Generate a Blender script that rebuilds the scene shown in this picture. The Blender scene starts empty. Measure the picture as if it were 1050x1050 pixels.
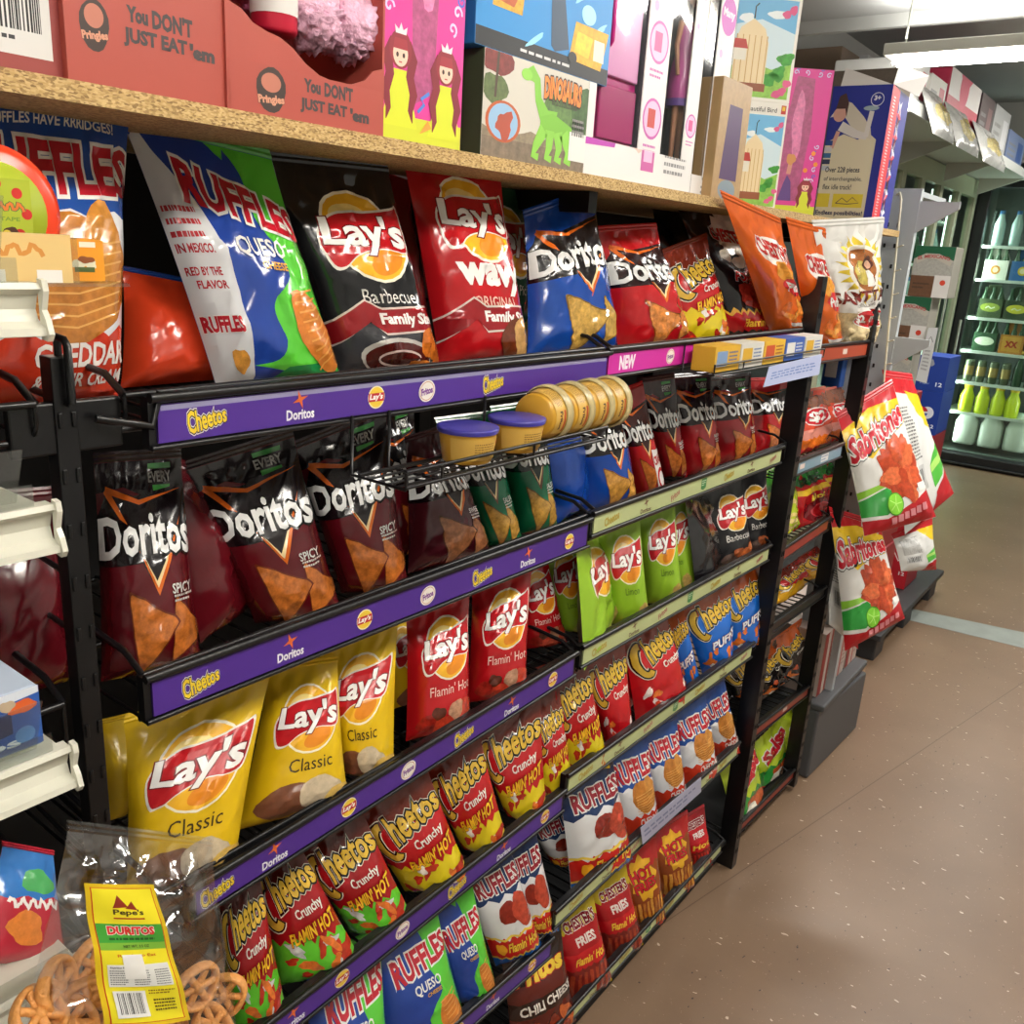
import bpy, bmesh, math, random
import numpy as np
from mathutils import Vector, Matrix
from mathutils.geometry import tessellate_polygon
random.seed(7)
PI = math.pi
SC = bpy.context.scene
COL = SC.collection
# ---------------------------------------------------------------- camera
RM = np.array([[0.79165398, 0.6080449, 0.05971086], [0.22065034, -0.19340012, -0.95598631], [-0.56973451, 0.76998558, -0.28727129]])
FPX = 911.76
EYE = np.array([0.7675, 0.0, 1.70])
cam = bpy.data.objects.new('camera', bpy.data.cameras.new('camera'))
COL.objects.link(cam)
cam.data.sensor_width = 36
cam.data.lens = 36 * FPX / 1050
cam.data.clip_start = 0.02
r_, d_, f_ = RM
cam.matrix_world = Matrix(((r_[0], -d_[0], -f_[0], EYE[0]), (r_[1], -d_[1], -f_[1], EYE[1]), (r_[2], -d_[2], -f_[2], EYE[2]), (0, 0, 0, 1)))
SC.camera = cam


def proj(p):
    q = RM @ (np.array(p, float) - EYE)
    return 525 + FPX * q[:2] / q[2]


def hit(u, v, val, axis=0):
    "the place where the line of sight through a photo point meets the plane axis = val"
    d = RM.T @ np.array([(u - 525) / FPX, (v - 525) / FPX, 1.0])
    return EYE + d * ((val - EYE[axis]) / d[axis])


# ---------------------------------------------------------------- colour and materials
def lin(c):
    c = c / 255.0
    return c / 12.92 if c <= 0.04045 else ((c + 0.055) / 1.055) ** 2.4


def rgb(h, m=0.0):
    "hex colour to linear rgba; alpha carries how mottled the print is"
    if not isinstance(h, str):
        return h
    h = h.lstrip('#')
    return (lin(int(h[0:2], 16)), lin(int(h[2:4], 16)), lin(int(h[4:6], 16)), m)


MATS = {}


def mat(name, color='#808080', rough=0.5, metal=0.0, noise=0.0, nscale=20.0, bump=0.0, bscale=60.0, spec=0.5, emit=0.0, stretch=None):
    if name in MATS:
        return MATS[name]
    m = bpy.data.materials.new(name)
    m.use_nodes = True
    nt = m.node_tree
    b = nt.nodes['Principled BSDF']
    c = rgb(color)
    b.inputs['Base Color'].default_value = (c[0], c[1], c[2], 1)
    b.inputs['Roughness'].default_value = rough
    b.inputs['Metallic'].default_value = metal
    b.inputs['Specular IOR Level'].default_value = spec
    if emit:
        b.inputs['Emission Color'].default_value = (c[0], c[1], c[2], 1)
        b.inputs['Emission Strength'].default_value = emit
    if noise or bump:
        tc = nt.nodes.new('ShaderNodeTexCoord')
        src = tc.outputs['Object']
        if stretch:
            mp = nt.nodes.new('ShaderNodeMapping')
            mp.inputs['Scale'].default_value = stretch
            nt.links.new(src, mp.inputs['Vector'])
            src = mp.outputs['Vector']
    if noise:
        n = nt.nodes.new('ShaderNodeTexNoise')
        n.inputs['Scale'].default_value = nscale
        n.inputs['Detail'].default_value = 5
        nt.links.new(src, n.inputs['Vector'])
        r = nt.nodes.new('ShaderNodeValToRGB')
        lo, hi = 1 - noise, 1 + noise
        r.color_ramp.elements[0].position = 0.3
        r.color_ramp.elements[1].position = 0.7
        r.color_ramp.elements[0].color = (c[0] * lo, c[1] * lo, c[2] * lo, 1)
        r.color_ramp.elements[1].color = (min(1, c[0] * hi), min(1, c[1] * hi), min(1, c[2] * hi), 1)
        nt.links.new(n.outputs['Fac'], r.inputs['Fac'])
        nt.links.new(r.outputs['Color'], b.inputs['Base Color'])
    if bump:
        n2 = nt.nodes.new('ShaderNodeTexNoise')
        n2.inputs['Scale'].default_value = bscale
        n2.inputs['Detail'].default_value = 4
        nt.links.new(src, n2.inputs['Vector'])
        bp = nt.nodes.new('ShaderNodeBump')
        bp.inputs['Strength'].default_value = bump
        bp.inputs['Distance'].default_value = 0.01
        nt.links.new(n2.outputs['Fac'], bp.inputs['Height'])
        nt.links.new(bp.outputs['Normal'], b.inputs['Normal'])
    MATS[name] = m
    return m


def print_mat(name, rough, bump, bscale, coat=0.0, spec=0.5):
    "printed film or card: colour comes from the printed artwork stored on the mesh"
    m = bpy.data.materials.new(name)
    m.use_nodes = True
    nt = m.node_tree
    b = nt.nodes['Principled BSDF']
    b.inputs['Roughness'].default_value = rough
    b.inputs['Specular IOR Level'].default_value = spec
    b.inputs['Coat Weight'].default_value = coat
    b.inputs['Coat Roughness'].default_value = 0.12
    at = nt.nodes.new('ShaderNodeAttribute')
    at.attribute_name = 'Print'
    tc = nt.nodes.new('ShaderNodeTexCoord')
    n = nt.nodes.new('ShaderNodeTexNoise')
    n.inputs['Scale'].default_value = 95
    n.inputs['Detail'].default_value = 6
    n.inputs['Roughness'].default_value = 0.65
    nt.links.new(tc.outputs['Object'], n.inputs['Vector'])
    mr = nt.nodes.new('ShaderNodeMapRange')
    mr.inputs['From Min'].default_value = 0.3
    mr.inputs['From Max'].default_value = 0.7
    mr.inputs['To Min'].default_value = 0.35
    mr.inputs['To Max'].default_value = 1.5
    nt.links.new(n.outputs['Fac'], mr.inputs['Value'])
    mx = nt.nodes.new('ShaderNodeMix')
    mx.data_type = 'FLOAT'
    mx.inputs[2].default_value = 1.0
    nt.links.new(at.outputs['Alpha'], mx.inputs[0])
    nt.links.new(mr.outputs['Result'], mx.inputs[3])
    vm = nt.nodes.new('ShaderNodeVectorMath')
    vm.operation = 'SCALE'
    nt.links.new(at.outputs['Color'], vm.inputs[0])
    nt.links.new(mx.outputs[0], vm.inputs['Scale'])
    nt.links.new(vm.outputs['Vector'], b.inputs['Base Color'])
    if bump:
        n2 = nt.nodes.new('ShaderNodeTexNoise')
        n2.noise_type = 'RIDGED_MULTIFRACTAL'
        n2.inputs['Scale'].default_value = bscale
        n2.inputs['Detail'].default_value = 2
        nt.links.new(tc.outputs['Object'], n2.inputs['Vector'])
        bp = nt.nodes.new('ShaderNodeBump')
        bp.inputs['Strength'].default_value = bump
        bp.inputs['Distance'].default_value = 0.004
        nt.links.new(n2.outputs['Fac'], bp.inputs['Height'])
        nt.links.new(bp.outputs['Normal'], b.inputs['Normal'])
        nt.links.new(bp.outputs['Normal'], b.inputs['Coat Normal'])
    return m


M_FILM = print_mat('glossy_film', 0.2, 0.6, 13, coat=0.5)
M_MATTEFILM = print_mat('satin_film', 0.32, 0.5, 13, coat=0.15)
M_CARD = print_mat('printed_card', 0.45, 0.0, 1)
M_STRIP = print_mat('printed_strip', 0.35, 0.0, 1)


def clear_mat(name, gloss=0.16, rough=0.08, bump=0.6, bscale=14, tint=(1, 1, 1)):
    m = bpy.data.materials.new(name)
    m.use_nodes = True
    nt = m.node_tree
    nt.nodes.remove(nt.nodes['Principled BSDF'])
    out = nt.nodes['Material Output']
    tr = nt.nodes.new('ShaderNodeBsdfTransparent')
    tr.inputs['Color'].default_value = (*tint, 1)
    gl = nt.nodes.new('ShaderNodeBsdfGlossy')
    gl.inputs['Roughness'].default_value = rough
    mx = nt.nodes.new('ShaderNodeMixShader')
    mx.inputs['Fac'].default_value = gloss
    nt.links.new(tr.outputs[0], mx.inputs[1])
    nt.links.new(gl.outputs[0], mx.inputs[2])
    nt.links.new(mx.outputs[0], out.inputs['Surface'])
    if bump:
        tc = nt.nodes.new('ShaderNodeTexCoord')
        n2 = nt.nodes.new('ShaderNodeTexNoise')
        n2.noise_type = 'RIDGED_MULTIFRACTAL'
        n2.inputs['Scale'].default_value = bscale
        n2.inputs['Detail'].default_value = 3
        nt.links.new(tc.outputs['Object'], n2.inputs['Vector'])
        bp = nt.nodes.new('ShaderNodeBump')
        bp.inputs['Strength'].default_value = bump
        bp.inputs['Distance'].default_value = 0.02
        nt.links.new(n2.outputs['Fac'], bp.inputs['Height'])
        nt.links.new(bp.outputs['Normal'], gl.inputs['Normal'])
    MATS[name] = m
    return m


M_CLEARFILM = clear_mat('clear_crinkly_film', 0.2, 0.12, 1.0, 17)
M_CLEAR = clear_mat('clear_plastic', 0.13, 0.15, 0.0, tint=(0.9, 0.92, 0.9))
M_WINDOW = clear_mat('clear_box_window', 0.10, 0.08, 0.15, 10)
M_GLASS = clear_mat('cooler_glass', 0.05, 0.03, 0.0, tint=(0.9, 0.97, 0.93))
M_BLACK = mat('black_coated_steel', '#0c0c0e', 0.35)
M_BLACKM = mat('black_matte', '#0a0a0b', 0.7)
M_WHITE = mat('white_plastic', '#d9d8cc', 0.4)
M_CREAM = mat('cream_enamel', '#cfcdbd', 0.35, noise=0.05, nscale=30)
M_GREYSTEEL = mat('grey_steel', '#9a9ea2', 0.4, metal=0.2)
M_ALU = mat('aluminium', '#a8aaa0', 0.35, metal=0.6)


# ---------------------------------------------------------------- object helpers
def tag(o, label=None, cat=None, group=None, kind=None):
    if label:
        o['label'] = label
    if cat:
        o['category'] = cat
    if group:
        o['group'] = group
    if kind:
        o['kind'] = kind
    return o


def empty(name, loc=(0, 0, 0)):
    o = bpy.data.objects.new(name, None)
    COL.objects.link(o)
    o.empty_display_size = 0.05
    o.location = loc
    return o


def link(name, me, parent=None):
    o = bpy.data.objects.new(name, me)
    COL.objects.link(o)
    if parent is not None:
        o.parent = parent
        o.matrix_parent_inverse = Matrix.Translation(-Vector(parent.location))
    return o


class MB:
    "collects boxes, bars, tubes and lathes in world space and links them as one mesh"

    def __init__(s):
        s.v, s.f, s.sm = [], [], []

    def add(s, vs, fs, smooth=False):
        k = len(s.v)
        s.v += [tuple(map(float, p)) for p in vs]
        s.f += [tuple(i + k for i in q) for q in fs]
        s.sm += [smooth] * len(fs)
        return s

    def hexa(s, p):
        "eight corners: bottom ring 0-3, top ring 4-7"
        return s.add(p, [(3, 2, 1, 0), (4, 5, 6, 7), (0, 1, 5, 4), (1, 2, 6, 5), (2, 3, 7, 6), (3, 0, 4, 7)])

    def box(s, a, b):
        (x0, y0, z0), (x1, y1, z1) = a, b
        return s.hexa([(x0, y0, z0), (x1, y0, z0), (x1, y1, z0), (x0, y1, z0), (x0, y0, z1), (x1, y0, z1), (x1, y1, z1), (x0, y1, z1)])

    def slab(s, q, n):
        "a quad (four points) given thickness along vector n"
        q = [np.array(p, float) for p in q]
        n = np.array(n, float)
        return s.hexa([p - n for p in q] + [p for p in q])

    def tube(s, pts, r, n=8, caps=True):
        pts = [Vector(p) for p in pts]
        rings = []
        ref = None
        for i, p in enumerate(pts):
            t = (pts[min(i + 1, len(pts) - 1)] - pts[max(i - 1, 0)]).normalized()
            if ref is None:
                ref = t.orthogonal().normalized()
            a = (ref - t * ref.dot(t))
            a = a.normalized() if a.length > 1e-6 else t.orthogonal().normalized()
            ref = a
            b = t.cross(a)
            rr = r[i] if isinstance(r, (list, tuple)) else r
            rings.append([p + (a * math.cos(2 * PI * k / n) + b * math.sin(2 * PI * k / n)) * rr for k in range(n)])
        vs = [p for ring in rings for p in ring]
        fs = []
        for i in range(len(pts) - 1):
            for k in range(n):
                k2 = (k + 1) % n
                fs.append((i * n + k, i * n + k2, (i + 1) * n + k2, (i + 1) * n + k))
        s.add(vs, fs, True)
        if caps:
            s.add(rings[0], [tuple(range(n))[::-1]])
            s.add(rings[-1], [tuple(range(n))])
        return s

    def lathe(s, prof, c=(0, 0, 0), n=20, axis=None, sq=None):
        "profile of (radius, height) turned about an axis through c"
        ax = Vector(axis or (0, 0, 1)).normalized()
        a = ax.orthogonal().normalized()
        if axis is None:
            a = Vector((1, 0, 0))
        b = ax.cross(a)
        c = Vector(c)
        vs = []
        for (r, h) in prof:
            for k in range(n):
                t = 2 * PI * k / n
                ca, sa = math.cos(t), math.sin(t)
                if sq:
                    m = (abs(ca) ** sq + abs(sa) ** sq) ** (1 / sq)
                    ca, sa = ca / m, sa / m
                vs.append(c + ax * h + (a * ca + b * sa) * r)
        fs = []
        for i in range(len(prof) - 1):
            for k in range(n):
                k2 = (k + 1) % n
                fs.append((i * n + k, i * n + k2, (i + 1) * n + k2, (i + 1) * n + k))
        return s.add(vs, fs, True)

    def build(s, name, m, parent=None, bevel=0.0):
        me = bpy.data.meshes.new(name)
        me.from_pydata(s.v, [], s.f)
        me.polygons.foreach_set('use_smooth', s.sm)
        me.materials.append(m)
        me.update()
        o = link(name, me, parent)
        if bevel:
            md = o.modifiers.new('bevel', 'BEVEL')
            md.width = bevel
            md.segments = 2
            md.limit_method = 'ANGLE'
        return o


# ---------------------------------------------------------------- printed artwork
TXT = {}


def text_geo(s, bold):
    k = (s, bold)
    if k in TXT:
        return TXT[k]
    cu = bpy.data.curves.new('lettering', 'FONT')
    cu.body = s
    cu.offset = bold
    cu.resolution_u = 2
    cu.align_x = 'CENTER'
    o = bpy.data.objects.new('lettering', cu)
    COL.objects.link(o)
    dg = bpy.context.evaluated_depsgraph_get()
    me = o.evaluated_get(dg).to_mesh()
    vs = np.array([v.co[:2] for v in me.vertices]) if len(me.vertices) else np.zeros((0, 2))
    fs = [tuple(p.vertices) for p in me.polygons]
    o.evaluated_get(dg).to_mesh_clear()
    bpy.data.objects.remove(o)
    bpy.data.curves.remove(cu)
    TXT[k] = (vs, fs)
    return TXT[k]


def smooth(pts, n=5):
    "a closed Catmull-Rom outline through the points"
    out = []
    k = len(pts)
    for i in range(k):
        p0, p1, p2, p3 = pts[i - 1], pts[i], pts[(i + 1) % k], pts[(i + 2) % k]
        for j in range(n):
            t = j / n
            out.append(tuple(.5 * (2 * p1[a] + (p2[a] - p0[a]) * t + (2 * p0[a] - 5 * p1[a] + 4 * p2[a] - p3[a]) * t * t + (3 * p1[a] - p0[a] - 3 * p2[a] + p3[a]) * t ** 3) for a in (0, 1)))
    return out


def ell(cx, cy, rx, ry=None, rot=0.0, n=24, a0=0.0, a1=2 * PI):
    ry = rx if ry is None else ry
    full = abs(a1 - a0 - 2 * PI) < 1e-6
    out = []
    for k in range(n if full else n + 1):
        t = a0 + (a1 - a0) * k / n
        x, y = rx * math.cos(t), ry * math.sin(t)
        out.append((cx + x * math.cos(rot) - y * math.sin(rot), cy + x * math.sin(rot) + y * math.cos(rot)))
    return out


def rect(x0, y0, x1, y1):
    return [(x0, y0), (x1, y0), (x1, y1), (x0, y1)]


def star(cx, cy, r0, r1, n, rot=0.0, sx=1.0):
    return [(cx + sx * (r0 if k % 2 else r1) * math.cos(rot + PI * k / n), cy + (r0 if k % 2 else r1) * math.sin(rot + PI * k / n)) for k in range(2 * n)]


def blob(cx, cy, rx, ry, seed, n=18, amp=0.18, rot=0.0):
    rd = random.Random(seed)
    ph = [rd.uniform(0, 6.28) for _ in range(4)]
    out = []
    for k in range(n):
        t = 2 * PI * k / n
        w = 1 + amp * (math.sin(2 * t + ph[0]) * .5 + math.sin(3 * t + ph[1]) * .5 + math.sin(5 * t + ph[2]) * .4)
        x, y = rx * w * math.cos(t), ry * w * math.sin(t)
        out.append((cx + x * math.cos(rot) - y * math.sin(rot), cy + x * math.sin(rot) + y * math.cos(rot)))
    return out


def band(x0, x1, yb, yt, amp=0.03, n=10, mode='zig', seed=1, tilt=0.0):
    "a region from the flat line yb up to an edge at yt that is zigzag, wavy or flame shaped"
    rd = random.Random(seed)
    top = []
    m = n * 2
    for k in range(m + 1):
        x = x0 + (x1 - x0) * k / m
        if mode == 'zig':
            y = yt + (amp if k % 2 else -amp)
        elif mode == 'flame':
            y = yt + (amp * rd.uniform(.6, 1.6) if k % 2 else -amp * rd.uniform(.3, 1))
        else:
            y = yt + amp * math.sin(k * PI / 2.0 + seed)
        top.append((x, y + tilt * (x - x0)))
    return [(x0, yb), (x1, yb)] + top[::-1]


def tri_chip(cx, cy, r, rot, seed=0):
    rd = random.Random(seed)
    cs = [(cx + r * math.cos(rot + k * 2 * PI / 3) * rd.uniform(.92, 1.08), cy + r * math.sin(rot + k * 2 * PI / 3) * rd.uniform(.92, 1.08)) for k in range(3)]
    out = []
    for k in range(3):
        p0, p, p1 = cs[k - 1], cs[k], cs[(k + 1) % 3]
        for t in (.12, .04):
            out.append((p[0] + (p0[0] - p[0]) * t, p[1] + (p0[1] - p[1]) * t))
        for t in (.04, .12, .3, .5, .7, .85):
            j = rd.uniform(-.02, .02) * r
            out.append((p[0] + (p1[0] - p[0]) * t + j, p[1] + (p1[1] - p[1]) * t + j))
    return out


class Art:
    """Flat printed artwork on a panel 1 wide and A high; layers are cut along the panel's grid so that they follow its folds."""

    def __init__(s, A, base, nx=18, ny=24, seal=None, back=None, mot=0.0):
        s.A, s.nx, s.ny = A, nx, ny
        s.base = rgb(base, mot)
        s.seal = rgb(seal or base)
        s.back = rgb(back or base)
        s.raw, s.z, s.done = [], 0, None

    def _push(s, vs, fs, col, same):
        if not same:
            s.z += 1
        s.raw.append((vs, fs, col, s.z))
        return s

    def poly(s, pts, col, mot=0.0, same=False):
        tri = tessellate_polygon([[Vector((p[0], p[1], 0)) for p in pts]])
        return s._push(np.array(pts, float), [tuple(t) for t in tri], rgb(col, mot), same)

    def line(s, pts, w, col, same=False, mot=0.0):
        vs, fs = [], []
        for i, p in enumerate(pts):
            a, b = pts[max(i - 1, 0)], pts[min(i + 1, len(pts) - 1)]
            dx, dy = b[0] - a[0], b[1] - a[1]
            L = math.hypot(dx, dy) or 1
            ww = w[i] if isinstance(w, (list, tuple)) else w
            vs += [(p[0] - dy / L * ww / 2, p[1] + dx / L * ww / 2), (p[0] + dy / L * ww / 2, p[1] - dx / L * ww / 2)]
            if i:
                fs.append((2 * i - 2, 2 * i - 1, 2 * i + 1, 2 * i))
        return s._push(np.array(vs, float), fs, rgb(col, mot), same)

    def text(s, t, cx, cy, w, col, h=None, bold=0.02, shear=0.0, rot=0.0, arc=0.0, grow=0.0, out=(), same=False):
        "out: ((colour, extra boldness), ...) drawn first, widest first"
        base_v, _ = text_geo(t, bold)
        if not len(base_v):
            return s
        lo, hi = base_v.min(0), base_v.max(0)
        sx = w / (hi[0] - lo[0])
        sy = sx if h is None else h / (hi[1] - lo[1])
        for col_, b_ in list(out) + [(col, 0.0)]:
            vs, fs = text_geo(t, round(bold + b_, 4))
            x = (vs[:, 0] - (lo[0] + hi[0]) / 2) * sx
            y = (vs[:, 1] - (lo[1] + hi[1]) / 2) * sy
            xn = x / (w / 2)
            y = y * (1 + grow * xn) + arc * (1 - xn * xn)
            x = x + shear * y
            c, sn = math.cos(rot), math.sin(rot)
            s._push(np.stack([cx + x * c - y * sn, cy + x * sn + y * c], 1), fs, rgb(col_), same)
        return s

    def lines_of_text(s, x0, y0, x1, y1, n, col, seed=0, fill=.9):
        "small print too fine to read: rows of short dashes"
        rd = random.Random(seed)
        h = (y1 - y0) / n
        vs, fs = [], []
        for k in range(n):
            y = y1 - (k + .75) * h
            x = x0
            end = x0 + (x1 - x0) * (rd.uniform(.6, 1) if k == n - 1 else rd.uniform(fill, 1))
            while x < end:
                L = min(rd.uniform(.04, .12) * (x1 - x0), end - x)
                q = len(vs)
                vs += rect(x, y, x + L, y + h * .45)
                fs.append((q, q + 1, q + 2, q + 3))
                x += L + .025 * (x1 - x0)
        return s._push(np.array(vs), fs, rgb(col), False)

    def bars(s, x0, y0, x1, y1, n=22, seed=0, col='#151515'):
        rd = random.Random(seed)
        ws = [rd.choice((1, 1, 2, 3)) for _ in range(2 * n)]
        u = (x1 - x0) / sum(ws)
        x = x0
        vs, fs = [], []
        for k, w in enumerate(ws):
            if k % 2 == 0:
                q = len(vs)
                vs += rect(x, y0, x + w * u, y1)
                fs.append((q, q + 1, q + 2, q + 3))
            x += w * u
        return s._push(np.array(vs), fs, rgb(col), False)

    def compile(s):
        if s.done is not None:
            return s.done
        V, F, C, Z = [], [], [], []
        for vs, fs, col, z in s.raw:
            bm = bmesh.new()
            bv = [bm.verts.new((p[0], p[1] / s.A, 0)) for p in vs]
            for f in fs:
                try:
                    bm.faces.new([bv[i] for i in f])
                except ValueError:
                    pass
            lo = [min(1., max(0., min(v.co[k] for v in bv))) for k in (0, 1)]
            hi = [min(1., max(0., max(v.co[k] for v in bv))) for k in (0, 1)]
            mn = [min(v.co[k] for v in bv) for k in (0, 1)]
            mxx = [max(v.co[k] for v in bv) for k in (0, 1)]

            def cut(co, no, clr_out=False, clr_in=False):
                bmesh.ops.bisect_plane(bm, geom=bm.verts[:] + bm.edges[:] + bm.faces[:], dist=1e-6, plane_co=co, plane_no=no, clear_outer=clr_out, clear_inner=clr_in)
            e = .002
            if mn[0] < e: cut((e, 0, 0), (1, 0, 0), False, True)
            if mxx[0] > 1 - e: cut((1 - e, 0, 0), (1, 0, 0), True, False)
            if mn[1] < e: cut((0, e, 0), (0, 1, 0), False, True)
            if mxx[1] > 1 - e: cut((0, 1 - e, 0), (0, 1, 0), True, False)
            for i in range(1, s.nx):
                if lo[0] < i / s.nx < hi[0]:
                    cut((i / s.nx, 0, 0), (1, 0, 0))
            for j in range(1, s.ny):
                if lo[1] < j / s.ny < hi[1]:
                    cut((0, j / s.ny, 0), (0, 1, 0))
            if s.nx > 1:
                dn = Vector((s.nx, -s.ny, 0))
                for k in range(-s.ny, s.nx + 1):
                    # grid diagonals u*nx - v*ny = k
                    if lo[0] * s.nx - hi[1] * s.ny < k < hi[0] * s.nx - lo[1] * s.ny:
                        cut((k / s.nx, 0, 0), dn)
            bm.verts.index_update()
            k0 = len(V)
            V += [(v.co.x, v.co.y) for v in bm.verts]
            C += [col] * len(bm.verts)
            Z += [z] * len(bm.verts)
            for f in bm.faces:
                idx = [v.index + k0 for v in f.verts]
                if f.normal.z < 0:
                    idx.reverse()
                F.append(idx)
            bm.free()
        s.done = (np.array(V).reshape(-1, 2), F, np.array(C).reshape(-1, 4), np.array(Z, float))
        return s.done


def panel_mesh(name, G, art, m, lift=0.0001, extra=None):
    """A printed panel: G is a (ny+1, nx+1, 3) grid of points, row 0 at the bottom; the artwork lies on its front. extra = (verts, faces, colour)"""
    ny, nx = G.shape[0] - 1, G.shape[1] - 1
    du = np.gradient(G, axis=1)
    dv = np.gradient(G, axis=0)
    N = np.cross(du, dv)
    N /= np.linalg.norm(N, axis=2, keepdims=True) + 1e-12
    verts = [G.reshape(-1, 3)]
    cols = [np.tile(art.base, ((nx + 1) * (ny + 1), 1))]
    faces = []
    for j in range(ny):
        for i in range(nx):
            a = j * (nx + 1) + i
            if nx > 1:
                faces.append((a, a + 1, a + nx + 2))
                faces.append((a, a + nx + 2, a + nx + 1))
            else:
                faces.append((a, a + 1, a + nx + 2, a + nx + 1))
    n0 = (nx + 1) * (ny + 1)
    UV, F, C, Z = art.compile()
    if len(UV):
        x = np.clip(UV[:, 0] * nx, 0, nx - 1e-6)
        y = np.clip(UV[:, 1] * ny, 0, ny - 1e-6)
        i, j = x.astype(int), y.astype(int)
        fx, fy = x - i, y - j
        lo = fx >= fy

        def bary(A):
            a, b, c, d = A[j, i], A[j, i + 1], A[j + 1, i + 1], A[j + 1, i]
            p = a + (b - a) * fx[:, None] + (c - b) * fy[:, None]
            q = a + (d - a) * fy[:, None] + (c - d) * fx[:, None]
            return np.where(lo[:, None], p, q)
        P = bary(G) + bary(N) * (Z * lift)[:, None]
        verts.append(P)
        cols.append(C)
        faces += [tuple(k + n0 for k in f) for f in F]
        n0 += len(P)
    nsm = len(faces)
    if extra:
        for vs, fs, c in extra:
            verts.append(np.array(vs, float))
            cols.append(np.tile(c, (len(vs), 1)))
            faces += [tuple(k + n0 for k in f) for f in fs]
            n0 += len(vs)
    V = np.concatenate(verts)
    Cc = np.concatenate(cols).astype(np.float32)
    me = bpy.data.meshes.new(name)
    me.from_pydata(V.tolist(), [], faces)
    if nx > 1:
        me.polygons.foreach_set('use_smooth', [True] * len(faces))
    at = me.color_attributes.new('Print', 'FLOAT_COLOR', 'POINT')
    at.data.foreach_set('color', Cc.ravel())
    me.materials.append(m)
    me.update()
    return me, N


def grid_quad(q, nx, ny):
    "bilinear grid from corners TL, TR, BR, BL"
    TL, TR, BR, BL = [np.array(p, float) for p in q]
    u = np.linspace(0, 1, nx + 1)[None, :, None]
    v = np.linspace(0, 1, ny + 1)[:, None, None]
    return (BL * (1 - u) + BR * u) * (1 - v) + (TL * (1 - u) + TR * u) * v


# ---------------------------------------------------------------- bags
BAGLOG = []


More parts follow.
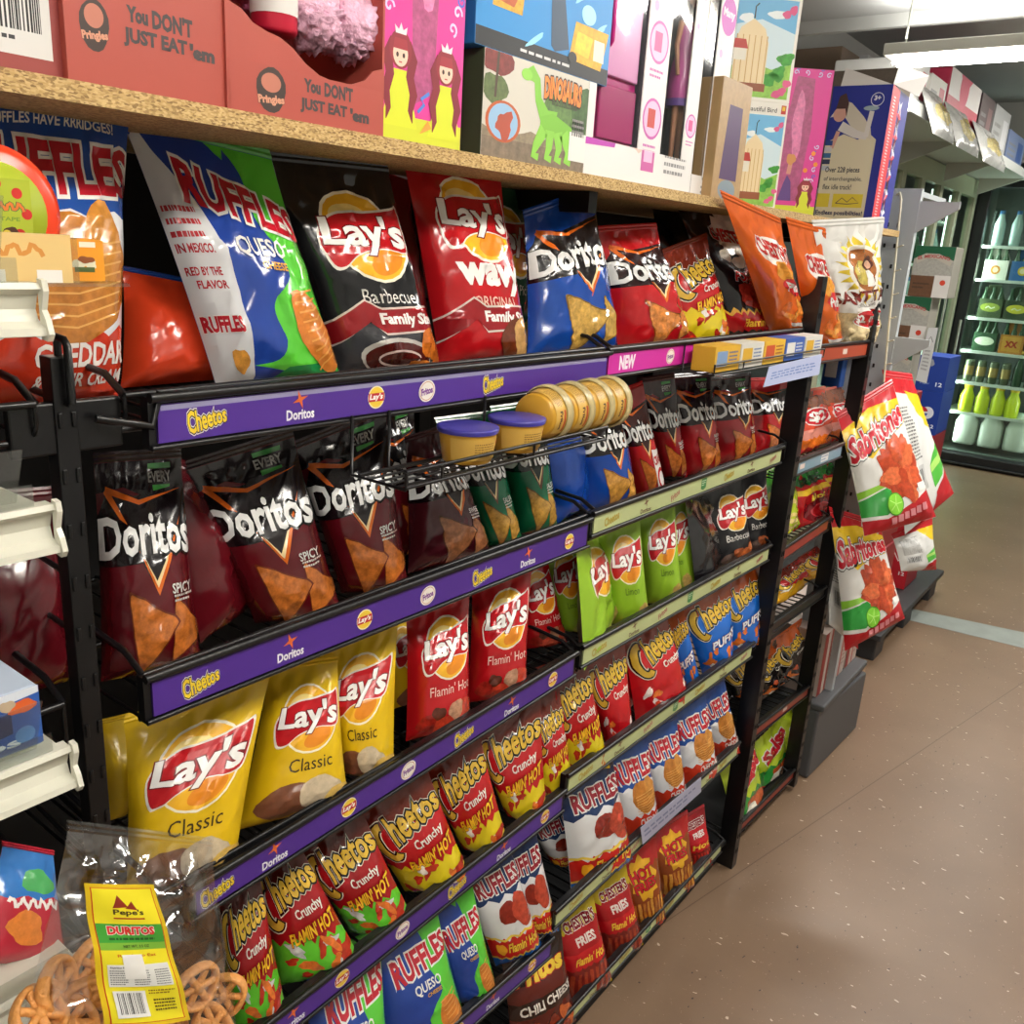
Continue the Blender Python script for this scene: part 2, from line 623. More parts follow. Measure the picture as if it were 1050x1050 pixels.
def bag(art, q, D, label, cat='chip bag', group=None, seed=0, name='chip_bag', m=None, seal=True, wr=1.0, bend=0.0, sag=0.0):
    """A pillow bag: q = corners TL, TR, BR, BL of its middle plane; D its thickness."""
    rd = np.random.RandomState(seed + 11)
    TL, TR, BR, BL = [np.array(p, float) for p in q]
    W = (np.linalg.norm(BR - BL) + np.linalg.norm(TR - TL)) / 2
    H = (np.linalg.norm(TL - BL) + np.linalg.norm(TR - BR)) / 2
    BAGLOG.append((label, round(W, 3), round(H, 3), BL.round(3).tolist(), TR.round(3).tolist()))
    sf = 0.045 if seal else 0.0
    TLb, TRb = TL + (BL - TL) * sf, TR + (BR - TR) * sf
    nrm = np.cross(BR - BL, TL - BL)
    nrm /= np.linalg.norm(nrm)
    nx, ny = art.nx, art.ny

    def shape(nx, ny, side):
        u = np.linspace(0, 1, nx + 1)[None, :]
        v = np.linspace(0, 1, ny + 1)[:, None]
        pv = np.where(v < .22, np.sqrt(np.clip(1 - (1 - v / .22) ** 2, 0, 1)), 1.0)
        t = np.clip((v - .5) / .5, 0, 1)
        pv = pv * (1 - t * t * (3 - 2 * t) * .98)
        pu = np.clip(1 - np.abs(2 * u - 1) ** 2.6, 0, 1) ** .62
        h = D / 2 * pv * pu
        pin = 1 - .05 * np.sin(PI * np.clip(v, 0, 1)) ** .7
        uu = .5 + (u - .5) * pin
        base = grid_quad((TLb, TRb, BR, BL), nx, ny) * 0
        base = (BL * (1 - uu[..., None]) + BR * uu[..., None]) * (1 - v[..., None]) + (TLb * (1 - uu[..., None]) + TRb * uu[..., None]) * v[..., None]
        # creases: long soft folds, pleats running down from the seal, folds fanning from the corners
        X, Y = u * W, v * H
        env = np.clip(np.minimum(u, 1 - u) * 7, 0, 1) * np.clip(np.minimum(v, 1 - v) * 9, 0, 1)
        w = np.zeros_like(X + Y)
        for k in range(7):
            th = rd.uniform(0, PI)
            fr = rd.uniform(1.0, 2.6) * 2 * PI / max(W, .12)
            ph = rd.uniform(0, 6.28)
            c = np.sin((X * math.cos(th) + Y * math.sin(th)) * fr + ph + 1.2 * np.sin(Y * 9 + ph))
            w += (1 - np.abs(c)) ** 4.5 * rd.uniform(-.6, 1) * .02 * W
        kp = rd.uniform(4, 7)
        w += .016 * W * np.sin(u * 2 * PI * kp + rd.uniform(0, 6)) * np.exp(-((1 - v) / .13) ** 2)
        w += .012 * W * np.sin(u * 2 * PI * (kp - 1) + rd.uniform(0, 6)) * np.exp(-(v / .12) ** 2)
        for cx, cy in ((0, 0), (1, 0), (0, 1), (1, 1)):
            a = np.arctan2((v - cy) * H, (u - cx) * W)
            r = np.hypot((u - cx) * W, (v - cy) * H) / W
            w += .022 * W * (np.abs(np.sin(a * rd.uniform(3, 5) + rd.uniform(0, 3))) - .5) * np.exp(-((r - .28) / .22) ** 2)
        w = w * env * wr
        off = side * h + w + bend * np.sin(PI * v)
        P = base + nrm * off[..., None]
        if sag:
            P[..., 2] -= sag * (v * v * np.sin(PI * u))
        return P
    Gf = shape(nx, ny, 1)
    rd = np.random.RandomState(seed + 99)
    bx, by = max(4, nx // 2), max(5, ny // 2)
    Gb = shape(bx, by, -1)
    # the back meets the front along its rim
    ui = np.linspace(0, nx, bx + 1)
    vi = np.linspace(0, ny, by + 1)

    def rim(E, idx):
        a = np.floor(idx).astype(int)
        b = np.minimum(a + 1, len(E) - 1)
        f = (idx - a)[:, None]
        return E[a] * (1 - f) + E[b] * f
    Gb[0], Gb[-1] = rim(Gf[0], ui), rim(Gf[-1], ui)
    Gb[:, 0], Gb[:, -1] = rim(Gf[:, 0], vi), rim(Gf[:, -1], vi)
    bf = []
    for j in range(by):
        for i in range(bx):
            a = j * (bx + 1) + i
            bf.append((a, a + bx + 1, a + bx + 2, a + 1))
    me, N = panel_mesh(name, Gf, art, m or M_FILM, 0.00011, [(Gb.reshape(-1, 3), bf, art.back)])
    org = Vector((BL + BR) / 2)
    me.transform(Matrix.Translation(-org))
    o = link(name, me)
    o.location = org
    tag(o, label, cat, group)
    if seal:
        n = max(14, nx)
        vs, fs, cs = [], [], []
        edge = rim(Gf[-1], np.linspace(0, nx, 2 * n + 1))
        up = ((TL - TLb) + (TR - TRb)) / 2
        rows = 5
        for r in range(rows):
            for k in range(2 * n + 1):
                rib = .0006 * (1 if r % 2 else -1)
                p = edge[k] + up * (r / (rows - 1)) + nrm * (rib + .0012)
                vs.append(p - np.array(org))
        for r in range(rows - 1):
            for k in range(2 * n):
                a = r * (2 * n + 1) + k
                fs.append((a, a + 1, a + 2 * n + 2, a + 2 * n + 1))
        k0 = len(vs)
        vs += [p - nrm * .0024 for p in vs]
        fs += [tuple(i + k0 for i in f[::-1]) for f in fs]
        ms = bpy.data.meshes.new('top_seal')
        ms.from_pydata([tuple(p) for p in vs], [], fs)
        at = ms.color_attributes.new('Print', 'FLOAT_COLOR', 'POINT')
        at.data.foreach_set('color', np.tile(art.seal, (len(vs), 1)).astype(np.float32).ravel())
        ms.materials.append(m or M_FILM)
        s = bpy.data.objects.new('top_seal', ms)
        COL.objects.link(s)
        s.parent = o
    return o


def px_quad(c, xb, xt, yaw=0.0, deck=None):
    "corners TL TR BR BL from photo points: bottom edge at X = xb, top edge at X = xt, right side nearer by yaw"
    tl = hit(c[0], c[1], xt - yaw)
    tr = hit(c[2], c[3], xt + yaw)
    br = hit(c[4], c[5], xb + yaw)
    bl = hit(c[6], c[7], xb - yaw)
    if deck is not None:
        br[2] = deck
        bl[2] = deck
    return tl, tr, br, bl
# ================================================================ artwork of the bags
WHT, BLK = '#e9e8e2', '#0c0b0b'


def chips(a, specs, tone='#c47a2c', edge='#8a4a17', mot=.8, ridge=False):
    for (cx, cy, r, rot, sd) in specs:
        a.poly(tri_chip(cx, cy, r * 1.05, rot, sd), edge, .5)
        a.poly(tri_chip(cx, cy, r * .97, rot, sd), tone, mot)
    return a


def doritos(base, chip='#c8792c', edge='#8a3f14', flavor=None, tagc=None, dark='#140d0e', nx=16, ny=22, big=False, promo=None, vcol='#d9671c', back=None):
    a = Art(1.36, base, nx, ny, seal=dark if tagc else base, back=back)
    if tagc:
        a.poly([(0, 1.36), (0, 1.17), (.3, 1.2), (.62, 1.1), (1, 1.14), (1, 1.36)], dark)
        a.poly(rect(.63, 1.12, .83, 1.2), '#3a8f3a')
        a.text('EVERY', .72, 1.25, .26, '#9a9a94', bold=.03)
        a.poly(rect(.6, 1.3, .86, 1.335), '#2f6f32')
    a.poly([(.0, 1.02), (.12, 1.2), (.4, 1.14), (1.0, 1.2), (1.0, .8), (.74, .78), (.56, .55), (.42, .74), (.0, .72)], dark)
    a.line([(.1, 1.19), (.24, 1.02), (.3, .97)], [.055, .04, .0], vcol)
    a.line([(.1, 1.19), (.45, 1.1), (.95, 1.17)], [.045, .03, .0], vcol, same=True)
    a.line([(.36, .86), (.56, .57), (.9, 1.0)], [.0, .085, .0], vcol)
    a.line([(.42, .8), (.56, .6), (.78, .88)], [.0, .045, .0], '#f2d9a0')
    a.text('Doritos', .5, .885, .98, '#e6e6e3', h=.26, bold=.028, out=((BLK, .05),), arc=.03)
    chips(a, [(.82, .29, .24, 1.9, 5), (.46, .31, .33, .15, 3)], chip, edge)
    if flavor:
        a.text(flavor, .82, .56, .22, '#d8d6d0', bold=.02)
        a.lines_of_text(.72, .47, .95, .53, 2, '#cfccc4', 3)
    if promo:
        a.poly([(.62, 0), (.98, 0), (.98, .62), (.66, .66)], '#e8e4e0')
        a.poly(ell(.82, .26, .15, .15), '#c8202a')
        a.poly(ell(.82, .26, .1, .1), '#efe9e4')
        a.text('CRASH', .81, .52, .3, '#b81c26', h=.12, bold=.04, rot=.1)
    return a


def lays(base, flavor, fcol='#2a2117', family=None, pic=None, nx=16, ny=22, dark=None, bot=None, back=None, ylogo=.93, wav=False, fw=.5, ball='#f0b52a'):
    a = Art(1.4, base, nx, ny, back=back)
    if dark:
        a.poly(band(0, 1, 0, .34, .015, 6, 'wavy', 2), dark)
    cx, cy = .54, ylogo
    a.poly(ell(cx, cy, .345, .31), '#f3ead2')
    a.poly(ell(cx, cy, .325, .29), ball)
    a.poly(ell(cx - .06, cy + .1, .19, .12), '#f7dc86', same=False)
    a.poly(ell(cx + .08, cy - .17, .17, .08, .3), '#e48a1e', same=True)
    ban = [(.15, cy - .02), (.17, cy - .19), (.26, cy - .2), (.4, cy - .12), (.62, cy - .08), (.84, cy - .1), (.91, cy - .02), (.94, cy + .2), (.86, cy + .19), (.62, cy + .16), (.4, cy + .15), (.24, cy + .09)]
    a.poly(smooth([(.54 + (x - .54) * 1.045, cy + (y - cy) * 1.1) for x, y in ban], 4), '#e9e3d8')
    ban = smooth(ban, 4)
    a.poly(ban, '#b5161f')
    a.text("Lay's", cx, cy + .005, .72, '#f1efea', h=.27, bold=.03, shear=.22, out=(('#6d0d14', .03),), grow=.1)
    if wav:
        a.text('wavy', .56, .6, .74, '#f1efea', h=.22, bold=.05)
    a.text(flavor, .55, .44 if wav else .53, fw, fcol, bold=.0 if not wav else .01)
    if family:
        y = .33 if not wav else .29
        bn = [(0, y - .12), (.3, y + .03), (.4, y - .05), (1, y - .02), (1, y + .13), (.42, y + .11), (.3, y + .17), (0, y + .02)]
        a.poly([(x, yy + (.014 if yy > y else -.014)) for x, yy in bn], '#d8c8be')
        a.poly(bn, '#8f151c')
        a.text('Family Size', .68, y + .04, .58, '#f1efea', h=.1, bold=.04)
    if pic == 'sauce':
        a.poly(ell(.5, .12, .34, .13), '#b9b4ad')
        a.poly(ell(.5, .11, .31, .11), '#4d1410', .3)
        a.line(ell(.5, .11, .2, .05), .015, '#d8c0b8')
        a.poly(blob(.84, .2, .1, .12, 3), '#c56a22', .7)
        a.poly(blob(.7, .05, .12, .05, 4), '#c8742a', .7, same=True)
        a.poly(blob(.93, .08, .07, .09, 6), '#b75c1e', .7, same=True)
    if pic == 'chip':
        a.poly(blob(.78, .17, .24, .16, 5, amp=.08), '#6b3018', .4)
        a.poly(blob(.88, .19, .16, .17, 8, amp=.08), '#c99a5c', .5)
    if pic == 'potato':
        a.poly(blob(.34, .22, .26, .15, 5, amp=.06, rot=.2), '#7a4a33', .35)
        a.poly(blob(.66, .25, .22, .15, 9, amp=.1), '#cbb89a', .3)
        a.poly(blob(.86, .16, .16, .1, 12, amp=.1), '#d9b25a', .4)
    if pic == 'hot':
        for k, (x, y, r, c) in enumerate(((.25, .2, .16, '#a3261c'), (.5, .14, .2, '#c23c25'), (.78, .24, .2, '#c5402a'), (.62, .3, .13, '#b8886a'), (.35, .3, .1, '#5d2a1a'), (.88, .1, .14, '#b02b20'))):
            a.poly(blob(x, y, r, r * .7, k + 3), c, .7)
    if pic == 'lime':
        a.poly(blob(.66, .12, .22, .13, 5), '#a9b84a', .5)
        a.poly(blob(.8, .2, .14, .16, 8), '#b99a55', .6)
    if pic == 'bbq':
        for k, (x, y, r, c) in enumerate(((.3, .18, .16, '#5d4a42'), (.5, .26, .14, '#a0522a'), (.74, .2, .17, '#b05a2a'), (.86, .33, .1, '#a85a2c'), (.6, .1, .15, '#7c3a1c'))):
            a.poly(blob(x, y, r, r * .6, k + 3), c, .7)
    return a


def cheetos(base='#b3151a', top='#6e2413', burst='#d8c21e', word="FLAMIN' HOT", nx=16, ny=20, sub='Crunchy', bits='#b5301b', alt='#e9dfd0', wcol='#f0b822', lowtop=.5, back=None):
    a = Art(1.32, base, nx, ny, seal=top, back=back or base)
    a.poly(band(0, 1, 1.32, 1.0, .03, 5, 'wavy', 3), top)
    a.poly(band(0, 1, 0, lowtop, .05, 7, 'flame', 4, tilt=-.05), burst)
    rd = random.Random(len(word or 'none') + int(burst[1:3], 16))
    for k in range(12):
        x, y = rd.uniform(.1, .95), rd.uniform(.05, lowtop - .06)
        a.poly(blob(x, y, rd.uniform(.05, .13), rd.uniform(.03, .06), k, amp=.3, rot=rd.uniform(-.8, 1.2)), (bits, alt, bits, '#d9702a')[k % 4], .5)
    a.text('heetos', .62, .985, .72, '#d2ab3a', h=.27, bold=.03, rot=.12, grow=-.2, out=(('#e8e0cc', .075), (BLK, .055)), arc=.03)
    a.line(ell(.18, .86, .1, .19, .1, 18, 1.25, 5.5), .14, '#e8e0cc')
    a.line(ell(.18, .86, .1, .19, .1, 18, 1.25, 5.5), .115, BLK)
    a.line(ell(.18, .86, .1, .19, .1, 18, 1.33, 5.4), .075, '#d2ab3a')
    if sub:
        a.text(sub, .68, .75, .42, '#e8e2d6', bold=.02, rot=.12)
    if word:
        a.text(word, .62, .57, .66, wcol, h=.13, bold=.03, shear=.3, rot=.16, out=(('#7a0c10', .035),))
    return a


def ruffles(kind, nx=18, ny=24, big=False):
    if kind == 'queso':
        a = Art(1.36, '#1f3f93', nx, ny, seal='#4aa83c', back='#d9d9d6')
        a.poly([(1, 0), (1, 1.36), (.5, 1.36)] + smooth([(.6, 1.28), (.68, 1.12), (.62, .95), (.7, .75), (.72, .62), (.56, .5), (.5, .4), (.52, .25), (.42, .14), (.2, .1), (.08, 0), (.5, -.05)], 4)[:-12], '#57c238')
        a.poly([(.3, 0), (.5, .1), (.8, .12), (1, .06), (1, 0)], '#1c8a45')
        if big:
            a.poly([(0, 1.3), (.06, 1.36), (.24, 1.0), (.3, .7), (.28, .4), (.24, .0), (0, 0)], '#d5d6d8')
            a.lines_of_text(.02, .78, .22, .98, 3, '#b8343a', 4)
            a.text('IN MEXICO.', .12, .74, .2, '#b02a34', h=.05, bold=.03)
            a.text('RED BY THE', .12, .62, .19, '#b02a34', h=.045, bold=.03)
            a.text('FLAVOR', .14, .55, .17, '#b02a34', h=.045, bold=.03)
            a.text('RUFFLES', .13, .34, .22, '#b31f2d', h=.09, bold=.05, out=((WHT, .04),))
            a.poly(blob(.17, .14, .05, .07, 4), '#cf8f3a', .6)
        a.poly(blob(.8, .3, .16, .25, 5, amp=.08, rot=.35), '#c8762e', .35)
        for k in range(9):
            t = k / 8
            a.line([(.68 + .1 * (1 - t) - .02, .08 + .44 * t), (.8 + .05 * math.sin(3 * t), .12 + .42 * t), (.92 - .03 * t, .18 + .38 * t)], .011, '#dd9a4c', same=k > 0)
        a.text('RUFFLES', .58, 1.02, .8, '#b31b2c', h=.24, bold=.04, rot=-.22 if big else .06, grow=-.12, out=((WHT, .06),))
        a.text('QUESO', .56, .76, .36, WHT, h=.12, bold=.02)
        a.text('CHEESE', .62, .67, .2, '#d8a23a', bold=.03)
        return a
    if kind == 'cheddar':
        a = Art(1.36, '#1d4a96', nx, ny, seal='#123a80')
        a.poly(band(0, 1, 0, .86, .022, 7, 'wavy', 2), '#dfe0e2')
        yb = 0 if big else .12
        a.poly(band(0, 1, 0, .34 + yb, .025, 5, 'zig', 2), '#c8371f')
        sy = 1 if big else .75
        a.poly(blob(.62, .58 + yb, .32, .3 * sy, 7, amp=.1), '#b9742c', .45)
        a.poly(blob(.76, .72 + yb * .5, .13, .2 * sy, 9, amp=.1), '#c78638', .4)
        for k in range(8):
            a.line([(.36, .38 + yb + .045 * sy * k), (.6, .36 + yb + .05 * sy * k), (.9, .43 + yb + .045 * sy * k)], .009, '#dca455', same=k > 0)
        a.text('RUFFLES', .54, 1.06, .9, '#b31b2c', h=.25, bold=.04, grow=-.1, out=((WHT, .06),))
        if big:
            a.text('RUFFLES HAVE RRRIDGES!', .56, 1.26, .66, WHT, h=.05, bold=.02, arc=.02)
        a.text('CHEDDAR', .66, .24 + yb, .58, '#e8ded6', h=.11, bold=.03)
        a.text('& SOUR CREAM', .66, .13 + yb, .56, '#e8ded6', h=.065, bold=.02)
        return a
    a = Art(1.36, '#dcdcdc', nx, ny, seal='#152c52')
    a.poly(band(0, 1, 1.36, .9, .03, 6, 'wavy', 3), '#16305c')
    a.poly(band(0, 1, 0, .42, .03, 6, 'zig', 3), '#c22018')
    a.line([(0, .43), (.12, .45), (.25, .41), (.4, .45), (.55, .41), (.7, .45), (.85, .41), (1, .44)], .03, '#e8c64a')
    a.poly(band(0, 1, 0, .17, .015, 8, 'zig', 3), '#e3b43a')
    a.poly(band(0, 1, 0, .145, .015, 8, 'zig', 3), '#1b5aa6')
    a.poly(blob(.52, .72, .2, .14, 3, amp=.1), '#8a2416', .5)
    a.poly(blob(.78, .68, .2, .2, 5, amp=.15), '#b5402a', .6)
    a.text('RUFFLES', .55, 1.06, .86, '#8f1b2a', h=.2, bold=.04, out=((WHT, .05),))
    a.text("Flamin' Hot", .6, .3, .64, '#f2c53a', h=.13, bold=.03, shear=.3, out=(('#7a0c10', .03),))
    a.poly(blob(.16, .3, .07, .08, 4), '#e9a022')
    return a


def chesters_popcorn():
    a = Art(1.45, '#141113', 16, 22, seal='#141113')
    a.poly([(.5, 1.45), (.62, 1.1), (.5, .9), (.75, .5), (1, .55), (1, 1.45)], '#d9d2c8')
    a.poly(star(.58, 1.2, .2, .26, 9), '#e9e0d8')
    a.text("CHESTER'S", .6, 1.2, .62, '#c01a20', h=.16, bold=.05, rot=-.1, out=((WHT, .05),))
    for k, (x, y) in enumerate(((.35, .98), (.5, .9), (.62, 1.0), (.45, 1.05), (.7, .92))):
        a.poly(blob(x, y, .09, .07, k), '#efe6d4', .2)
    a.text('POPCORN', .62, .72, .6, '#d8242a', h=.12, bold=.05, rot=-.1, out=((WHT, .04),))
    a.poly(blob(.6, .52, .3, .17, 4, amp=.2), '#c23a2c', .8)
    a.poly(band(0, 1, 0, .34, .03, 9, 'flame', 5), '#e0a63a')
    a.poly(band(0, 1, 0, .3, .03, 9, 'flame', 6), '#b0181c')
    a.text("Flamin' Hot", .6, .2, .66, '#f0c03a', h=.1, bold=.03, shear=.3)
    a.poly(band(0, 1, 0, .1, .02, 9, 'flame', 7), '#141113')
    return a


def chesters_puffs():
    a = Art(1.6, '#e2641a', 16, 22, seal='#e2641a')
    a.poly(ell(.55, 1.2, .36, .16, .1), '#efe6de')
    a.text("CHESTER'S", .58, 1.22, .7, '#c3231f', h=.2, bold=.05, rot=-.05, out=((WHT, .05),))
    a.poly(blob(.6, .98, .2, .14, 3, amp=.15), '#e89a2a', .3)
    a.poly(blob(.7, .8, .26, .12, 5, amp=.12), '#d8212a')
    a.text('Puffs', .7, .8, .4, WHT, h=.13, bold=.04, shear=.2)
    for k in range(7):
        rd = random.Random(k)
        a.poly(blob(.3 + .5 * rd.random(), .15 + .4 * rd.random(), .15, .06, k, rot=rd.uniform(-1, 1)), ('#e98a2a', '#d9661c', '#f0a548')[k % 3], .6)
    a.poly(rect(.3, .24, .85, .29), '#efe6de')
    return a


def santitas():
    a = Art(1.55, '#e4e1da', 16, 22, seal='#e4e1da')
    a.poly(star(.55, 1.08, .27, .42, 22), '#e6c93c')
    a.poly(ell(.55, 1.08, .28), '#f0e9d8')
    a.poly(ell(.55, 1.08, .235), '#a8642e', .3)
    a.poly(ell(.5, 1.05, .16, .13), '#c8b45a', .5)
    a.poly(blob(.62, 1.14, .07, .09, 3), '#5d2a18')
    a.poly(ell(.62, 1.13, .04, .05), '#d9a88a')
    a.poly([(.52, .9), (.72, .9), (.7, 1.07), (.55, 1.07)], '#ece8e0')
    a.text('SANTITAS', .5, .78, .98, '#7a1f1a', h=.15, bold=.03)
    a.text('TORTILLA CHIPS', .5, .67, .4, '#6b5a4a', bold=.0)
    a.poly(rect(.0, .08, 1, .6), '#c9b184', .5)
    for k, (x, y, r) in enumerate(((.25, .25, .2), (.6, .2, .22), (.85, .38, .2), (.4, .45, .18))):
        a.poly(tri_chip(x, y, r, k * 1.3, k), '#d8c394', .45)
    a.poly(ell(.55, .5, .33, .125), '#e9e4dc')
    a.poly(ell(.55, .5, .31, .11), '#b81c22')
    a.text('$2 ONLY', .55, .5, .54, WHT, h=.12, bold=.04)
    a.poly(rect(0, 0, 1, .07), '#a8201e')
    return a


def sabritones(nx=18, ny=22):
    a = Art(1.35, '#dedcd6', nx, ny, seal='#c01a24', back='#cfd0cc')
    a.poly([(0, 1.35), (0, 1.2), (.5, 1.28), (1, 1.22), (1, 1.35)], '#c01a24')
    a.poly([(0, 1.2), (.5, 1.28), (1, 1.22), (1, .98), (.5, .88), (.28, .78), (0, .96)], '#eac31e')
    a.poly([(0, .38), (.35, .44), (.55, .3), (.3, .16), (0, .2)], '#2f9a3c')
    a.poly([(0, .48), (.4, .5), (.4, .46), (0, .4)], '#8cc63a')
    a.poly([(0, 0), (1, 0), (1, .3), (.7, .22), (.3, .12), (0, .16)], '#b3161f')
    rd = random.Random(4)
    a.poly(star(.63, .56, .27, .37, 8, .2), '#b5401f', .7)
    for k in range(11):
        t = rd.uniform(0, 6.28)
        a.poly(blob(.63 + .17 * math.cos(t), .58 + .2 * math.sin(t), .15, .09, k, amp=.3, rot=t), ('#c8542c', '#d2673a', '#bb4522')[k % 3], .5)
    a.poly(ell(.42, .25, .12), '#3f8f22')
    a.poly(ell(.42, .25, .108), '#86d43a')
    for k in range(5):
        t = k * 1.256
        a.line([(.42, .25), (.42 + .09 * math.cos(t), .25 + .09 * math.sin(t))], .01, '#b9ec7c', same=k > 0)
    a.text('Sabritones', .5, 1.02, .96, '#c5152a', h=.25, bold=.04, shear=.25, rot=.18, grow=-.16, out=((BLK, .075), (WHT, .05)))
    for k in range(6):
        a.poly(rect(.34 + .09 * k, .05 + .012 * k, .41 + .09 * k, .12 + .012 * k), '#d98a90', same=k > 0)
    a.poly(rect(.8, .3, .95, .38), '#e9e6df')
    return a


def sabritones_back():
    a = Art(1.5, '#d6d6d2', 12, 18, seal='#c01a24', back='#dedcd6')
    a.poly([(0, 1.5), (0, 1.36), (1, 1.3), (1, 1.5)], '#c01a24')
    a.poly([(.55, 1.36), (1, 1.3), (1, .85), (.8, .95)], '#e6c01e')
    a.lines_of_text(.08, .62, .5, 1.2, 16, '#6b6b6b', 2)
    a.poly(rect(.1, .3, .48, .56), '#bdbdba')
    a.bars(.14, .34, .44, .52, 14, 2)
    a.poly([(.6, .5), (1, .75), (1, .4), (.62, .25)], '#4fae3c')
    a.poly([(.6, .5), (1, .6), (1, .5), (.6, .42)], '#a8d66a')
    a.poly([(.62, .2), (1, .36), (1, 0), (.55, .0)], '#b3161f')
    return a


def fries(base='#a5121a', fry='#a83c22', low='#b8a21e', nx=12, ny=16, word="Flamin' Hot"):
    a = Art(1.35, base, nx, ny, seal=low)
    a.poly(band(0, 1, 1.35, 1.08, .03, 6, 'zig', 3), low)
    a.text("CHESTER'S", .55, 1.14, .7, '#7a1420', h=.15, bold=.05, out=((WHT, .04),))
    a.text('FRIES', .55, .92, .42, '#e6d8d0', h=.12, bold=.04)
    a.poly(rect(0, .56, 1, .8), '#c0161d')
    a.text(word, .55, .68, .66, '#f2c53a', h=.12, bold=.03, shear=.3)
    a.poly(band(0, 1, 0, .56, .02, 8, 'flame', 2), '#7d2018', .4)
    for k in range(8):
        x = .08 + .12 * k
        a.line([(x - .05, .08), (x + .05, .5)], .06, fry, same=k > 0, mot=.6)
    a.poly(band(0, 1, 0, .07, .015, 8, 'zig', 2), low)
    return a


def hotfries(base='#8a3d12', nx=12, ny=16):
    a = Art(1.35, base, nx, ny, seal='#a8181c')
    a.poly(band(0, 1, 1.35, 1.05, .04, 5, 'flame', 3), '#a8181c')
    a.poly(star(.5, .95, .26, .34, 9), '#d8a21e')
    a.text('HOT', .5, 1.02, .5, '#b5161f', h=.16, bold=.05, out=((BLK, .03),))
    a.text('FRIES', .5, .86, .52, '#b5161f', h=.14, bold=.05, out=((BLK, .03),))
    for k in range(9):
        x = .1 + .1 * k
        a.line([(x - .03, .1), (x + .04, .62)], .06, ('#c9822c', '#d8973a', '#b5691f')[k % 3], same=k > 0, mot=.5)
    a.poly(band(0, 1, 0, .16, .03, 8, 'flame', 5), '#b5301b')
    return a


def chilicheese():
    a = Art(1.35, '#5a1a12', 12, 16, seal='#2a100c')
    a.poly(band(0, 1, 1.35, .95, .03, 5, 'wavy', 3), '#1c0d0a')
    a.text('Fritos', .5, 1.05, .8, '#e8c23a', h=.22, bold=.05, shear=.2, out=(('#a8181c', .04),))
    a.poly(rect(0, .56, 1, .76), '#2a1109')
    a.text('CHILI CHEESE', .52, .67, .86, '#e8e0d4', h=.12, bold=.03, rot=.05)
    for k, (x, y) in enumerate(((.2, .35), (.5, .3), (.78, .36), (.35, .16), (.66, .14))):
        a.poly(blob(x, y, .18, .1, k, rot=k), ('#a8481f', '#8a2f18', '#b85a2a')[k % 3], .6)
    return a


def sabritas_lime():
    a = Art(1.45, '#b5cf2a', 12, 16, seal='#c9c02a')
    a.poly(band(0, 1, 0, .5, .05, 5, 'flame', 3), '#2f8f3a')
    a.poly(blob(.6, .3, .3, .16, 4, amp=.2), '#c0572a', .6)
    a.poly(blob(.4, .22, .18, .1, 6, amp=.2), '#e8e2d0', .2)
    a.poly(band(0, 1, 0, .12, .03, 6, 'flame', 5), '#b8181f')
    a.text('Salsa', .52, .95, .82, '#b81a28', h=.34, bold=.05, shear=.2, rot=.5, out=((WHT, .05),))
    return a


def two_dollar():
    a = Art(1.35, '#c8432c', 12, 16, seal='#d0705a')
    a.poly(band(0, 1, 1.35, 1.0, .04, 5, 'wavy', 3), '#7d4a34')
    a.poly(ell(.5, .8, .36, .2), '#e2d2cc')
    a.poly(ell(.5, .8, .33, .175), '#c01e2c')
    a.text('$2', .5, .8, .44, WHT, h=.24, bold=.05)
    a.poly(rect(0, .3, 1, .56), '#d98a7a')
    a.poly(band(0, 1, 0, .36, .03, 8, 'flame', 4), '#d8691f', .5)
    a.poly(band(0, 1, 0, .16, .02, 8, 'flame', 5), '#b01c1e')
    return a


def chili_ring(base='#b5151c', ringc='#7d0f1a', topc='#2c7d32'):
    a = Art(1.35, base, 12, 16, seal=topc)
    a.poly(band(0, 1, 1.35, 1.04, .05, 5, 'flame', 3), topc)
    a.text('CHILE', .5, 1.12, .7, '#0f3a1c', h=.18, bold=.05)
    a.poly(rect(0, .84, 1, .96), '#e0b52a')
    a.text('Hot', .5, .72, .4, '#f0dc4a', h=.14, bold=.03, shear=.3)
    a.line(ell(.5, .36, .3, .24), .13, ringc, mot=.3)
    a.line(ell(.5, .36, .22, .16), .03, '#d8434a')
    return a


def lime_onion():
    a = Art(1.35, '#a8b52a', 12, 16, seal='#3a7d2c')
    a.poly(band(0, 1, 1.35, .95, .05, 5, 'flame', 3), '#3f8a2c')
    a.text('RINGS', .55, .98, .66, '#173f18', h=.22, bold=.05, rot=.3)
    a.line(ell(.55, .5, .26, .2), .09, '#d8bd7a', mot=.4)
    a.line(ell(.5, .3, .2, .14), .07, '#cbb06a', mot=.4)
    a.poly(band(0, 1, 0, .12, .03, 6, 'flame', 5), '#d8dc2a')
    return a


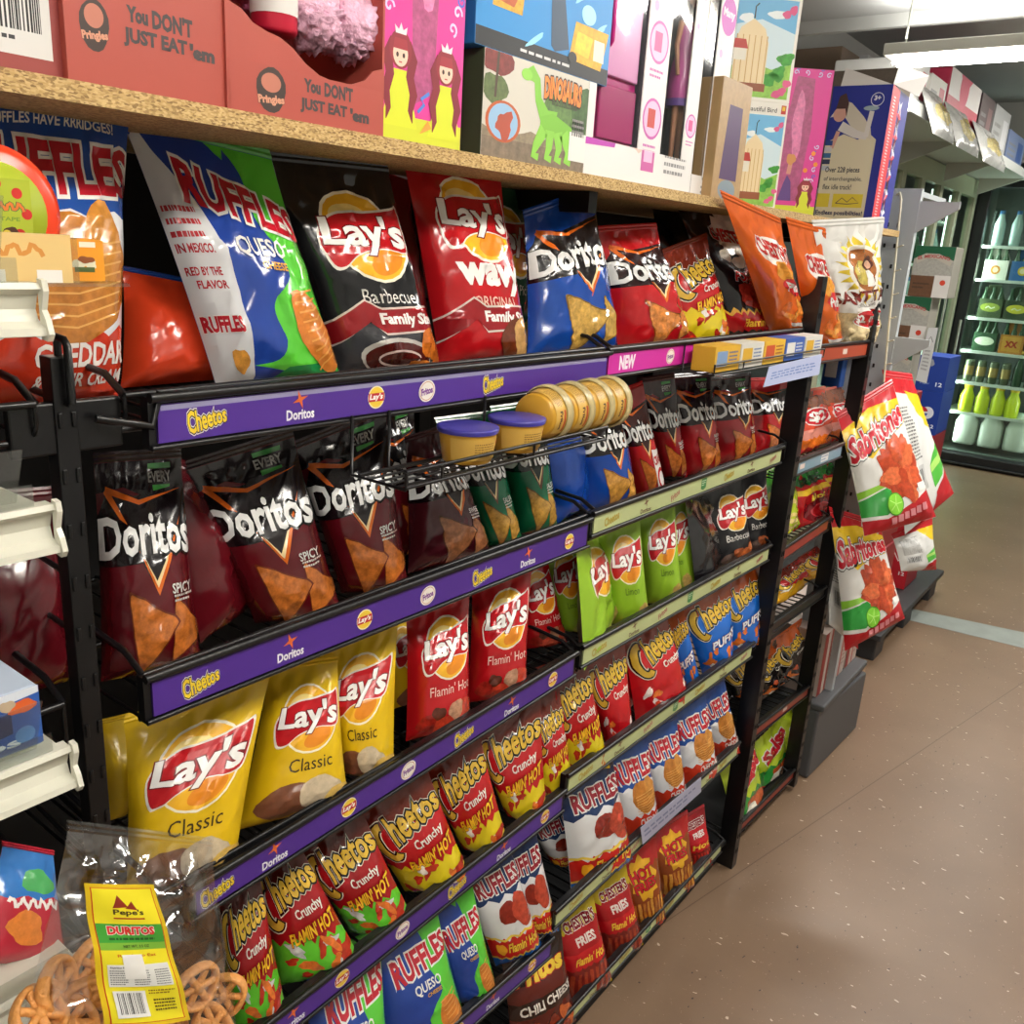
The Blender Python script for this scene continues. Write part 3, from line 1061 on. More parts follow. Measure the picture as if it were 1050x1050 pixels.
ART = dict(
    rq=ruffles('queso', big=True), rqs=ruffles('queso', 14, 20), rc=ruffles('cheddar', big=True), rcs=ruffles('cheddar', 14, 18), rf=ruffles('flamin', 14, 20),
    lbbq=lays('#17171a', 'Barbecue', '#d9d6cf', True, 'sauce', 20, 26, dark='#3a3a3e'),
    lbbqs=lays('#17171a', 'Barbecue', '#d9d6cf', None, 'bbq', 12, 16, fw=.62),
    lwavy=lays('#b3141b', 'ORIGINAL', '#e9b8a8', True, 'chip', 20, 26, wav=True, ylogo=1.02),
    ldill=lays('#2f5a3e', 'Dill Pickle', '#e6e2c8', None, 'lime', 14, 18),
    lclas=lays('#dcb511', 'Classic', '#3a2a12', None, 'potato', 18, 24, fw=.46),
    lhot=lays('#b5141b', "Flamin' Hot", '#ecc9bd', None, 'hot', 16, 22, fw=.66),
    lime=lays('#8fb82a', 'Limon', '#4a6a1a', None, 'lime', 14, 18, fw=.34, back='#8d9499'),
    dcool=doritos('#14449a', '#c49a48', '#7a5a1e', None, nx=20, ny=24),
    dcools=doritos('#0f3f96', '#c08a3c', '#7a4a1e', nx=14, ny=18),
    dnacho=doritos('#b5151c', '#d0803a', '#8a3f14', nx=18, ny=22, dark='#2a0c0e'),
    dred=doritos('#8f1219', '#b5662a', '#6a2a10', 'NACHO', '#3a8f3a', nx=12, ny=16, dark='#240a0c'),
    dredp=doritos('#b01a1f', '#b5662a', '#6a2a10', None, nx=12, ny=16, dark='#3a1210', promo=True),
    dbright=doritos('#b5141b', '#d0702c', '#8a3414', nx=12, ny=16, dark='#200c0e'),
    dspicy=doritos('#5a0c16', '#bd6a2a', '#6a2a10', 'SPICY', '#3a8f3a', nx=18, ny=22, dark='#150d10', back='#4a0a12'),
    dmar=doritos('#421019', '#8f5a38', '#4a2614', 'SWEET', None, nx=16, ny=20, dark='#1a0c10'),
    dgreen=doritos('#0c6a45', '#b58a3e', '#6a4a1e', 'SALSA', None, nx=14, ny=18, dark='#1a2a24', vcol='#6a4a3a'),
    chot=cheetos(), chl=cheetos('#9c1218', '#5a1c12', '#5ec22e', "FLAMIN' HOT", bits='#b5301b', alt='#c9c9c6'),
    chc=cheetos('#c0141b', '#8a2c12', '#b5141b', None, sub='Crunchy', bits='#e8d8d0', alt='#d8462a', nx=12, ny=16),
    cpuf=cheetos('#1363c0', '#a84a1c', '#1363c0', 'PUFFS', sub=None, bits='#e0742c', alt='#e6e2da', wcol='#e8f0f4', nx=12, ny=16),
    cblk=cheetos('#141012', '#b5501c', '#141012', None, sub='Crunchy', bits='#c8542a', alt='#d8d0c4', nx=12, ny=16),
    cyel=cheetos('#b01a1c', '#7a2412', '#d9a11e', None, sub=None, bits='#e8c23a', alt='#efe6d6', nx=12, ny=16, lowtop=.68),
    cpop=chesters_popcorn(), cpuff=chesters_puffs(), sant=santitas(), sab=sabritones(), sabb=sabritones_back(),
    fry=fries(), fryo=hotfries(), fryr=fries('#b5101c', '#b52a20', '#8f1620', word='Hot'), chili=chilicheese(), slime=sabritas_lime(), two=two_dollar(), ring=chili_ring(), onion=lime_onion(),
    blue=Art(1.36, '#0f3f96', 10, 14), red=Art(1.36, '#a8151c', 10, 14), maroon=Art(1.36, '#5a0c16', 12, 16), black=Art(1.36, '#141215', 10, 14), yellow=Art(1.36, '#c9a511', 10, 14),
    rside=Art(1.36, '#c23a1c', 14, 18, seal='#1b4a96'),
)
# ================================================================ shelf heights and bags
RAIL = [1.5436, 1.2608, 0.996, 0.7153, 0.3971, 0.0835]
DECK = [z - (0.02, .04, .03, .02, .015, .012)[k] for k, z in enumerate(RAIL)]
XLIM = [-(RAIL[k] - DECK[k]) / ((1.70 - RAIL[k]) / 0.7675) - .004 for k in range(6)]
# the narrow end rack's shelves stand at heights of their own
DECK3 = [(hit(a, b, 0.0)[2] + hit(c, d, 0.0)[2]) / 2 - 0.03 for a, b, c, d in ((832, 357, 892, 352), (817, 475, 863, 457), (803, 564, 849, 533), (786, 644, 845, 603), (776, 746, 830, 704), (760, 844, 816, 788))]
ROWN = ['top', 'second', 'third', 'fourth', 'fifth', 'bottom']
B1, B2, B3 = 'purple-strip', 'green-strip', 'end-rack'
# art, corner points (TL TR BR BL), bottom X, top X, yaw, thickness, deck row (None = free), look, where
BAGS = [
    # ---- top shelf
    ('rc', (-70, 72, 134, 100, 122, 418, -70, 428), -.10, -.13, .0, .10, 0, 'tall blue, white and orange ridged-chip bag', 'behind the red tape dispenser'),
    ('rside', (126, 272, 212, 290, 232, 402, 124, 408), -.16, -.2, .0, .08, 0, 'orange-red ridged-chip bag slumped', 'between two upright blue bags on the top shelf'),
    ('rq', (121, 112, 275, 152, 352, 388, 222, 400), -.09, -.16, .02, .09, 0, 'big blue and lime-green ridged-chip bag with white side panel, tilting', 'on the top shelf'),
    ('lbbq', (262, 152, 396, 166, 452, 376, 348, 386), -.09, -.15, .02, .09, 0, 'big black barbecue chip bag with a maroon family-size ribbon', 'on the top shelf'),
    ('red', (346, 150, 418, 176, 440, 370, 372, 376), -.2, -.24, .0, .07, 0, 'plain red chip bag peeking out', 'behind the big black barbecue bag'),
    ('lwavy', (410, 147, 512, 172, 540, 368, 450, 380), -.08, -.14, .02, .09, 0, 'big red wavy chip bag with a family-size ribbon', 'on the top shelf'),
    ('ldill', (482, 170, 540, 192, 542, 362, 496, 368), -.17, -.2, .0, .06, 0, 'dark green and yellow chip bag', 'behind the big red wavy bag'),
    ('dcool', (537, 216, 608, 190, 634, 358, 540, 370), -.07, -.11, .02, .08, 0, 'bright blue tortilla chip bag with two large chips', 'above the yellow dip cups'),
    ('dnacho', (612, 232, 672, 228, 708, 350, 634, 358), -.07, -.11, .02, .08, 0, 'bright red tortilla chip bag', 'above the pink NEW strip'),
    ('black', (668, 208, 705, 200, 722, 345, 690, 350), -.18, -.2, .0, .06, 0, 'black and red bag half hidden', 'behind the yellow flame-printed bag on the top shelf'),
    ('chot', (674, 258, 724, 238, 748, 345, 690, 352), -.06, -.1, .02, .07, 0, 'red yellow-flame bag with gold lettering', 'on the top shelf above the pink strip'),
    ('cpop', (694, 210, 758, 214, 798, 338, 742, 346), -.07, -.13, .02, .07, 0, 'black and white popcorn bag with red flames', 'on the top shelf'),
    ('cpuff', (738, 194, 800, 224, 822, 338, 790, 344), -.05, .018, .0, .07, 0, 'tall bright orange puffs bag leaning back', 'beside the black popcorn bag'),
    ('cpuff', (806, 222, 846, 234, 864, 352, 832, 360), -.05, .016, .0, .07, 0, 'narrower orange puffs bag', 'behind the tip of the black post on the top shelf'),
    ('sant', (832, 226, 907, 222, 895, 352, 856, 356), -.04, .018, .0, .08, 0, 'white tortilla chip bag with yellow sun and $2 only oval', 'on the top shelf'),
    # ---- second shelf
    ('maroon', (-60, 520, 60, 510, 82, 705, -50, 730), -.12, -.14, .0, .08, 1, 'dark maroon chip bag in shade', 'behind the notched black post'),
    ('dspicy', (96, 478, 186, 470, 206, 664, 104, 705), -.09, -.13, .02, .09, 1, 'maroon tortilla chip bag with grey lettering, upright', 'beside the notched black post'),
    ('maroon', (168, 470, 222, 500, 254, 655, 206, 672), -.13, -.17, -.03, .07, 1, 'maroon chip bag turned sideways', 'between two maroon tortilla chip bags on the second shelf'),
    ('dspicy', (186, 486, 302, 448, 352, 608, 262, 648), -.08, -.14, .03, .09, 1, 'maroon tortilla chip bag folded over at its logo', 'above the second purple strip star mark'),
    ('dspicy', (300, 464, 396, 424, 420, 590, 350, 616), -.09, -.14, .03, .09, 1, 'maroon tortilla chip bag with full white lettering', 'in the middle of the maroon bags'),
    ('dspicy', (372, 440, 424, 418, 436, 575, 394, 594), -.15, -.18, .0, .06, 1, 'maroon tortilla chip bag seen as a strip', 'behind the last fully visible maroon bag'),
    ('dmar', (416, 456, 458, 442, 506, 560, 418, 592), -.08, -.12, .02, .08, 1, 'brownish maroon tortilla chip bag with faded lettering', 'beside the green bags'),
    ('dgreen', (448, 436, 506, 428, 538, 546, 498, 560), -.08, -.13, .02, .07, 1, 'green tortilla chip bag leaning under the dip cups', 'beside the brownish maroon bag'),
    ('dgreen', (504, 424, 556, 416, 574, 528, 532, 546), -.08, -.12, .02, .07, 1, 'green tortilla chip bag', 'between the other green bag and the blue bags'),
    ('blue', (556, 420, 592, 412, 600, 522, 572, 532), -.1, -.12, -.02, .06, 1, 'plain blue chip bag turned edge-on', 'between the green and blue tortilla chip bags'),
    ('dcools', (586, 418, 634, 406, 654, 502, 598, 522), -.07, -.1, .02, .07, 1, 'blue tortilla chip bag with cut-off lettering', 'at the far end of the purple strips'),
    ('dredp', (624, 410, 660, 396, 684, 494, 652, 506), -.07, -.11, .02, .07, 1, 'red tortilla chip bag with white promotional corner', 'beside the blue tortilla chip bags'),
    ('dred', (654, 394, 692, 388, 706, 484, 678, 496), -.1, -.13, .02, .06, 1, 'deep red tortilla chip bag', 'beside the bag with the white promotional corner'),
    ('dred', (686, 390, 730, 386, 738, 478, 702, 490), -.08, -.12, .02, .06, 1, 'deep red tortilla chip bag', 'in the middle of the first green-strip row'),
    ('dred', (726, 392, 770, 386, 774, 465, 732, 480), -.08, -.11, .02, .06, 1, 'deep red tortilla chip bag in shade', 'under the boxed cookies'),
    ('dbright', (764, 392, 808, 390, 806, 456, 770, 468), -.06, -.1, .02, .06, 1, 'bright red tortilla chip bag', 'under the grey shelf card by the black post'),
    ('two', (806, 402, 846, 396, 850, 456, 814, 464), -.08, -.11, .0, .06, 1, 'red and orange snack bag with white $2 oval, nearer of two', 'in the end rack'),
    ('two', (834, 400, 868, 394, 870, 450, 846, 458), -.08, -.11, .0, .06, 1, 'red and orange snack bag with white $2 oval, farther of two', 'in the end rack'),
    # ---- third shelf
    ('yellow', (104, 745, 134, 738, 136, 880, 108, 890), -.2, -.22, .0, .06, 2, 'yellow chip bag edge', 'just past the notched black post'),
    ('lclas', (127, 744, 276, 696, 240, 878, 130, 925), -.05, -.08, .03, .08, 2, 'yellow classic chip bag', 'behind the clear bag of wheel snacks'),
    ('lclas', (276, 690, 346, 678, 358, 806, 242, 868), -.07, -.1, .03, .09, 2, 'yellow classic chip bag with printed potato', 'in the middle of the yellow bags'),
    ('lclas', (326, 666, 408, 640, 404, 784, 350, 812), -.08, -.11, .03, .09, 2, 'yellow classic chip bag with folded top', 'beside the row of red chip bags'),
    ('lclas', (386, 644, 424, 626, 422, 768, 398, 786), -.14, -.16, .0, .06, 2, 'yellow classic chip bag mostly hidden', 'between the yellow bags and the first red bag'),
    ('lhot', (416, 628, 482, 604, 480, 728, 416, 762), -.09, -.11, .02, .08, 2, 'red flaming-hot potato chip bag, full front showing', 'beside the yellow bags'),
    ('lhot', (484, 602, 546, 576, 540, 698, 478, 730), -.06, -.08, .03, .08, 2, 'red flaming-hot potato chip bag with curved logo', 'in the middle of three'),
    ('lhot', (524, 586, 560, 566, 580, 674, 534, 698), -.1, -.12, .02, .06, 2, 'red flaming-hot potato chip bag half hidden', 'beside the lime-green bags'),
    ('lime', (552, 560, 594, 546, 602, 656, 572, 670), -.1, -.12, .02, .06, 2, 'lime-green potato chip bag in shade', 'beside the red potato chip bags'),
    ('lime', (590, 554, 616, 544, 624, 642, 602, 656), -.09, -.11, -.05, .05, 2, 'lime-green potato chip bag turned edge-on', 'where the purple strips meet the green strips'),
    ('lime', (612, 544, 656, 528, 668, 626, 624, 644), -.06, -.09, .03, .07, 2, 'lime-green potato chip bag, nearest with its logo in view', 'on the green-strip shelf'),
    ('lime', (652, 528, 692, 512, 702, 606, 662, 624), -.06, -.09, .03, .07, 2, 'bright lime-green potato chip bag, largest logo', 'in the middle of the green-strip shelf'),
    ('lime', (684, 518, 710, 508, 714, 594, 696, 604), -.08, -.1, .02, .05, 2, 'lime-green potato chip bag, mostly hidden', 'beside the black barbecue bags'),
    ('black', (702, 510, 726, 502, 734, 582, 716, 594), -.09, -.11, -.03, .05, 2, 'black chip bag turned edge-on', 'between lime-green and barbecue bags'),
    ('lbbqs', (720, 504, 760, 492, 770, 574, 728, 588), -.07, -.1, .02, .06, 2, 'black barbecue chip bag, nearer of two logos', 'on the third green-strip shelf'),
    ('lbbqs', (748, 496, 786, 482, 790, 562, 758, 578), -.09, -.11, .02, .05, 2, 'black barbecue chip bag, farther of two logos', 'on the third green-strip shelf'),
    ('onion', (778, 490, 814, 476, 812, 556, 790, 572), -.08, -.1, .0, .06, 2, 'yellow-green ring snack bag', 'behind the middle of the black post'),
    ('ring', (806, 486, 842, 474, 848, 538, 812, 552), -.07, -.09, .0, .06, 2, 'red snack bag with a dark ring, larger of two', 'in the end rack'),
    ('ring', (838, 476, 864, 468, 864, 528, 846, 540), -.08, -.1, .0, .05, 2, 'red snack bag with a dark ring, smaller of two', 'in the end rack'),
    # ---- fourth shelf
    ('chl', (226, 928, 266, 900, 292, 1006, 240, 1042), -.07, -.1, .02, .07, 3, 'red snack bag with lime-green base', 'beside the clear bag of wheel snacks'),
    ('chl', (258, 900, 310, 870, 370, 960, 288, 1024), -.06, -.11, .03, .07, 3, 'red snack bag with lime-green base and orange stick', 'below the orange star mark'),
    ('chl', (306, 876, 374, 838, 424, 920, 362, 964), -.06, -.11, .03, .07, 3, 'red snack bag with lime-green base, shiny highlights across it', 'beside the yellow-flame bags'),
    ('chot', (370, 846, 440, 796, 482, 876, 418, 924), -.06, -.1, .03, .07, 3, 'red snack bag with yellow flames and big gold lettering', 'beside the lime-green based bags'),
    ('chot', (436, 800, 492, 758, 522, 846, 476, 882), -.06, -.1, .03, .07, 3, 'red snack bag with yellow flames, leaning', 'in the middle of the fourth purple-strip shelf'),
    ('chot', (486, 762, 552, 724, 560, 826, 520, 856), -.06, -.1, .03, .07, 3, 'red yellow-flame snack bag with pointed bottom corner', 'near the end of the purple strips'),
    ('chot', (540, 738, 574, 716, 588, 800, 554, 822), -.08, -.11, .02, .06, 3, 'red snack bag with yellow flames, narrow', 'last one on the purple strips'),
    ('chot', (556, 702, 602, 680, 626, 762, 580, 784), -.06, -.1, .03, .07, 3, 'red snack bag with yellow flames', 'first one on the green strips'),
    ('chc', (598, 684, 640, 662, 652, 740, 624, 758), -.06, -.1, .02, .06, 3, 'red snack bag with white bits', 'beside the yellow-flame bag on the green strips'),
    ('red', (626, 668, 650, 650, 662, 732, 642, 748), -.1, -.12, -.02, .05, 3, 'plain red snack bag edge-on', 'between two red bags with white bits'),
    ('chc', (640, 656, 684, 634, 706, 700, 656, 728), -.06, -.1, .02, .07, 3, 'larger red snack bag with white bits and gold lettering', 'beside the blue puffs bags'),
    ('cpuf', (680, 640, 702, 626, 722, 688, 702, 700), -.07, -.09, .02, .05, 3, 'blue puffs bag, narrow', 'beside the red bag with white bits'),
    ('cpuf', (700, 624, 748, 602, 752, 664, 722, 688), -.06, -.09, .02, .06, 3, 'blue puffs bag with orange top', 'in the middle of the blue puffs bags'),
    ('cpuf', (738, 606, 778, 584, 778, 646, 748, 668), -.06, -.08, .02, .06, 3, 'blue puffs bag', 'beside the black post'),
    ('cyel', (790, 592, 822, 570, 824, 618, 788, 642), -.08, -.1, .0, .06, 3, 'red and golden snack bag, nearer of two', 'in the end rack'),
    ('cyel', (818, 572, 850, 552, 850, 600, 822, 620), -.08, -.1, .0, .06, 3, 'red and golden snack bag, farther of two', 'in the end rack'),
    # ---- fifth shelf
    ('rqs', (316, 1010, 388, 972, 400, 1090, 326, 1120), -.08, -.12, .02, .07, 4, 'shaded blue and green ridged-chip bag cut off', 'at the bottom edge of the picture'),
    ('rqs', (384, 990, 448, 946, 474, 1060, 396, 1100), -.06, -.1, .02, .07, 4, 'blue and green ridged-chip bag with orange chip', 'on the fifth purple-strip shelf'),
    ('rqs', (442, 958, 486, 918, 510, 992, 468, 1042), -.06, -.1, .02, .06, 4, 'blue and green ridged-chip bag', 'beside the white and red ridged-chip bags'),
    ('rf', (476, 908, 524, 874, 556, 952, 510, 1000), -.05, -.09, .02, .06, 4, 'white and red ridged-chip bag', 'beside the blue and green bags'),
    ('rf', (512, 886, 550, 856, 574, 930, 544, 960), -.06, -.09, .02, .06, 4, 'white and red ridged-chip bag', 'in the middle of the ridged-chip bags'),
    ('rf', (544, 856, 582, 832, 594, 900, 564, 926), -.1, -.12, .02, .06, 4, 'shaded white and red ridged-chip bag', 'at the end of the purple strips'),
    ('rf', (576, 814, 628, 784, 648, 862, 590, 902), -.05, -.08, .02, .07, 4, 'white and red ridged-chip bag with blue base', 'first on the green strips'),
    ('rcs', (622, 786, 664, 762, 678, 826, 642, 860), -.05, -.08, .02, .06, 4, 'blue, white and orange ridged-chip bag, nearest', 'on the green strips'),
    ('rcs', (656, 766, 694, 744, 706, 804, 674, 832), -.06, -.09, .02, .06, 4, 'blue, white and orange ridged-chip bag', 'above the lavender shelf tag'),
    ('rcs', (688, 744, 724, 720, 736, 780, 700, 806), -.05, -.08, .02, .06, 4, 'blue, white and orange ridged-chip bag, lower print facing out', 'near the black post'),
    ('rcs', (716, 728, 744, 704, 760, 758, 732, 784), -.06, -.08, .02, .05, 4, 'blue, white and orange ridged-chip bag', 'touching the black post'),
    ('cblk', (736, 690, 778, 660, 780, 716, 752, 742), -.11, -.13, .02, .06, 4, 'black snack bag with gold lettering', 'behind the black post above the fifth shelf'),
    ('cblk', (762, 678, 800, 652, 802, 716, 776, 736), -.09, -.11, .0, .06, 4, 'black snack bag with orange top, nearer of two', 'in the end rack'),
    ('cblk', (786, 660, 822, 634, 824, 694, 796, 716), -.08, -.1, .0, .06, 4, 'black snack bag with orange top, farther of two', 'in the end rack'),
    # ---- bottom shelf
    ('chili', (518, 990, 574, 958, 590, 1030, 530, 1075), -.06, -.09, .02, .06, 5, 'dark brown chili cheese corn chip bag', 'on the bottom shelf'),
    ('fry', (566, 950, 608, 920, 628, 982, 584, 1024), -.05, -.08, .02, .06, 5, 'pink-red fries snack bag, nearer of two', 'on the bottom shelf'),
    ('fry', (604, 920, 642, 892, 660, 950, 624, 986), -.05, -.08, .02, .06, 5, 'pink-red fries snack bag, farther of two', 'on the bottom shelf'),
    ('fryo', (630, 894, 672, 862, 684, 918, 652, 944), -.06, -.08, .02, .06, 5, 'orange-brown fries snack bag, nearer of two', 'on the bottom shelf'),
    ('fryo', (664, 866, 704, 838, 712, 892, 680, 918), -.06, -.08, .02, .06, 5, 'orange-brown fries snack bag, farther of two', 'on the bottom shelf'),
    ('fryr', (696, 848, 722, 830, 732, 868, 706, 892), -.06, -.08, .02, .05, 5, 'red fries snack bag', 'in the last place on the bottom shelf by the black post'),
    ('slime', (766, 756, 802, 728, 804, 806, 772, 832), -.05, -.07, .0, .06, 5, 'yellow-green salsa snack bag, nearer of two', 'in the end rack, bottom row'),
    ('slime', (796, 732, 826, 706, 824, 788, 800, 810), -.05, -.07, .0, .06, 5, 'yellow-green salsa snack bag, farther of two', 'in the end rack, bottom row'),
    ('slime', (738, 790, 772, 756, 776, 840, 752, 862), -.09, -.11, .0, .05, 5, 'shaded green snack bag', 'behind the foot of the black post'),
]
ROWG = ['bags on the top shelf', 'bags on the second shelf', 'bags on the third shelf', 'bags on the fourth shelf', 'bags on the fifth shelf', 'bags on the bottom shelf']
for k, (art, c, xb, xt, yaw, D, row, look, where) in enumerate(BAGS):
    end = 'end rack' in where or art == 'sant' or 'narrower orange' in look
    if not end and xb > -.095 and xb < XLIM[row]:
        xb, xt = XLIM[row], xt + (XLIM[row] - xb) * .6
    if row >= 1 and not end:
        # tops run up behind the strip above; bags press against each other
        k_ = (0, .06, .05, .2, .2, .15)[row] if row != 5 else .15
        c = list(c)
        for i in (0, 2):
            c[i] += (c[i] - c[6 - i]) * k_
            c[i + 1] += (c[i + 1] - c[7 - i]) * k_
        if row >= 3:
            for i in (0, 6):
                w_ = (c[(2, 0, 0, 4)[i // 2]] - c[i]) * .05
                c[i] -= w_
                c[(2, 0, 0, 4)[i // 2]] += w_
    q = px_quad(c, xb, xt, yaw, (DECK3 if end else DECK)[row])
    bag(ART[art], q, D, f'{look} {where}', 'chip bag', ROWG[row], seed=k * 7 + 3, m=M_MATTEFILM if art in ('lclas', 'lime', 'yellow', 'lbbqs') else M_FILM, wr=1.7)
# ================================================================ racks, price strips, baskets
def strip_art(L, h, base, marks, top=None, nx=1):
    "a long price strip: artwork coordinates are metres / L"
    a = Art(h / L, base, 1, 1)
    u = 1.0 / L
    if top:
        a.poly(rect(0.004, (h - .006) * u, .996, (h - .001) * u), top)
    for kind, f in marks:
        y = h * .5 * u
        if kind == 'C':
            a.text('Cheetos', f, y, .044 * u, '#e8c832', h=.02 * u, bold=.03, rot=.12, grow=-.2, out=(('#f1efe6', .08), ('#30203a', .05)))
        elif kind == 'D':
            a.poly(star(f, y + .008 * u, .003 * u, .011 * u, 4, .3), '#d8662a')
            a.text('Doritos', f, y - .008 * u, .038 * u, '#e6e6ea', h=.0115 * u, bold=.03)
        elif kind == 'L':
            a.poly(ell(f, y, .0135 * u), '#efe4b8')
            a.poly(ell(f, y, .012 * u), '#e3c23a')
            a.poly(rect(f - .0125 * u, y - .005 * u, f + .0125 * u, y + .005 * u), '#b5202a')
            a.text("Lay's", f, y, .021 * u, '#f1efea', h=.009 * u, bold=.04, shear=.2)
        elif kind == 'F':
            a.poly(ell(f, y, .015 * u, .0135 * u, .3), '#e8e2d6')
            a.poly(ell(f, y, .013 * u, .0118 * u, .3), '#b5642a')
            a.poly(ell(f, y, .0122 * u, .011 * u, .3), '#e8e2d6')
            a.text('Fritos', f, y, .021 * u, '#7a3a8a', h=.009 * u, bold=.05, rot=.15)
        elif kind == 'c':
            a.text('Cheetos', f, y, .05 * u, '#a8902a', h=.017 * u, bold=.04, rot=.15)
        elif kind == 'd':
            a.poly(star(f, y + .007 * u, .003 * u, .01 * u, 4, .3), '#6a3a1a')
            a.text('Doritos', f, y - .008 * u, .04 * u, '#5a3a22', h=.009 * u, bold=.04)
        elif kind == 'f':
            a.text('Fritos', f, y, .036 * u, '#a04a4a', h=.014 * u, bold=.03, rot=.35)
        elif kind == 'g':
            a.poly([(f - .012 * u, h * .95 * u), (f - .012 * u, h * .25 * u), (f, h * .1 * u), (f + .012 * u, h * .25 * u), (f + .012 * u, h * .95 * u)], '#2f7a3a')
            a.lines_of_text(f - .009 * u, h * .4 * u, f + .009 * u, h * .85 * u, 3, '#cfe0c4', 2)
        elif kind == 'N':
            a.text('NEW', f, y, .052 * u, '#f3e9f0', h=.024 * u, bold=.05)
        elif kind == 'w':
            a.text('NEW', f, y, .03 * u, '#f3d6ea', h=.016 * u, bold=.05)
        elif kind == 'b':
            a.poly(rect(f - .03 * u, h * .15 * u, f + .03 * u, h * .85 * u), '#d9d6cf')
            a.lines_of_text(f - .027 * u, h * .25 * u, f + .027 * u, h * .8 * u, 2, '#5a7aa0', 2)
        elif kind == 'o':
            a.poly(rect(f - .018 * u, h * .3 * u, f + .018 * u, h * .75 * u), '#d8c4b8')
    return a


def price_strip(parent, px, base, marks, row, top=None, X=.012, hh=None, glossy=None):
    "px: TL TR BR BL photo points on the strip plane; marks at photo x along the strip"
    TL, TR, BR, BL = [hit(px[2 * i], px[2 * i + 1], X) for i in range(4)]
    # keep the strip upright and of even height
    h = hh or (np.linalg.norm(TL - BL) + np.linalg.norm(TR - BR)) / 2
    zt = np.array([0, 0, 1.0])
    BL, BR = TL - zt * h, TR - zt * h
    L = np.linalg.norm(TR - TL)
    ms = []
    for kd, x in marks:
        t = (x - px[0]) / (px[2] - px[0])
        yv = px[1] + t * (px[3] - px[1])
        ms.append((kd, float((hit(x, yv + 6, X)[1] - TL[1]) / (TR[1] - TL[1]))))
    ch = MB()
    d = (TR - TL) / L
    a, b = TL - d * .008, TR + d * .008
    e = np.array([.001, 0, 0])
    # channel behind the strip with a rolled top edge
    ch.slab([a - e + zt * .007, a - e - zt * (h + .006), b - e - zt * (h + .006), b - e + zt * .007], (.012, 0, 0))
    ch.tube([a + zt * .007 + e * 3, b + zt * .007 + e * 3], .005, 8)
    ch.tube([a - zt * (h + .004) + e * 2, b - zt * (h + .004) + e * 2], .003, 6)
    co = ch.build('price_channel', M_BLACK, parent)
    art = strip_art(L, h, base, ms, top)
    G = grid_quad((TL, TR, BR, BL), 1, 1)
    n = np.array([.0012, 0, 0])
    rim = [p + n * -1 for p in (BL, BR, TR, TL)] + [BL, BR, TR, TL]
    me, _ = panel_mesh('price_strip', G + e * 1.5, art, M_STRIP, .00005, [(rim, [(3, 2, 1, 0), (0, 1, 5, 4), (1, 2, 6, 5), (2, 3, 7, 6), (3, 0, 4, 7)], art.base)])
    o = link('price_strip', me, co)
    return TL, TR, h


def wire_shelf(parent, y0, y1, deck, rail, depth=.40, step=.032):
    m = MB()
    z = deck - .006
    n = int((y1 - y0) / step)
    for k in range(n + 1):
        y = y0 + (y1 - y0) * k / n
        m.tube([(-depth, y, z), (-.006, y, z), (.002, y, z + .012), (.002, y, rail + .004)], .0022, 5)
    for x in (-depth, -depth * .5, -.01):
        m.tube([(x, y0, z - .004), (x, y1, z - .004)], .0035, 6)
    m.tube([(.002, y0, rail + .004), (.002, y1, rail + .004)], .0035, 6)
    for y in (y0, y1):
        m.tube([(-depth, y, z), (-depth, y, rail + .05), (-.03, y, rail + .02), (.002, y, rail + .004)], .0035, 6)
    return m.build('wire_shelf', M_BLACK, parent)


def upright(parent, x, y, z0, z1, wx=.03, wy=.032, name='upright', m=None, slots=True):
    b = MB().box((x - wx / 2, y - wy / 2, z0), (x + wx / 2, y + wy / 2, z1))
    if slots:
        zz = z0 + .05
        while zz < z1 - .03:
            b.box((x + wx / 2, y - .008, zz), (x + wx / 2 + .002, y - .004, zz + .014))
            b.box((x + wx / 2, y + .004, zz), (x + wx / 2 + .002, y + .008, zz + .014))
            zz += .0508
    return b.build(name, m or M_BLACK, parent, .002)


ZTOP = 1.787
YL, YM, YR, YE = .40, 1.268, 2.195, 2.70
rack1 = tag(empty('snack_rack', (-.2, (YL + YM) / 2, 0)), 'black wire chip rack with purple price strips and notched front post', 'display rack', 'black wire chip racks')
rack2 = tag(empty('snack_rack', (-.2, (YM + YR) / 2, 0)), 'black wire chip rack with pale green price strips and one pink strip', 'display rack', 'black wire chip racks')
rack3 = tag(empty('snack_rack', (-.2, (YR + YE) / 2, 0)), 'narrow black chip rack with dull red price strips beyond the black post', 'display rack', 'black wire chip racks')
rack0 = tag(empty('snack_rack', (-.2, .12, 0)), 'shaded wire chip rack behind the white shelf ends', 'display rack', 'black wire chip racks')
for r, y0, y1 in ((rack0, -.12, YL - .02), (rack1, YL, YM), (rack2, YM, YR), (rack3, YR, YE)):
    MB().box((-.44, y0 + .002, .02), (-.425, y1 - .002, ZTOP)).build('back_panel', M_BLACKM, r)
    MB().box((-.425, y0 + .004, .0), (-.02, y1 - .004, .045)).build('plinth', M_BLACKM, r)
upright(rack1, -.012, YL - .022, 0, 1.585, .02, .02)
upright(rack1, -.41, YL, 0, 1.76, slots=False)
upright(rack2, -.41, YM, 0, 1.76, slots=False)
upright(rack2, .004, YR, 0, 1.672, .05, .032)
upright(rack2, -.41, YR, 0, 1.76, slots=False)
upright(rack3, .0, YE, .02, 1.66, .045, .03)
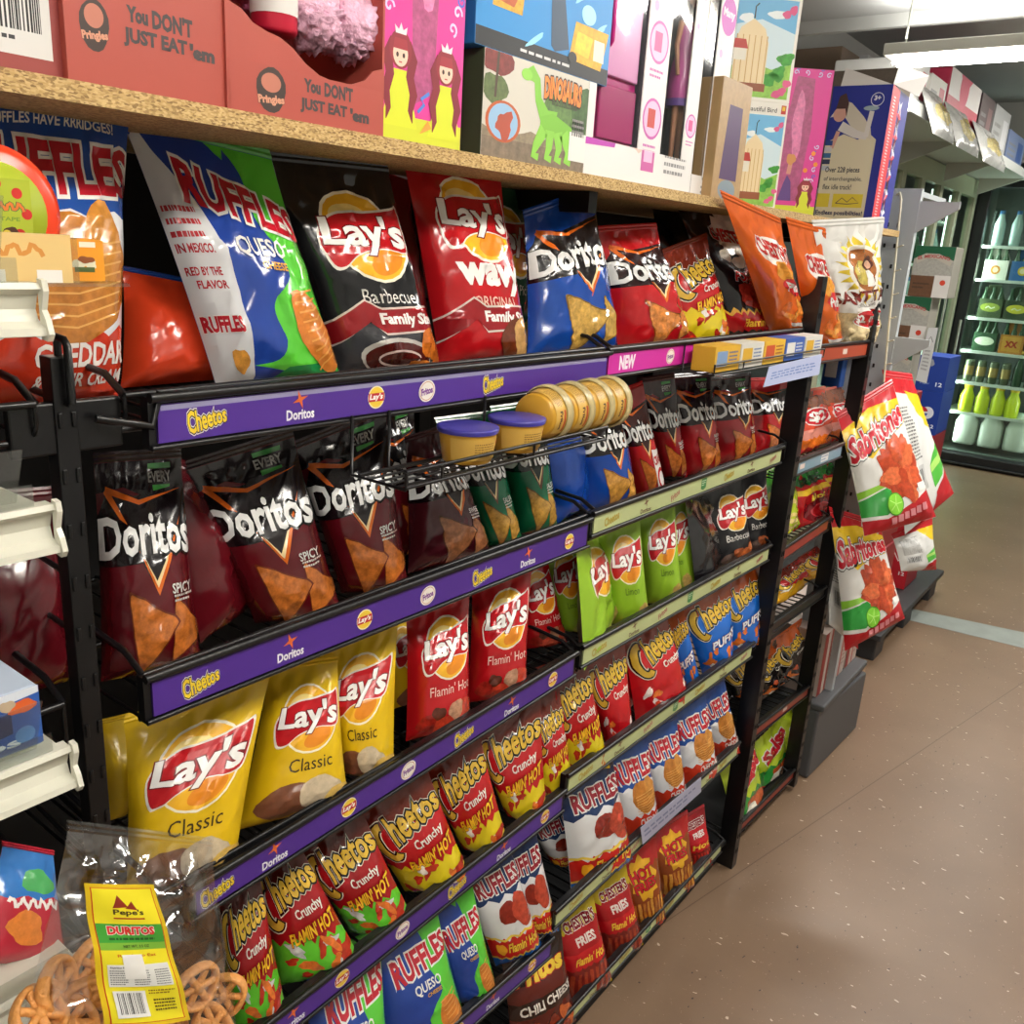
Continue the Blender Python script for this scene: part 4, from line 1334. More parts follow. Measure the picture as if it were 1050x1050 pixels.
# header plate and end fence on the notched post
pl = MB()
pl.slab([(-.004, .33, 1.546), (-.004, .33, 1.50), (-.004, .43, 1.50), (-.004, .43, 1.546)], (.01, 0, 0))
pl.build('bracket_plate', M_BLACK, rack1, .002)
fn = MB()
fn.tube([(-.35, YL - .02, 1.62), (.0, YL - .02, 1.60), (.005, YL - .02, 1.595), (.005, YL - .02, 1.545)], .0035, 6)
fn.tube([(-.012, YL - .02, 1.6), (-.012, YL - .02, 1.545)], .0035, 6)
fn.tube([(-.35, YL - .02, 1.56), (.005, YL - .02, 1.545)], .0035, 6)
fn.tube([(.005, YL, 1.53), (.012, YL + .05, 1.518), (.012, YL + .06, 1.55)], .004, 6)
fn.build('end_fence', M_BLACK, rack1)
for z in RAIL[1:5]:
    f2 = MB()
    for dz in (.05, .11):
        f2.tube([(-.40, YL - .014, z + dz + .03), (-.02, YL - .014, z + dz)], .0028, 6)
    f2.build('end_fence', M_BLACK, rack1)
for i in range(6):
    wire_shelf(rack1, YL + .03, YM - .012, DECK[i], RAIL[i])
    wire_shelf(rack2, YM + .012, YR - .025, DECK[i], RAIL[i])
    wire_shelf(rack3, YR + .025, YE - .02, DECK3[i], DECK3[i] + .025, .35)
for i in (0, 1, 2, 3):
    wire_shelf(rack0, -.1, YL - .05, DECK[i], RAIL[i])
PUR, GRN = '#4a2a86', '#b7c08a'
price_strip(rack1, (160, 415, 622, 366, 622, 393, 163, 447), PUR, [('C', 211), ('D', 307), ('L', 385), ('F', 437), ('C', 505)], 0, '#8a86a8')
price_strip(rack1, (155, 700, 602, 537, 603, 556, 155, 737), PUR, [('C', 205), ('D', 297), ('L', 373), ('F', 438), ('C', 494), ('D', 541), ('L', 583)], 1)
price_strip(rack1, (200, 913, 588, 674, 588, 697, 200, 940), PUR, [('C', 222), ('D', 281), ('L', 357), ('F', 418), ('C', 475), ('D', 524), ('L', 566)], 2, hh=.033)
price_strip(rack1, (210, 1103, 576, 815, 576, 832, 210, 1130), PUR, [('C', 255), ('D', 300), ('L', 350), ('F', 412), ('C', 468), ('D', 516), ('L', 558)], 3, hh=.033)
price_strip(rack1, (300, 1196, 564, 966, 564, 985, 300, 1220), PUR, [('L', 470), ('D', 505), ('L', 545)], 4, hh=.033)
price_strip(rack2, (624, 363, 818, 341, 818, 354, 627, 382), '#c8299a', [('N', 643), ('F', 687), ('w', 728), ('f', 752), ('w', 776), ('w', 805)], 0)
price_strip(rack2, (609, 530, 801, 461, 802, 471, 610, 545), GRN, [('c', 627), ('d', 662), ('f', 692), ('g', 721), ('c', 747), ('d', 770), ('f', 792)], 1, hh=.03)
price_strip(rack2, (598, 666, 788, 562, 788.6, 574, 598.6, 679), GRN, [('c', 614), ('d', 650), ('f', 679), ('g', 707), ('c', 733), ('d', 756), ('f', 778)], 2, hh=.03)
price_strip(rack2, (583, 797, 770.6, 662, 771, 674, 584, 812), GRN, [('c', 600), ('d', 635), ('f', 664), ('g', 692), ('c', 717), ('d', 741), ('f', 762)], 3, hh=.03)
price_strip(rack2, (570, 936, 756, 764, 756, 780, 571, 953), GRN, [('c', 590), ('d', 622), ('f', 650), ('d', 727), ('c', 740)], 4, hh=.03)
price_strip(rack2, (560, 1064, 739, 865, 739, 878, 560, 1084), GRN, [('d', 609), ('c', 640), ('g', 664), ('c', 685), ('d', 709), ('f', 724)], 5, hh=.026)
RST = '#8a2f22'
price_strip(rack3, (833, 358, 892, 352, 892, 361, 833, 371), '#a8442a', [('o', 866)], 0, hh=.032)
price_strip(rack3, (817, 475, 863, 457, 863, 464, 817, 481), '#6f8f9f', [('o', 822), ('b', 845)], 1, hh=.03)
price_strip(rack3, (803, 564, 849, 533, 849, 541, 803, 572), RST, [], 2, hh=.028)
price_strip(rack3, (786, 645, 845, 604, 845, 609, 786, 652), '#1a1718', [], 3, hh=.02)
price_strip(rack3, (776, 746, 830, 704, 830, 711, 776, 755), RST, [('o', 804)], 4, hh=.024)
price_strip(rack3, (760, 844, 816, 788, 816, 795, 760, 852), RST, [], 5, hh=.024)


# ---- loose tags and cards
def card(px, X, art, name, label, cat, tilt=0.0, th=.0012, group=None, parent=None, m=None, hh=None):
    q = [hit(px[2 * i], px[2 * i + 1], X + (tilt if i in (2, 3) else 0)) for i in range(4)]
    G = grid_quad(q, 1, 1)
    TL, TR, BR, BL = q
    n = np.cross(BR - BL, TL - BL)
    n = n / np.linalg.norm(n) * th
    rim = [p - n for p in (BL, BR, TR, TL)] + [BL, BR, TR, TL]
    me, _ = panel_mesh(name, G, art, m or M_CARD, .00005, [(rim, [(3, 2, 1, 0), (0, 1, 5, 4), (1, 2, 6, 5), (2, 3, 7, 6), (3, 0, 4, 7)], art.back)])
    if parent is None:
        c = Vector(((q[2] + q[3]) / 2).tolist())
        me.transform(Matrix.Translation(-c))
        o = link(name, me)
        o.location = c
        return tag(o, label, cat, group)
    return link(name, me, parent)


ta = Art(.22, '#a7a8be', 1, 1)
ta.lines_of_text(.04, .06, .96, .17, 2, '#6f7192', 3)
card((657, 849, 719, 797, 719, 812, 659, 866), .022, ta, 'shelf_tag', 'lavender paper shelf tag clipped over the fifth green strip', 'tag')
ta = Art(.38, '#a9b0cf', 1, 1)
ta.lines_of_text(.08, .1, .92, .26, 3, '#5d74ad', 5)
card((789, 376, 843, 363, 840, 384, 783, 397), .085, ta, 'shelf_card', 'lavender shelf card with blue print tilted below the boxed cookies', 'tag', .01)
ta = Art(1.2, '#d9d7d0', 1, 1)
ta.lines_of_text(.1, .1, .9, .8, 4, '#2f9a4a', 5)

# ---- wire basket with dip cups
bk = tag(empty('wire_basket', hit(540, 440, .05)), 'black wire basket of yellow dip cups hung below the top purple strip', 'basket')
zb = 1.432
yb0, yb1 = hit(455, 440, .105)[1], hit(625, 412, .105)[1]
m = MB()
for (x, z) in ((.105, zb + .002), (.105, zb + .02), (.03, zb + .002)):
    m.tube([(x, yb0 - .06, z), (x, yb1, z)], .0022, 6)
for y in (yb0 - .06, yb0, (yb0 + yb1) / 2, yb1):
    m.tube([(.018, y, zb + .07), (.018, y, zb), (.105, y, zb), (.105, y, zb + .02)], .0022, 6)
for k in range(5):
    m.tube([(.03 + .015 * k, yb0 - .06, zb), (.03 + .015 * k, yb1, zb)], .0016, 5)
m.build('wire_frame', M_BLACK, bk)
M_TUB = mat('yellow_tub_plastic', '#c8962e', 0.35)
M_LIDP = mat('purple_foil_lid', '#3f3a94', 0.3)
M_RIM = mat('cloudy_plastic_lid', '#b9a878', 0.25)


def dip_cup(loc, axis, label, lid='foil'):
    ax = Vector(axis).normalized()
    e = empty('dip_cup', loc)
    tag(e, label, 'dip cup', 'yellow dip cups in the wire basket')
    h = .042
    MB().lathe([(0, 0), (.029, 0), (.031, .002), (.0365, h - .004), (.0365, h)], loc, 28, ax).build('tub', M_TUB, e)
    c2 = Vector(loc) + ax * h
    pr = [(.0385, -.004), (.0395, 0), (.0395, .002), (.036, .003), (0, .0025)]
    if lid == 'foil':
        MB().lathe(pr, c2, 28, ax).build('lid', M_LIDP, e)
    else:
        MB().lathe([(.0375, -.012), (.04, -.01), (.0405, .002), (.036, .004), (.034, .0), (0, .0)], c2, 28, ax).build('lid', M_RIM, e)
    # wrap-round label
    a = Art(.45, '#c9a04a', 10, 1)
    a.lines_of_text(.3, .06, .62, .36, 6, '#7a5a26', 4)
    a.text('Fritos', .8, .2, .26, '#3a1a10', h=.1, bold=.04)
    a.poly(rect(.66, .3, .96, .36), '#b5401f')
    b = ax.orthogonal().normalized()
    if lid == 'foil':
        b = Vector((1, 0, 0))
    elif b.x < 0:
        b = -b
    b2 = ax.cross(b)
    G = np.zeros((2, 11, 3))
    for j in range(2):
        hz = (.006, .034)[j]
        rr = .0316 + (.0365 - .031) * hz / h + .0006
        for i in range(11):
            t = -1.5 + 3.0 * i / 10
            p = Vector(loc) + ax * hz + (b * math.cos(t) + b2 * math.sin(t)) * rr
            G[j, i] = p
    me, _ = panel_mesh('label', G, a, M_CARD, .00006)
    link('label', me, e)
    return e


for k, (u, v) in enumerate(((480, 438), (530, 431))):
    p = hit(u, v, .066)
    p[2] = zb + .004
    dip_cup(p, (0, 0, 1), ('purple-lidded dip cup standing at the near end of the wire basket', 'purple-lidded dip cup standing against the cups on their sides')[k])
names = ('dip cup on its side, first in the row, showing its base', 'dip cup on its side, second in the row of tipped cups', 'dip cup on its side, third in the row under the blue bag corner', 'dip cup on its side, last in the row by the pink strip')
for k, (u, v) in enumerate(((549, 399), (573, 396), (595, 393), (614, 390))):
    p = hit(u, v, .064)
    p[2] = zb + .004 + .040
    dip_cup(p, (-.12, .99, .0), names[k], 'clear')

# ---- boxed cookies in a second basket by the black post
by0, by1 = hit(728, 385, .07)[1], hit(838, 372, .07)[1]
bk2 = tag(empty('wire_basket', (.05, by0, 1.49)), 'small black wire basket holding snack boxes below the pink strip', 'basket')
zc = hit(728, 384, .07)[2]
m = MB()
for (x, z) in ((.082, zc), (.082, zc + .018), (.022, zc)):
    m.tube([(x, by0 - .01, z), (x, by1, z)], .002, 6)
for y in (by0 - .01, by0 + .12, by1):
    m.tube([(.018, y, zc + .05), (.018, y, zc), (.082, y, zc), (.082, y, zc + .02)], .002, 6)
m.build('wire_frame', M_BLACK, bk2)
n = 5
for k in range(n):
    y0 = by0 + (by1 - by0) * k / n + .003
    y1 = by0 + (by1 - by0) * (k + 1) / n - .003
    c = ('#d8a82e', '#d9d6cc', '#e0b236', '#3a5fb0', '#d9d6cc')[k]
    a = Art(.045 / (y1 - y0), c, 1, 1)
    A = a.A
    a.poly(rect(.08, A * .2, .5, A * .8), ('#7a95b8', '#d8a82e', '#c8502a', '#e4e2da', '#d8a82e')[k])
    a.lines_of_text(.56, A * .2, .92, A * .8, 4, ('#3a5a94', '#4a6a9a', '#8a2a1a', '#e4e2da', '#3f5fa8')[k], k)
    o = MB().box((.028, y0, zc + .003), (.074, y1, zc + .05)).build('snack_box', mat('card_' + c[1:], c, .5), None, .0015)
    tag(o, ('yellow snack box with blue panel, nearest in the small basket', 'white snack box with yellow panel in the small basket', 'yellow snack box with orange oval panel in the small basket', 'blue snack box in the small basket', 'white and yellow snack box touching the black post')[k], 'box', 'snack boxes in the small basket')
    G = grid_quad([(.0745, y0, zc + .05), (.0745, y1, zc + .05), (.0745, y1, zc + .003), (.0745, y0, zc + .003)], 1, 1)
    me, _ = panel_mesh('front_print', G, a, M_CARD, .00005)
    link('front_print', me, o)
# ================================================================ chipboard shelf above the racks and the boxes on it
def chipboard():
    m = bpy.data.materials.new('chipboard')
    m.use_nodes = True
    nt = m.node_tree
    b = nt.nodes['Principled BSDF']
    b.inputs['Roughness'].default_value = .75
    tc = nt.nodes.new('ShaderNodeTexCoord')
    v = nt.nodes.new('ShaderNodeTexVoronoi')
    v.inputs['Scale'].default_value = 620
    mp = nt.nodes.new('ShaderNodeMapping')
    mp.inputs['Scale'].default_value = (1, .5, 1.2)
    nt.links.new(tc.outputs['Object'], mp.inputs['Vector'])
    nt.links.new(mp.outputs['Vector'], v.inputs['Vector'])
    sp = nt.nodes.new('ShaderNodeSeparateColor')
    nt.links.new(v.outputs['Color'], sp.inputs[0])
    r = nt.nodes.new('ShaderNodeValToRGB')
    r.color_ramp.elements[0].color = rgb('#7d6038', 1)
    r.color_ramp.elements[1].color = rgb('#c9ac78', 1)
    e = r.color_ramp.elements.new(.45)
    e.color = rgb('#b3935c', 1)
    nt.links.new(sp.outputs[0], r.inputs['Fac'])
    nt.links.new(r.outputs['Color'], b.inputs['Base Color'])
    return m


ZB = 1.8065
M_CHIP = chipboard()
sh = MB().box((-.50, -.15, ZB - .017), (.0, 2.86, ZB)).build('chipboard_shelf', M_CHIP)
tag(sh, 'long raw chipboard shelf running above the chip racks, toys and cartons on it', 'shelf')
for k, y in enumerate((.1, 1.27, 2.19, 2.66)):
    b = MB().box((-.44, y - .012, ZB - .05), (-.05, y + .012, ZB - .0175)).build('shelf_bracket', M_BLACK, sh)


def face_panel(name, q, art, parent, m=None, lift=.00004):
    me, _ = panel_mesh(name, grid_quad(q, 1, 1), art, m or M_CARD, lift)
    o = link(name, me, parent)
    return o


def toy_box(name, bl, br, X, top, depth, art, side, label, cat='box', group=None, z0=None, yaw=0.0, side_art=None, body=None, phi=None):
    "bl, br: photo points of the front's lower corners; X of the front; top: height in metres or a photo point on the top right corner"
    z0 = ZB + .0005 if z0 is None else z0
    BL, BR = hit(bl[0], bl[1], X - yaw), hit(br[0], br[1], X + yaw)
    BL[2] = BR[2] = z0
    if phi is not None:
        r0 = np.array([math.sin(phi), math.cos(phi), 0])
        ws = np.linspace(.02, .5, 481)
        BL = BR - r0 * min(ws, key=lambda w_: abs(proj(BR - r0 * w_)[0] - bl[0]))
    if not isinstance(top, tuple):
        H = top
    elif phi is None:
        H = hit(top[0], top[1], X + yaw)[2] - z0
    else:
        H = min(np.linspace(.02, .6, 581), key=lambda h_: abs(proj(BR + np.array([0, 0, h_]))[1] - top[1]))
    up = np.array([0, 0, H])
    TL, TR = BL + up, BR + up
    n = np.cross(BR - BL, up)
    n /= np.linalg.norm(n)
    d = -n * depth
    mb = MB().hexa([BL + d, BR + d, BR, BL, TL + d, TR + d, TR, TL])
    o = mb.build(name, body or mat('card_' + side[1:], side, .55, noise=.06, nscale=12), None, .0012)
    c = Vector(((BL + BR) / 2 + d / 2).tolist())
    tag(o, label, cat, group)
    e = n * .0006
    W = np.linalg.norm(BR - BL)
    if art:
        a = art(H / W)
        face_panel('front_print', (TL + e, TR + e, BR + e, BL + e), a, o)
    if side_art:
        a = side_art(H / depth)
        s = (BR - BL) / W * .0006
        face_panel('side_print', (TR + s, TR + d + s, BR + d + s, BR + s), a, o)
    return o, (TL, TR, BR, BL), n, H


def carton_art(A):
    a = Art(A, '#a5483c', 1, 1)
    y = .30
    a.poly(blob(.165, y, .085, .13, 2, amp=.05), '#3d2f2a')
    a.poly(ell(.165, y + .045, .055, .06), '#b5705c')
    a.text('Pringles', .165, y - .055, .15, '#c98d72', h=.055, bold=.05, rot=.12, out=(('#3d2f2a', .05),))
    a.text('You', .42, y + .1, .13, '#433a3a', h=.085, bold=.06)
    a.text("DON'T", .64, y + .1, .26, '#433a3a', h=.1, bold=.05)
    a.text('JUST EAT', .53, y - .02, .4, '#433a3a', h=.1, bold=.05)
    a.text("'em", .83, y - .02, .17, '#433a3a', h=.085, bold=.06)
    return a


def carton_label_art(A):
    a = Art(A, '#8f3c38', 1, 1)
    a.poly(rect(.42, .1, .93, A), '#d6d4d0')
    a.bars(.45, .24, .88, A, 26, 3)
    a.lines_of_text(.45, .17, .85, .22, 1, '#3a3a3a', 1)
    return a


CG = 'dull red snack cartons on the chipboard shelf'
toy_box('snack_carton', (-120, 38), (66, 69), -.02, .3, .28, carton_label_art, '#8f3c38', 'dull red carton with a white barcode label at the near end of the chipboard shelf', 'carton', CG)
toy_box('snack_carton', (69, 68), (233, 104), -.012, .3, .28, carton_art, '#a5483c', 'dull red carton with its printed front uncut, between the barcode carton and the open tray', 'carton', CG)


# open display tray with its front cut down in a curve
def cut_tray():
    BL, BR = hit(236, 104, -.008), hit(391, 133, -.008)
    BL[2] = BR[2] = ZB + .0005
    W = np.linalg.norm(BR - BL)
    H = .30
    o = empty('display_tray', (BL + BR) / 2)
    tag(o, 'dull red open display tray with front cut in a curve, pink poufs inside', 'carton', CG)
    r = (BR - BL) / W
    up = np.array([0, 0, 1.0])
    top = [(1, .62), (.93, .58), (.87, .48), (.78, .42), (.66, .40), (.55, .43), (.46, .50), (.38, .60), (.3, .66), (.22, .68), (.14, .72), (.08, .8), (0, .84)]
    top = [(x, y * .9) for x, y in top]
    pts = [(0, 0), (1, 0)] + top
    a = Art(1.0, '#a5483c', 1, 1)
    s = .8
    mb = MB()
    V = [BL + r * (x * W) + up * (y * W * .62) for x, y in pts]
    k = len(V)
    mb.add(V + [p + np.array([-.003, 0, 0]) for p in V], [tuple(range(k)), tuple(range(2 * k - 1, k - 1, -1))] + [(i, i + k, (i + 1) % k + k, (i + 1) % k) for i in range(k)])
    M = mat('card_a5483c', '#a5483c', .55)
    mb.build('front_panel', M, o)
    d = np.array([-.28, 0, 0])
    mb2 = MB()
    h = up * H
    for p, q in ((BL, BL + d), (BR + d, BR), (BL + d, BR + d)):
        nn = np.cross(q - p, up)
        nn = nn / np.linalg.norm(nn) * .003
        mb2.slab([p, q, q + h, p + h], nn)
    mb2.slab([BL, BR, BR + d, BL + d], up * .003)
    mb2.build('tray_walls', M, o)
    art = carton_art(.36)
    q = (BL + up * .36 * W, BR + up * .36 * W, BR, BL)
    art.base = rgb('#a5483c')
    e = np.array([.0006, 0, 0])
    art2 = Art(.36, '#a5483c', 1, 1)
    y = .19
    art2.poly(blob(.24, y, .09, .13, 2, amp=.05), '#3d2f2a')
    art2.poly(ell(.24, y + .04, .06, .055), '#b5705c')
    art2.text('Pringles', .24, y - .06, .16, '#c98d72', h=.06, bold=.05, rot=.1, out=(('#3d2f2a', .05),))
    art2.text('You', .5, y + .07, .11, '#433a3a', h=.08, bold=.06)
    art2.text("DON'T", .68, y + .07, .2, '#433a3a', h=.09, bold=.05)
    art2.text('JUST EAT', .58, y - .05, .32, '#433a3a', h=.09, bold=.05)
    art2.text("'em", .83, y - .05, .14, '#433a3a', h=.08, bold=.06)
    # keep the print below the cut
    qq = (BL + up * .23 * W + e, BR + up * .23 * W + e, BR + e, BL + e)
    art3 = Art(.23, '#a5483c', 1, 1)
    art3.raw = [(np.stack([v[:, 0], v[:, 1] * .80 - .03], 1), f, c, z) for v, f, c, z in art2.raw]
    art3.z = art2.z
    face_panel('front_print', qq, art3, o)
    return BL, BR, r, W


tBL, tBR, tr, tW = cut_tray()
M_TULLE = mat('pink_tulle', '#eab4cb', .6, noise=.25, nscale=60, bump=.8, bscale=90)
M_TULLE2 = mat('deep_pink_tulle', '#dd86b4', .6, noise=.25, nscale=60, bump=.8, bscale=90)
rd = random.Random(3)
for k, (fx, dz, dx, rr) in enumerate(((.26, .15, -.055, .036), (.47, .125, -.06, .037), (.66, .10, -.04, .033), (.93, .10, -.04, .034), (.42, .2, -.06, .038), (.66, .165, -.05, .034), (.9, .168, -.05, .034))):
    p = tBL + tr * fx * tW + np.array([dx, 0, dz + .01])
    bm = bmesh.new()
    bmesh.ops.create_icosphere(bm, subdivisions=4, radius=rr)
    ph = rd.uniform(0, 6)
    for v in bm.verts:
        d = v.co.normalized()
        f = math.sin(d.x * 13 + 3 * math.sin(d.z * 6 + ph) + ph) * math.sin(d.y * 15 + 2 * math.sin(d.x * 7) + ph) + .6 * math.sin(d.z * 27 + 3 * d.x + ph)
        v.co *= 1 + .16 * f
    me = bpy.data.meshes.new('bath_pouf')
    bm.to_mesh(me)
    bm.free()
    me.polygons.foreach_set('use_smooth', [True] * len(me.polygons))
    me.materials.append((M_TULLE, M_TULLE2)[k % 3 == 1])
    o = link('bath_pouf', me)
    o.location = p
    tag(o, ('pink pouf at the high near corner of the open tray', 'deep pink pouf under the bottle label in the open tray', 'pale pink pouf low in the middle of the curved cut', 'pink pouf at the far low corner of the open tray', 'deep pink pouf stacked in the middle of the tray', 'pink pouf on top, second from the far end of the tray', 'pink pouf on top at the far end of the tray')[k], 'bath pouf', 'pink poufs in the open tray')
# red bottle with white label lying in the tray
p = tBL + tr * .37 * tW + np.array([-.006, 0, .13])
e = tag(empty('bottle', p), 'red bottle with white label standing in the tray of pink poufs', 'bottle')
MB().lathe([(0, 0), (.021, 0), (.023, .004), (.023, .12), (.012, .14), (.012, .16), (0, .16)], p - np.array([.02, 0, .05]), 18).build('bottle_body', mat('red_plastic', '#b81f38', .3), e)
MB().lathe([(.0236, .016), (.0236, .075)], p - np.array([.02, 0, .05]), 18).build('label', mat('label_paper', '#d9d5d0', .6), e)


def girl(a, cx, cy, s):
    "printed cartoon princess: yellow dress, long red hair, small crown"
    a.poly([(cx - .5 * s, cy - 1.25 * s), (cx + .5 * s, cy - 1.25 * s), (cx + .2 * s, cy - .25 * s), (cx - .2 * s, cy - .25 * s)], '#cfd62a')
    for sg in (-1, 1):
        a.line([(cx + sg * .2 * s, cy + .25 * s), (cx + sg * .34 * s, cy - .05 * s), (cx + sg * .27 * s, cy - .35 * s), (cx + sg * .38 * s, cy - .65 * s), (cx + sg * .3 * s, cy - .95 * s), (cx + sg * .36 * s, cy - 1.15 * s)], [.16 * s, .26 * s, .22 * s, .22 * s, .14 * s, .02 * s], '#7d1f2c', same=sg > 0)
    a.poly(ell(cx, cy + .1 * s, .3 * s, .34 * s), '#8a2430')
    a.poly(ell(cx, cy + .02 * s, .2 * s, .22 * s), '#f0c4ae')
    a.poly([(cx - .2 * s, cy + .1 * s), (cx + .2 * s, cy + .1 * s), (cx + .16 * s, cy + .28 * s), (cx - .16 * s, cy + .28 * s)], '#9a2a34')
    for sg in (-1, 1):
        a.poly(ell(cx + sg * .085 * s, cy + .0 * s, .035 * s, .045 * s), '#3a2420', same=sg > 0)
    a.line([(cx - .04 * s, cy - .12 * s), (cx + .04 * s, cy - .12 * s)], .025 * s, '#b5444a', same=True)
    a.poly([(cx - .14 * s, cy + .36 * s), (cx - .17 * s, cy + .5 * s), (cx - .06 * s, cy + .43 * s), (cx, cy + .55 * s), (cx + .06 * s, cy + .43 * s), (cx + .17 * s, cy + .5 * s), (cx + .14 * s, cy + .36 * s)], '#e0d8dc')


def curls(a, pts, col, r=.04, w=.014):
    for k, (x, y) in enumerate(pts):
        sp = [(x + r * (1 - t / 14) * math.cos(t * .55 + k), y + r * (1 - t / 14) * math.sin(t * .55 + k)) for t in range(13)]
        a.line(sp, w, col, same=k > 0)


def princess_art(A, two=True):
    a = Art(A, '#d3358f', 1, 1)
    # pale dress colours along the foot of the box
    a.poly(rect(0, 0, 1, .2), '#c9d02c')
    win = [(.36, .3), (.62, .42), (.7, A - .3), (.66, A), (.3, A), (.28, A - .4)] if two else [(.1, .32), (.55, .3), (.66, A * .6), (.6, A - .2), (.2, A - .16), (.05, A * .6)]
    a.poly(win, '#a84a78', .5)
    a.poly(blob(.5 if two else .35, A * .62, .13, A * .22, 5), '#d77aa8', .5)
    if two:
        a.poly(blob(.52, A * .8, .05, .09, 3), '#5fd0a0')
    cs = [(.06, 1.0), (.12, 1.15), (.07, 1.3), (.12, 1.48), (.07, 1.65), (.84, .98), (.9, 1.12), (.82, 1.27), (.9, 1.42), (.82, 1.58), (.9, 1.7)] if two else [(.82, .75), (.86, 1.0), (.78, 1.25), (.86, 1.5), (.7, A - .1), (.4, A - .08), (.15, A - .09), (.9, A - .12)]
    curls(a, cs, '#c9c4ea', .06, .022)
    curls(a, [(x + .05, y + .1) for x, y in cs[::2]], '#4a62c4', .05, .02)
    if two:
        girl(a, .2, .66, .44)
        girl(a, .77, .62, .44)
        a.line([(.42, .25), (.5, .32), (.46, .36), (.56, .42)], .03, '#4a7ac8')
        a.poly([(.45, .08), (.6, .14), (.55, .2)], '#e89a3a')
    else:
        a.poly([(.1, .3), (.42, .3), (.36, .72), (.26, .86), (.2, .7)], '#57357d')
        a.line([(.28, .88), (.3, 1.1)], .1, '#c98a7a')
        a.poly(blob(.3, 1.2, .1, .13, 4), '#c9884a')
        girl(a, .72, .62, .4)
        for k, (x, y) in enumerate(((.8, 1.35), (.66, .98), (.88, 1.12))):
            a.poly(ell(x, y, .05), '#e88a2a', same=k > 0)
    return a


def dino_art(A):
    a = Art(A, '#c9c4b8', 1, 1)
    a.poly(rect(0, 0, 1, A * .26), '#7a6a58', .5)
    a.poly(band(0, 1, A * .2, A * .3, .015, 8, 'wavy', 3), '#8d7f68', .5)
    for k, (x, y, r) in enumerate(((.85, .52, .2), (.72, .58, .15), (.95, .66, .14), (.12, .9, .12), (.1, .62, .1))):
        a.poly(blob(x, y * A / .95, r, r * .8, k), ('#4a6a34', '#5a7a3c', '#3f5f2c', '#7a2f2a', '#5a6a3a')[k], .6)
    a.line([(.1, .3), (.13, .7), (.14, A)], .02, '#4a3a2a')
    # a green long-necked toy animal
    a.line([(.36, .86 * A), (.42, .9 * A), (.47, .84 * A), (.49, .66 * A), (.56, .5 * A), (.66, .44 * A)], [.05, .08, .06, .06, .1, .16], '#7ab83a')
    a.poly([(.52, .5 * A), (.64, .56 * A), (.8, .48 * A), (.95, .38 * A), (.84, .34 * A), (.6, .3 * A), (.52, .36 * A)], '#74b034')
    for k, (x0, x1) in enumerate(((.56, .47), (.62, .6), (.76, .8), (.7, .7))):
        a.line([(x0, .38 * A), (x1 + .02, .2 * A), (x1, .1 * A), (x1 + .05, .085 * A)], [.09, .06, .05, .04], '#86c444', same=k > 0)
    a.poly(ell(.37, .87 * A, .05, .03), '#86c444')
    a.poly(ell(.18, .36 * A, .155, .2 * A), '#b5562a')
    a.poly(ell(.18, .36 * A, .13, .175 * A), '#8fb4d4')
    a.poly(blob(.19, .33 * A, .08, .06, 6, amp=.4), '#a84a34')
    a.text('DINOSAURS', .73, .8 * A, .38, '#e0812a', h=.12, bold=.05, arc=.01, out=(('#3a2416', .06),))
    a.text('Brachiosaurus', .75, .68 * A, .26, '#4a4238', h=.035, bold=.0)
    a.poly(rect(.82, .06, 1, .42 * A), '#e2e0da')
    a.bars(.84, .2, .98, .28, 12, 3)
    a.lines_of_text(.84, .3, .98, .4 * A, 3, '#8a8884', 4)
    return a


def drill_art(A):
    a = Art(A, '#2583c4', 1, 1)
    Y = lambda y: y * .8
    a.poly(rect(0, 0, 1, .07), '#1a1c20')
    a.lines_of_text(.3, .02, .85, .045, 1, '#c9c9c9', 3)
    for k, (x, y) in enumerate(((.15, .6), (.4, .2), (.9, .5), (.75, .75))):
        a.poly(blob(x, y * A, .07, .015, k, rot=.6), '#8fd0ee', same=k > 0)
    a.poly(blob(.4, .74 * A, .2, .16 * A, 4, amp=.1), '#c8502a', .4)
    a.poly([(.2, .66 * A), (.5, .62 * A), (.62, .7 * A), (.62, A), (.2, A)], '#d8a41e', .3)
    a.poly(blob(.4, .8 * A, .14, .1 * A, 5, amp=.15), '#b5442a', .5)
    a.poly([(.5, .7 * A), (.6, .7 * A), (.66, .22 * A), (.55, .16 * A), (.52, .2 * A)], '#31465c')
    a.poly(blob(.7, .86 * A, .12, .12 * A, 6, amp=.1), '#e0b22a', .3)
    a.poly([(.1, .36 * A), (.3, .36 * A), (.31, .56 * A), (.11, .6 * A)], '#d0a02e', .5)
    a.poly([(.13, .42 * A), (.24, .4 * A), (.27, .5 * A), (.15, .54 * A)], '#b5562a', .4)
    a.poly([(.66, .14 * A), (.93, .12 * A), (.98, .5 * A), (.7, .5 * A)], '#d9a31c', .4)
    a.poly([(.7, .22 * A), (.82, .2 * A), (.85, .4 * A), (.72, .42 * A)], '#e8c22e', .4)
    a.poly(rect(.86, .2 * A, .95, .4 * A), '#e6ddc8')
    a.poly(ell(.69, .16 * A, .035, .03), '#1c1c1c')
    a.poly(ell(.8, .6 * A, .06, .05), '#9fd8f0')
    a.raw = a.raw[:2] + [(np.stack([v[:, 0], v[:, 1] * .82 + .0], 1), f, c, z) for v, f, c, z in a.raw[2:]]
    return a


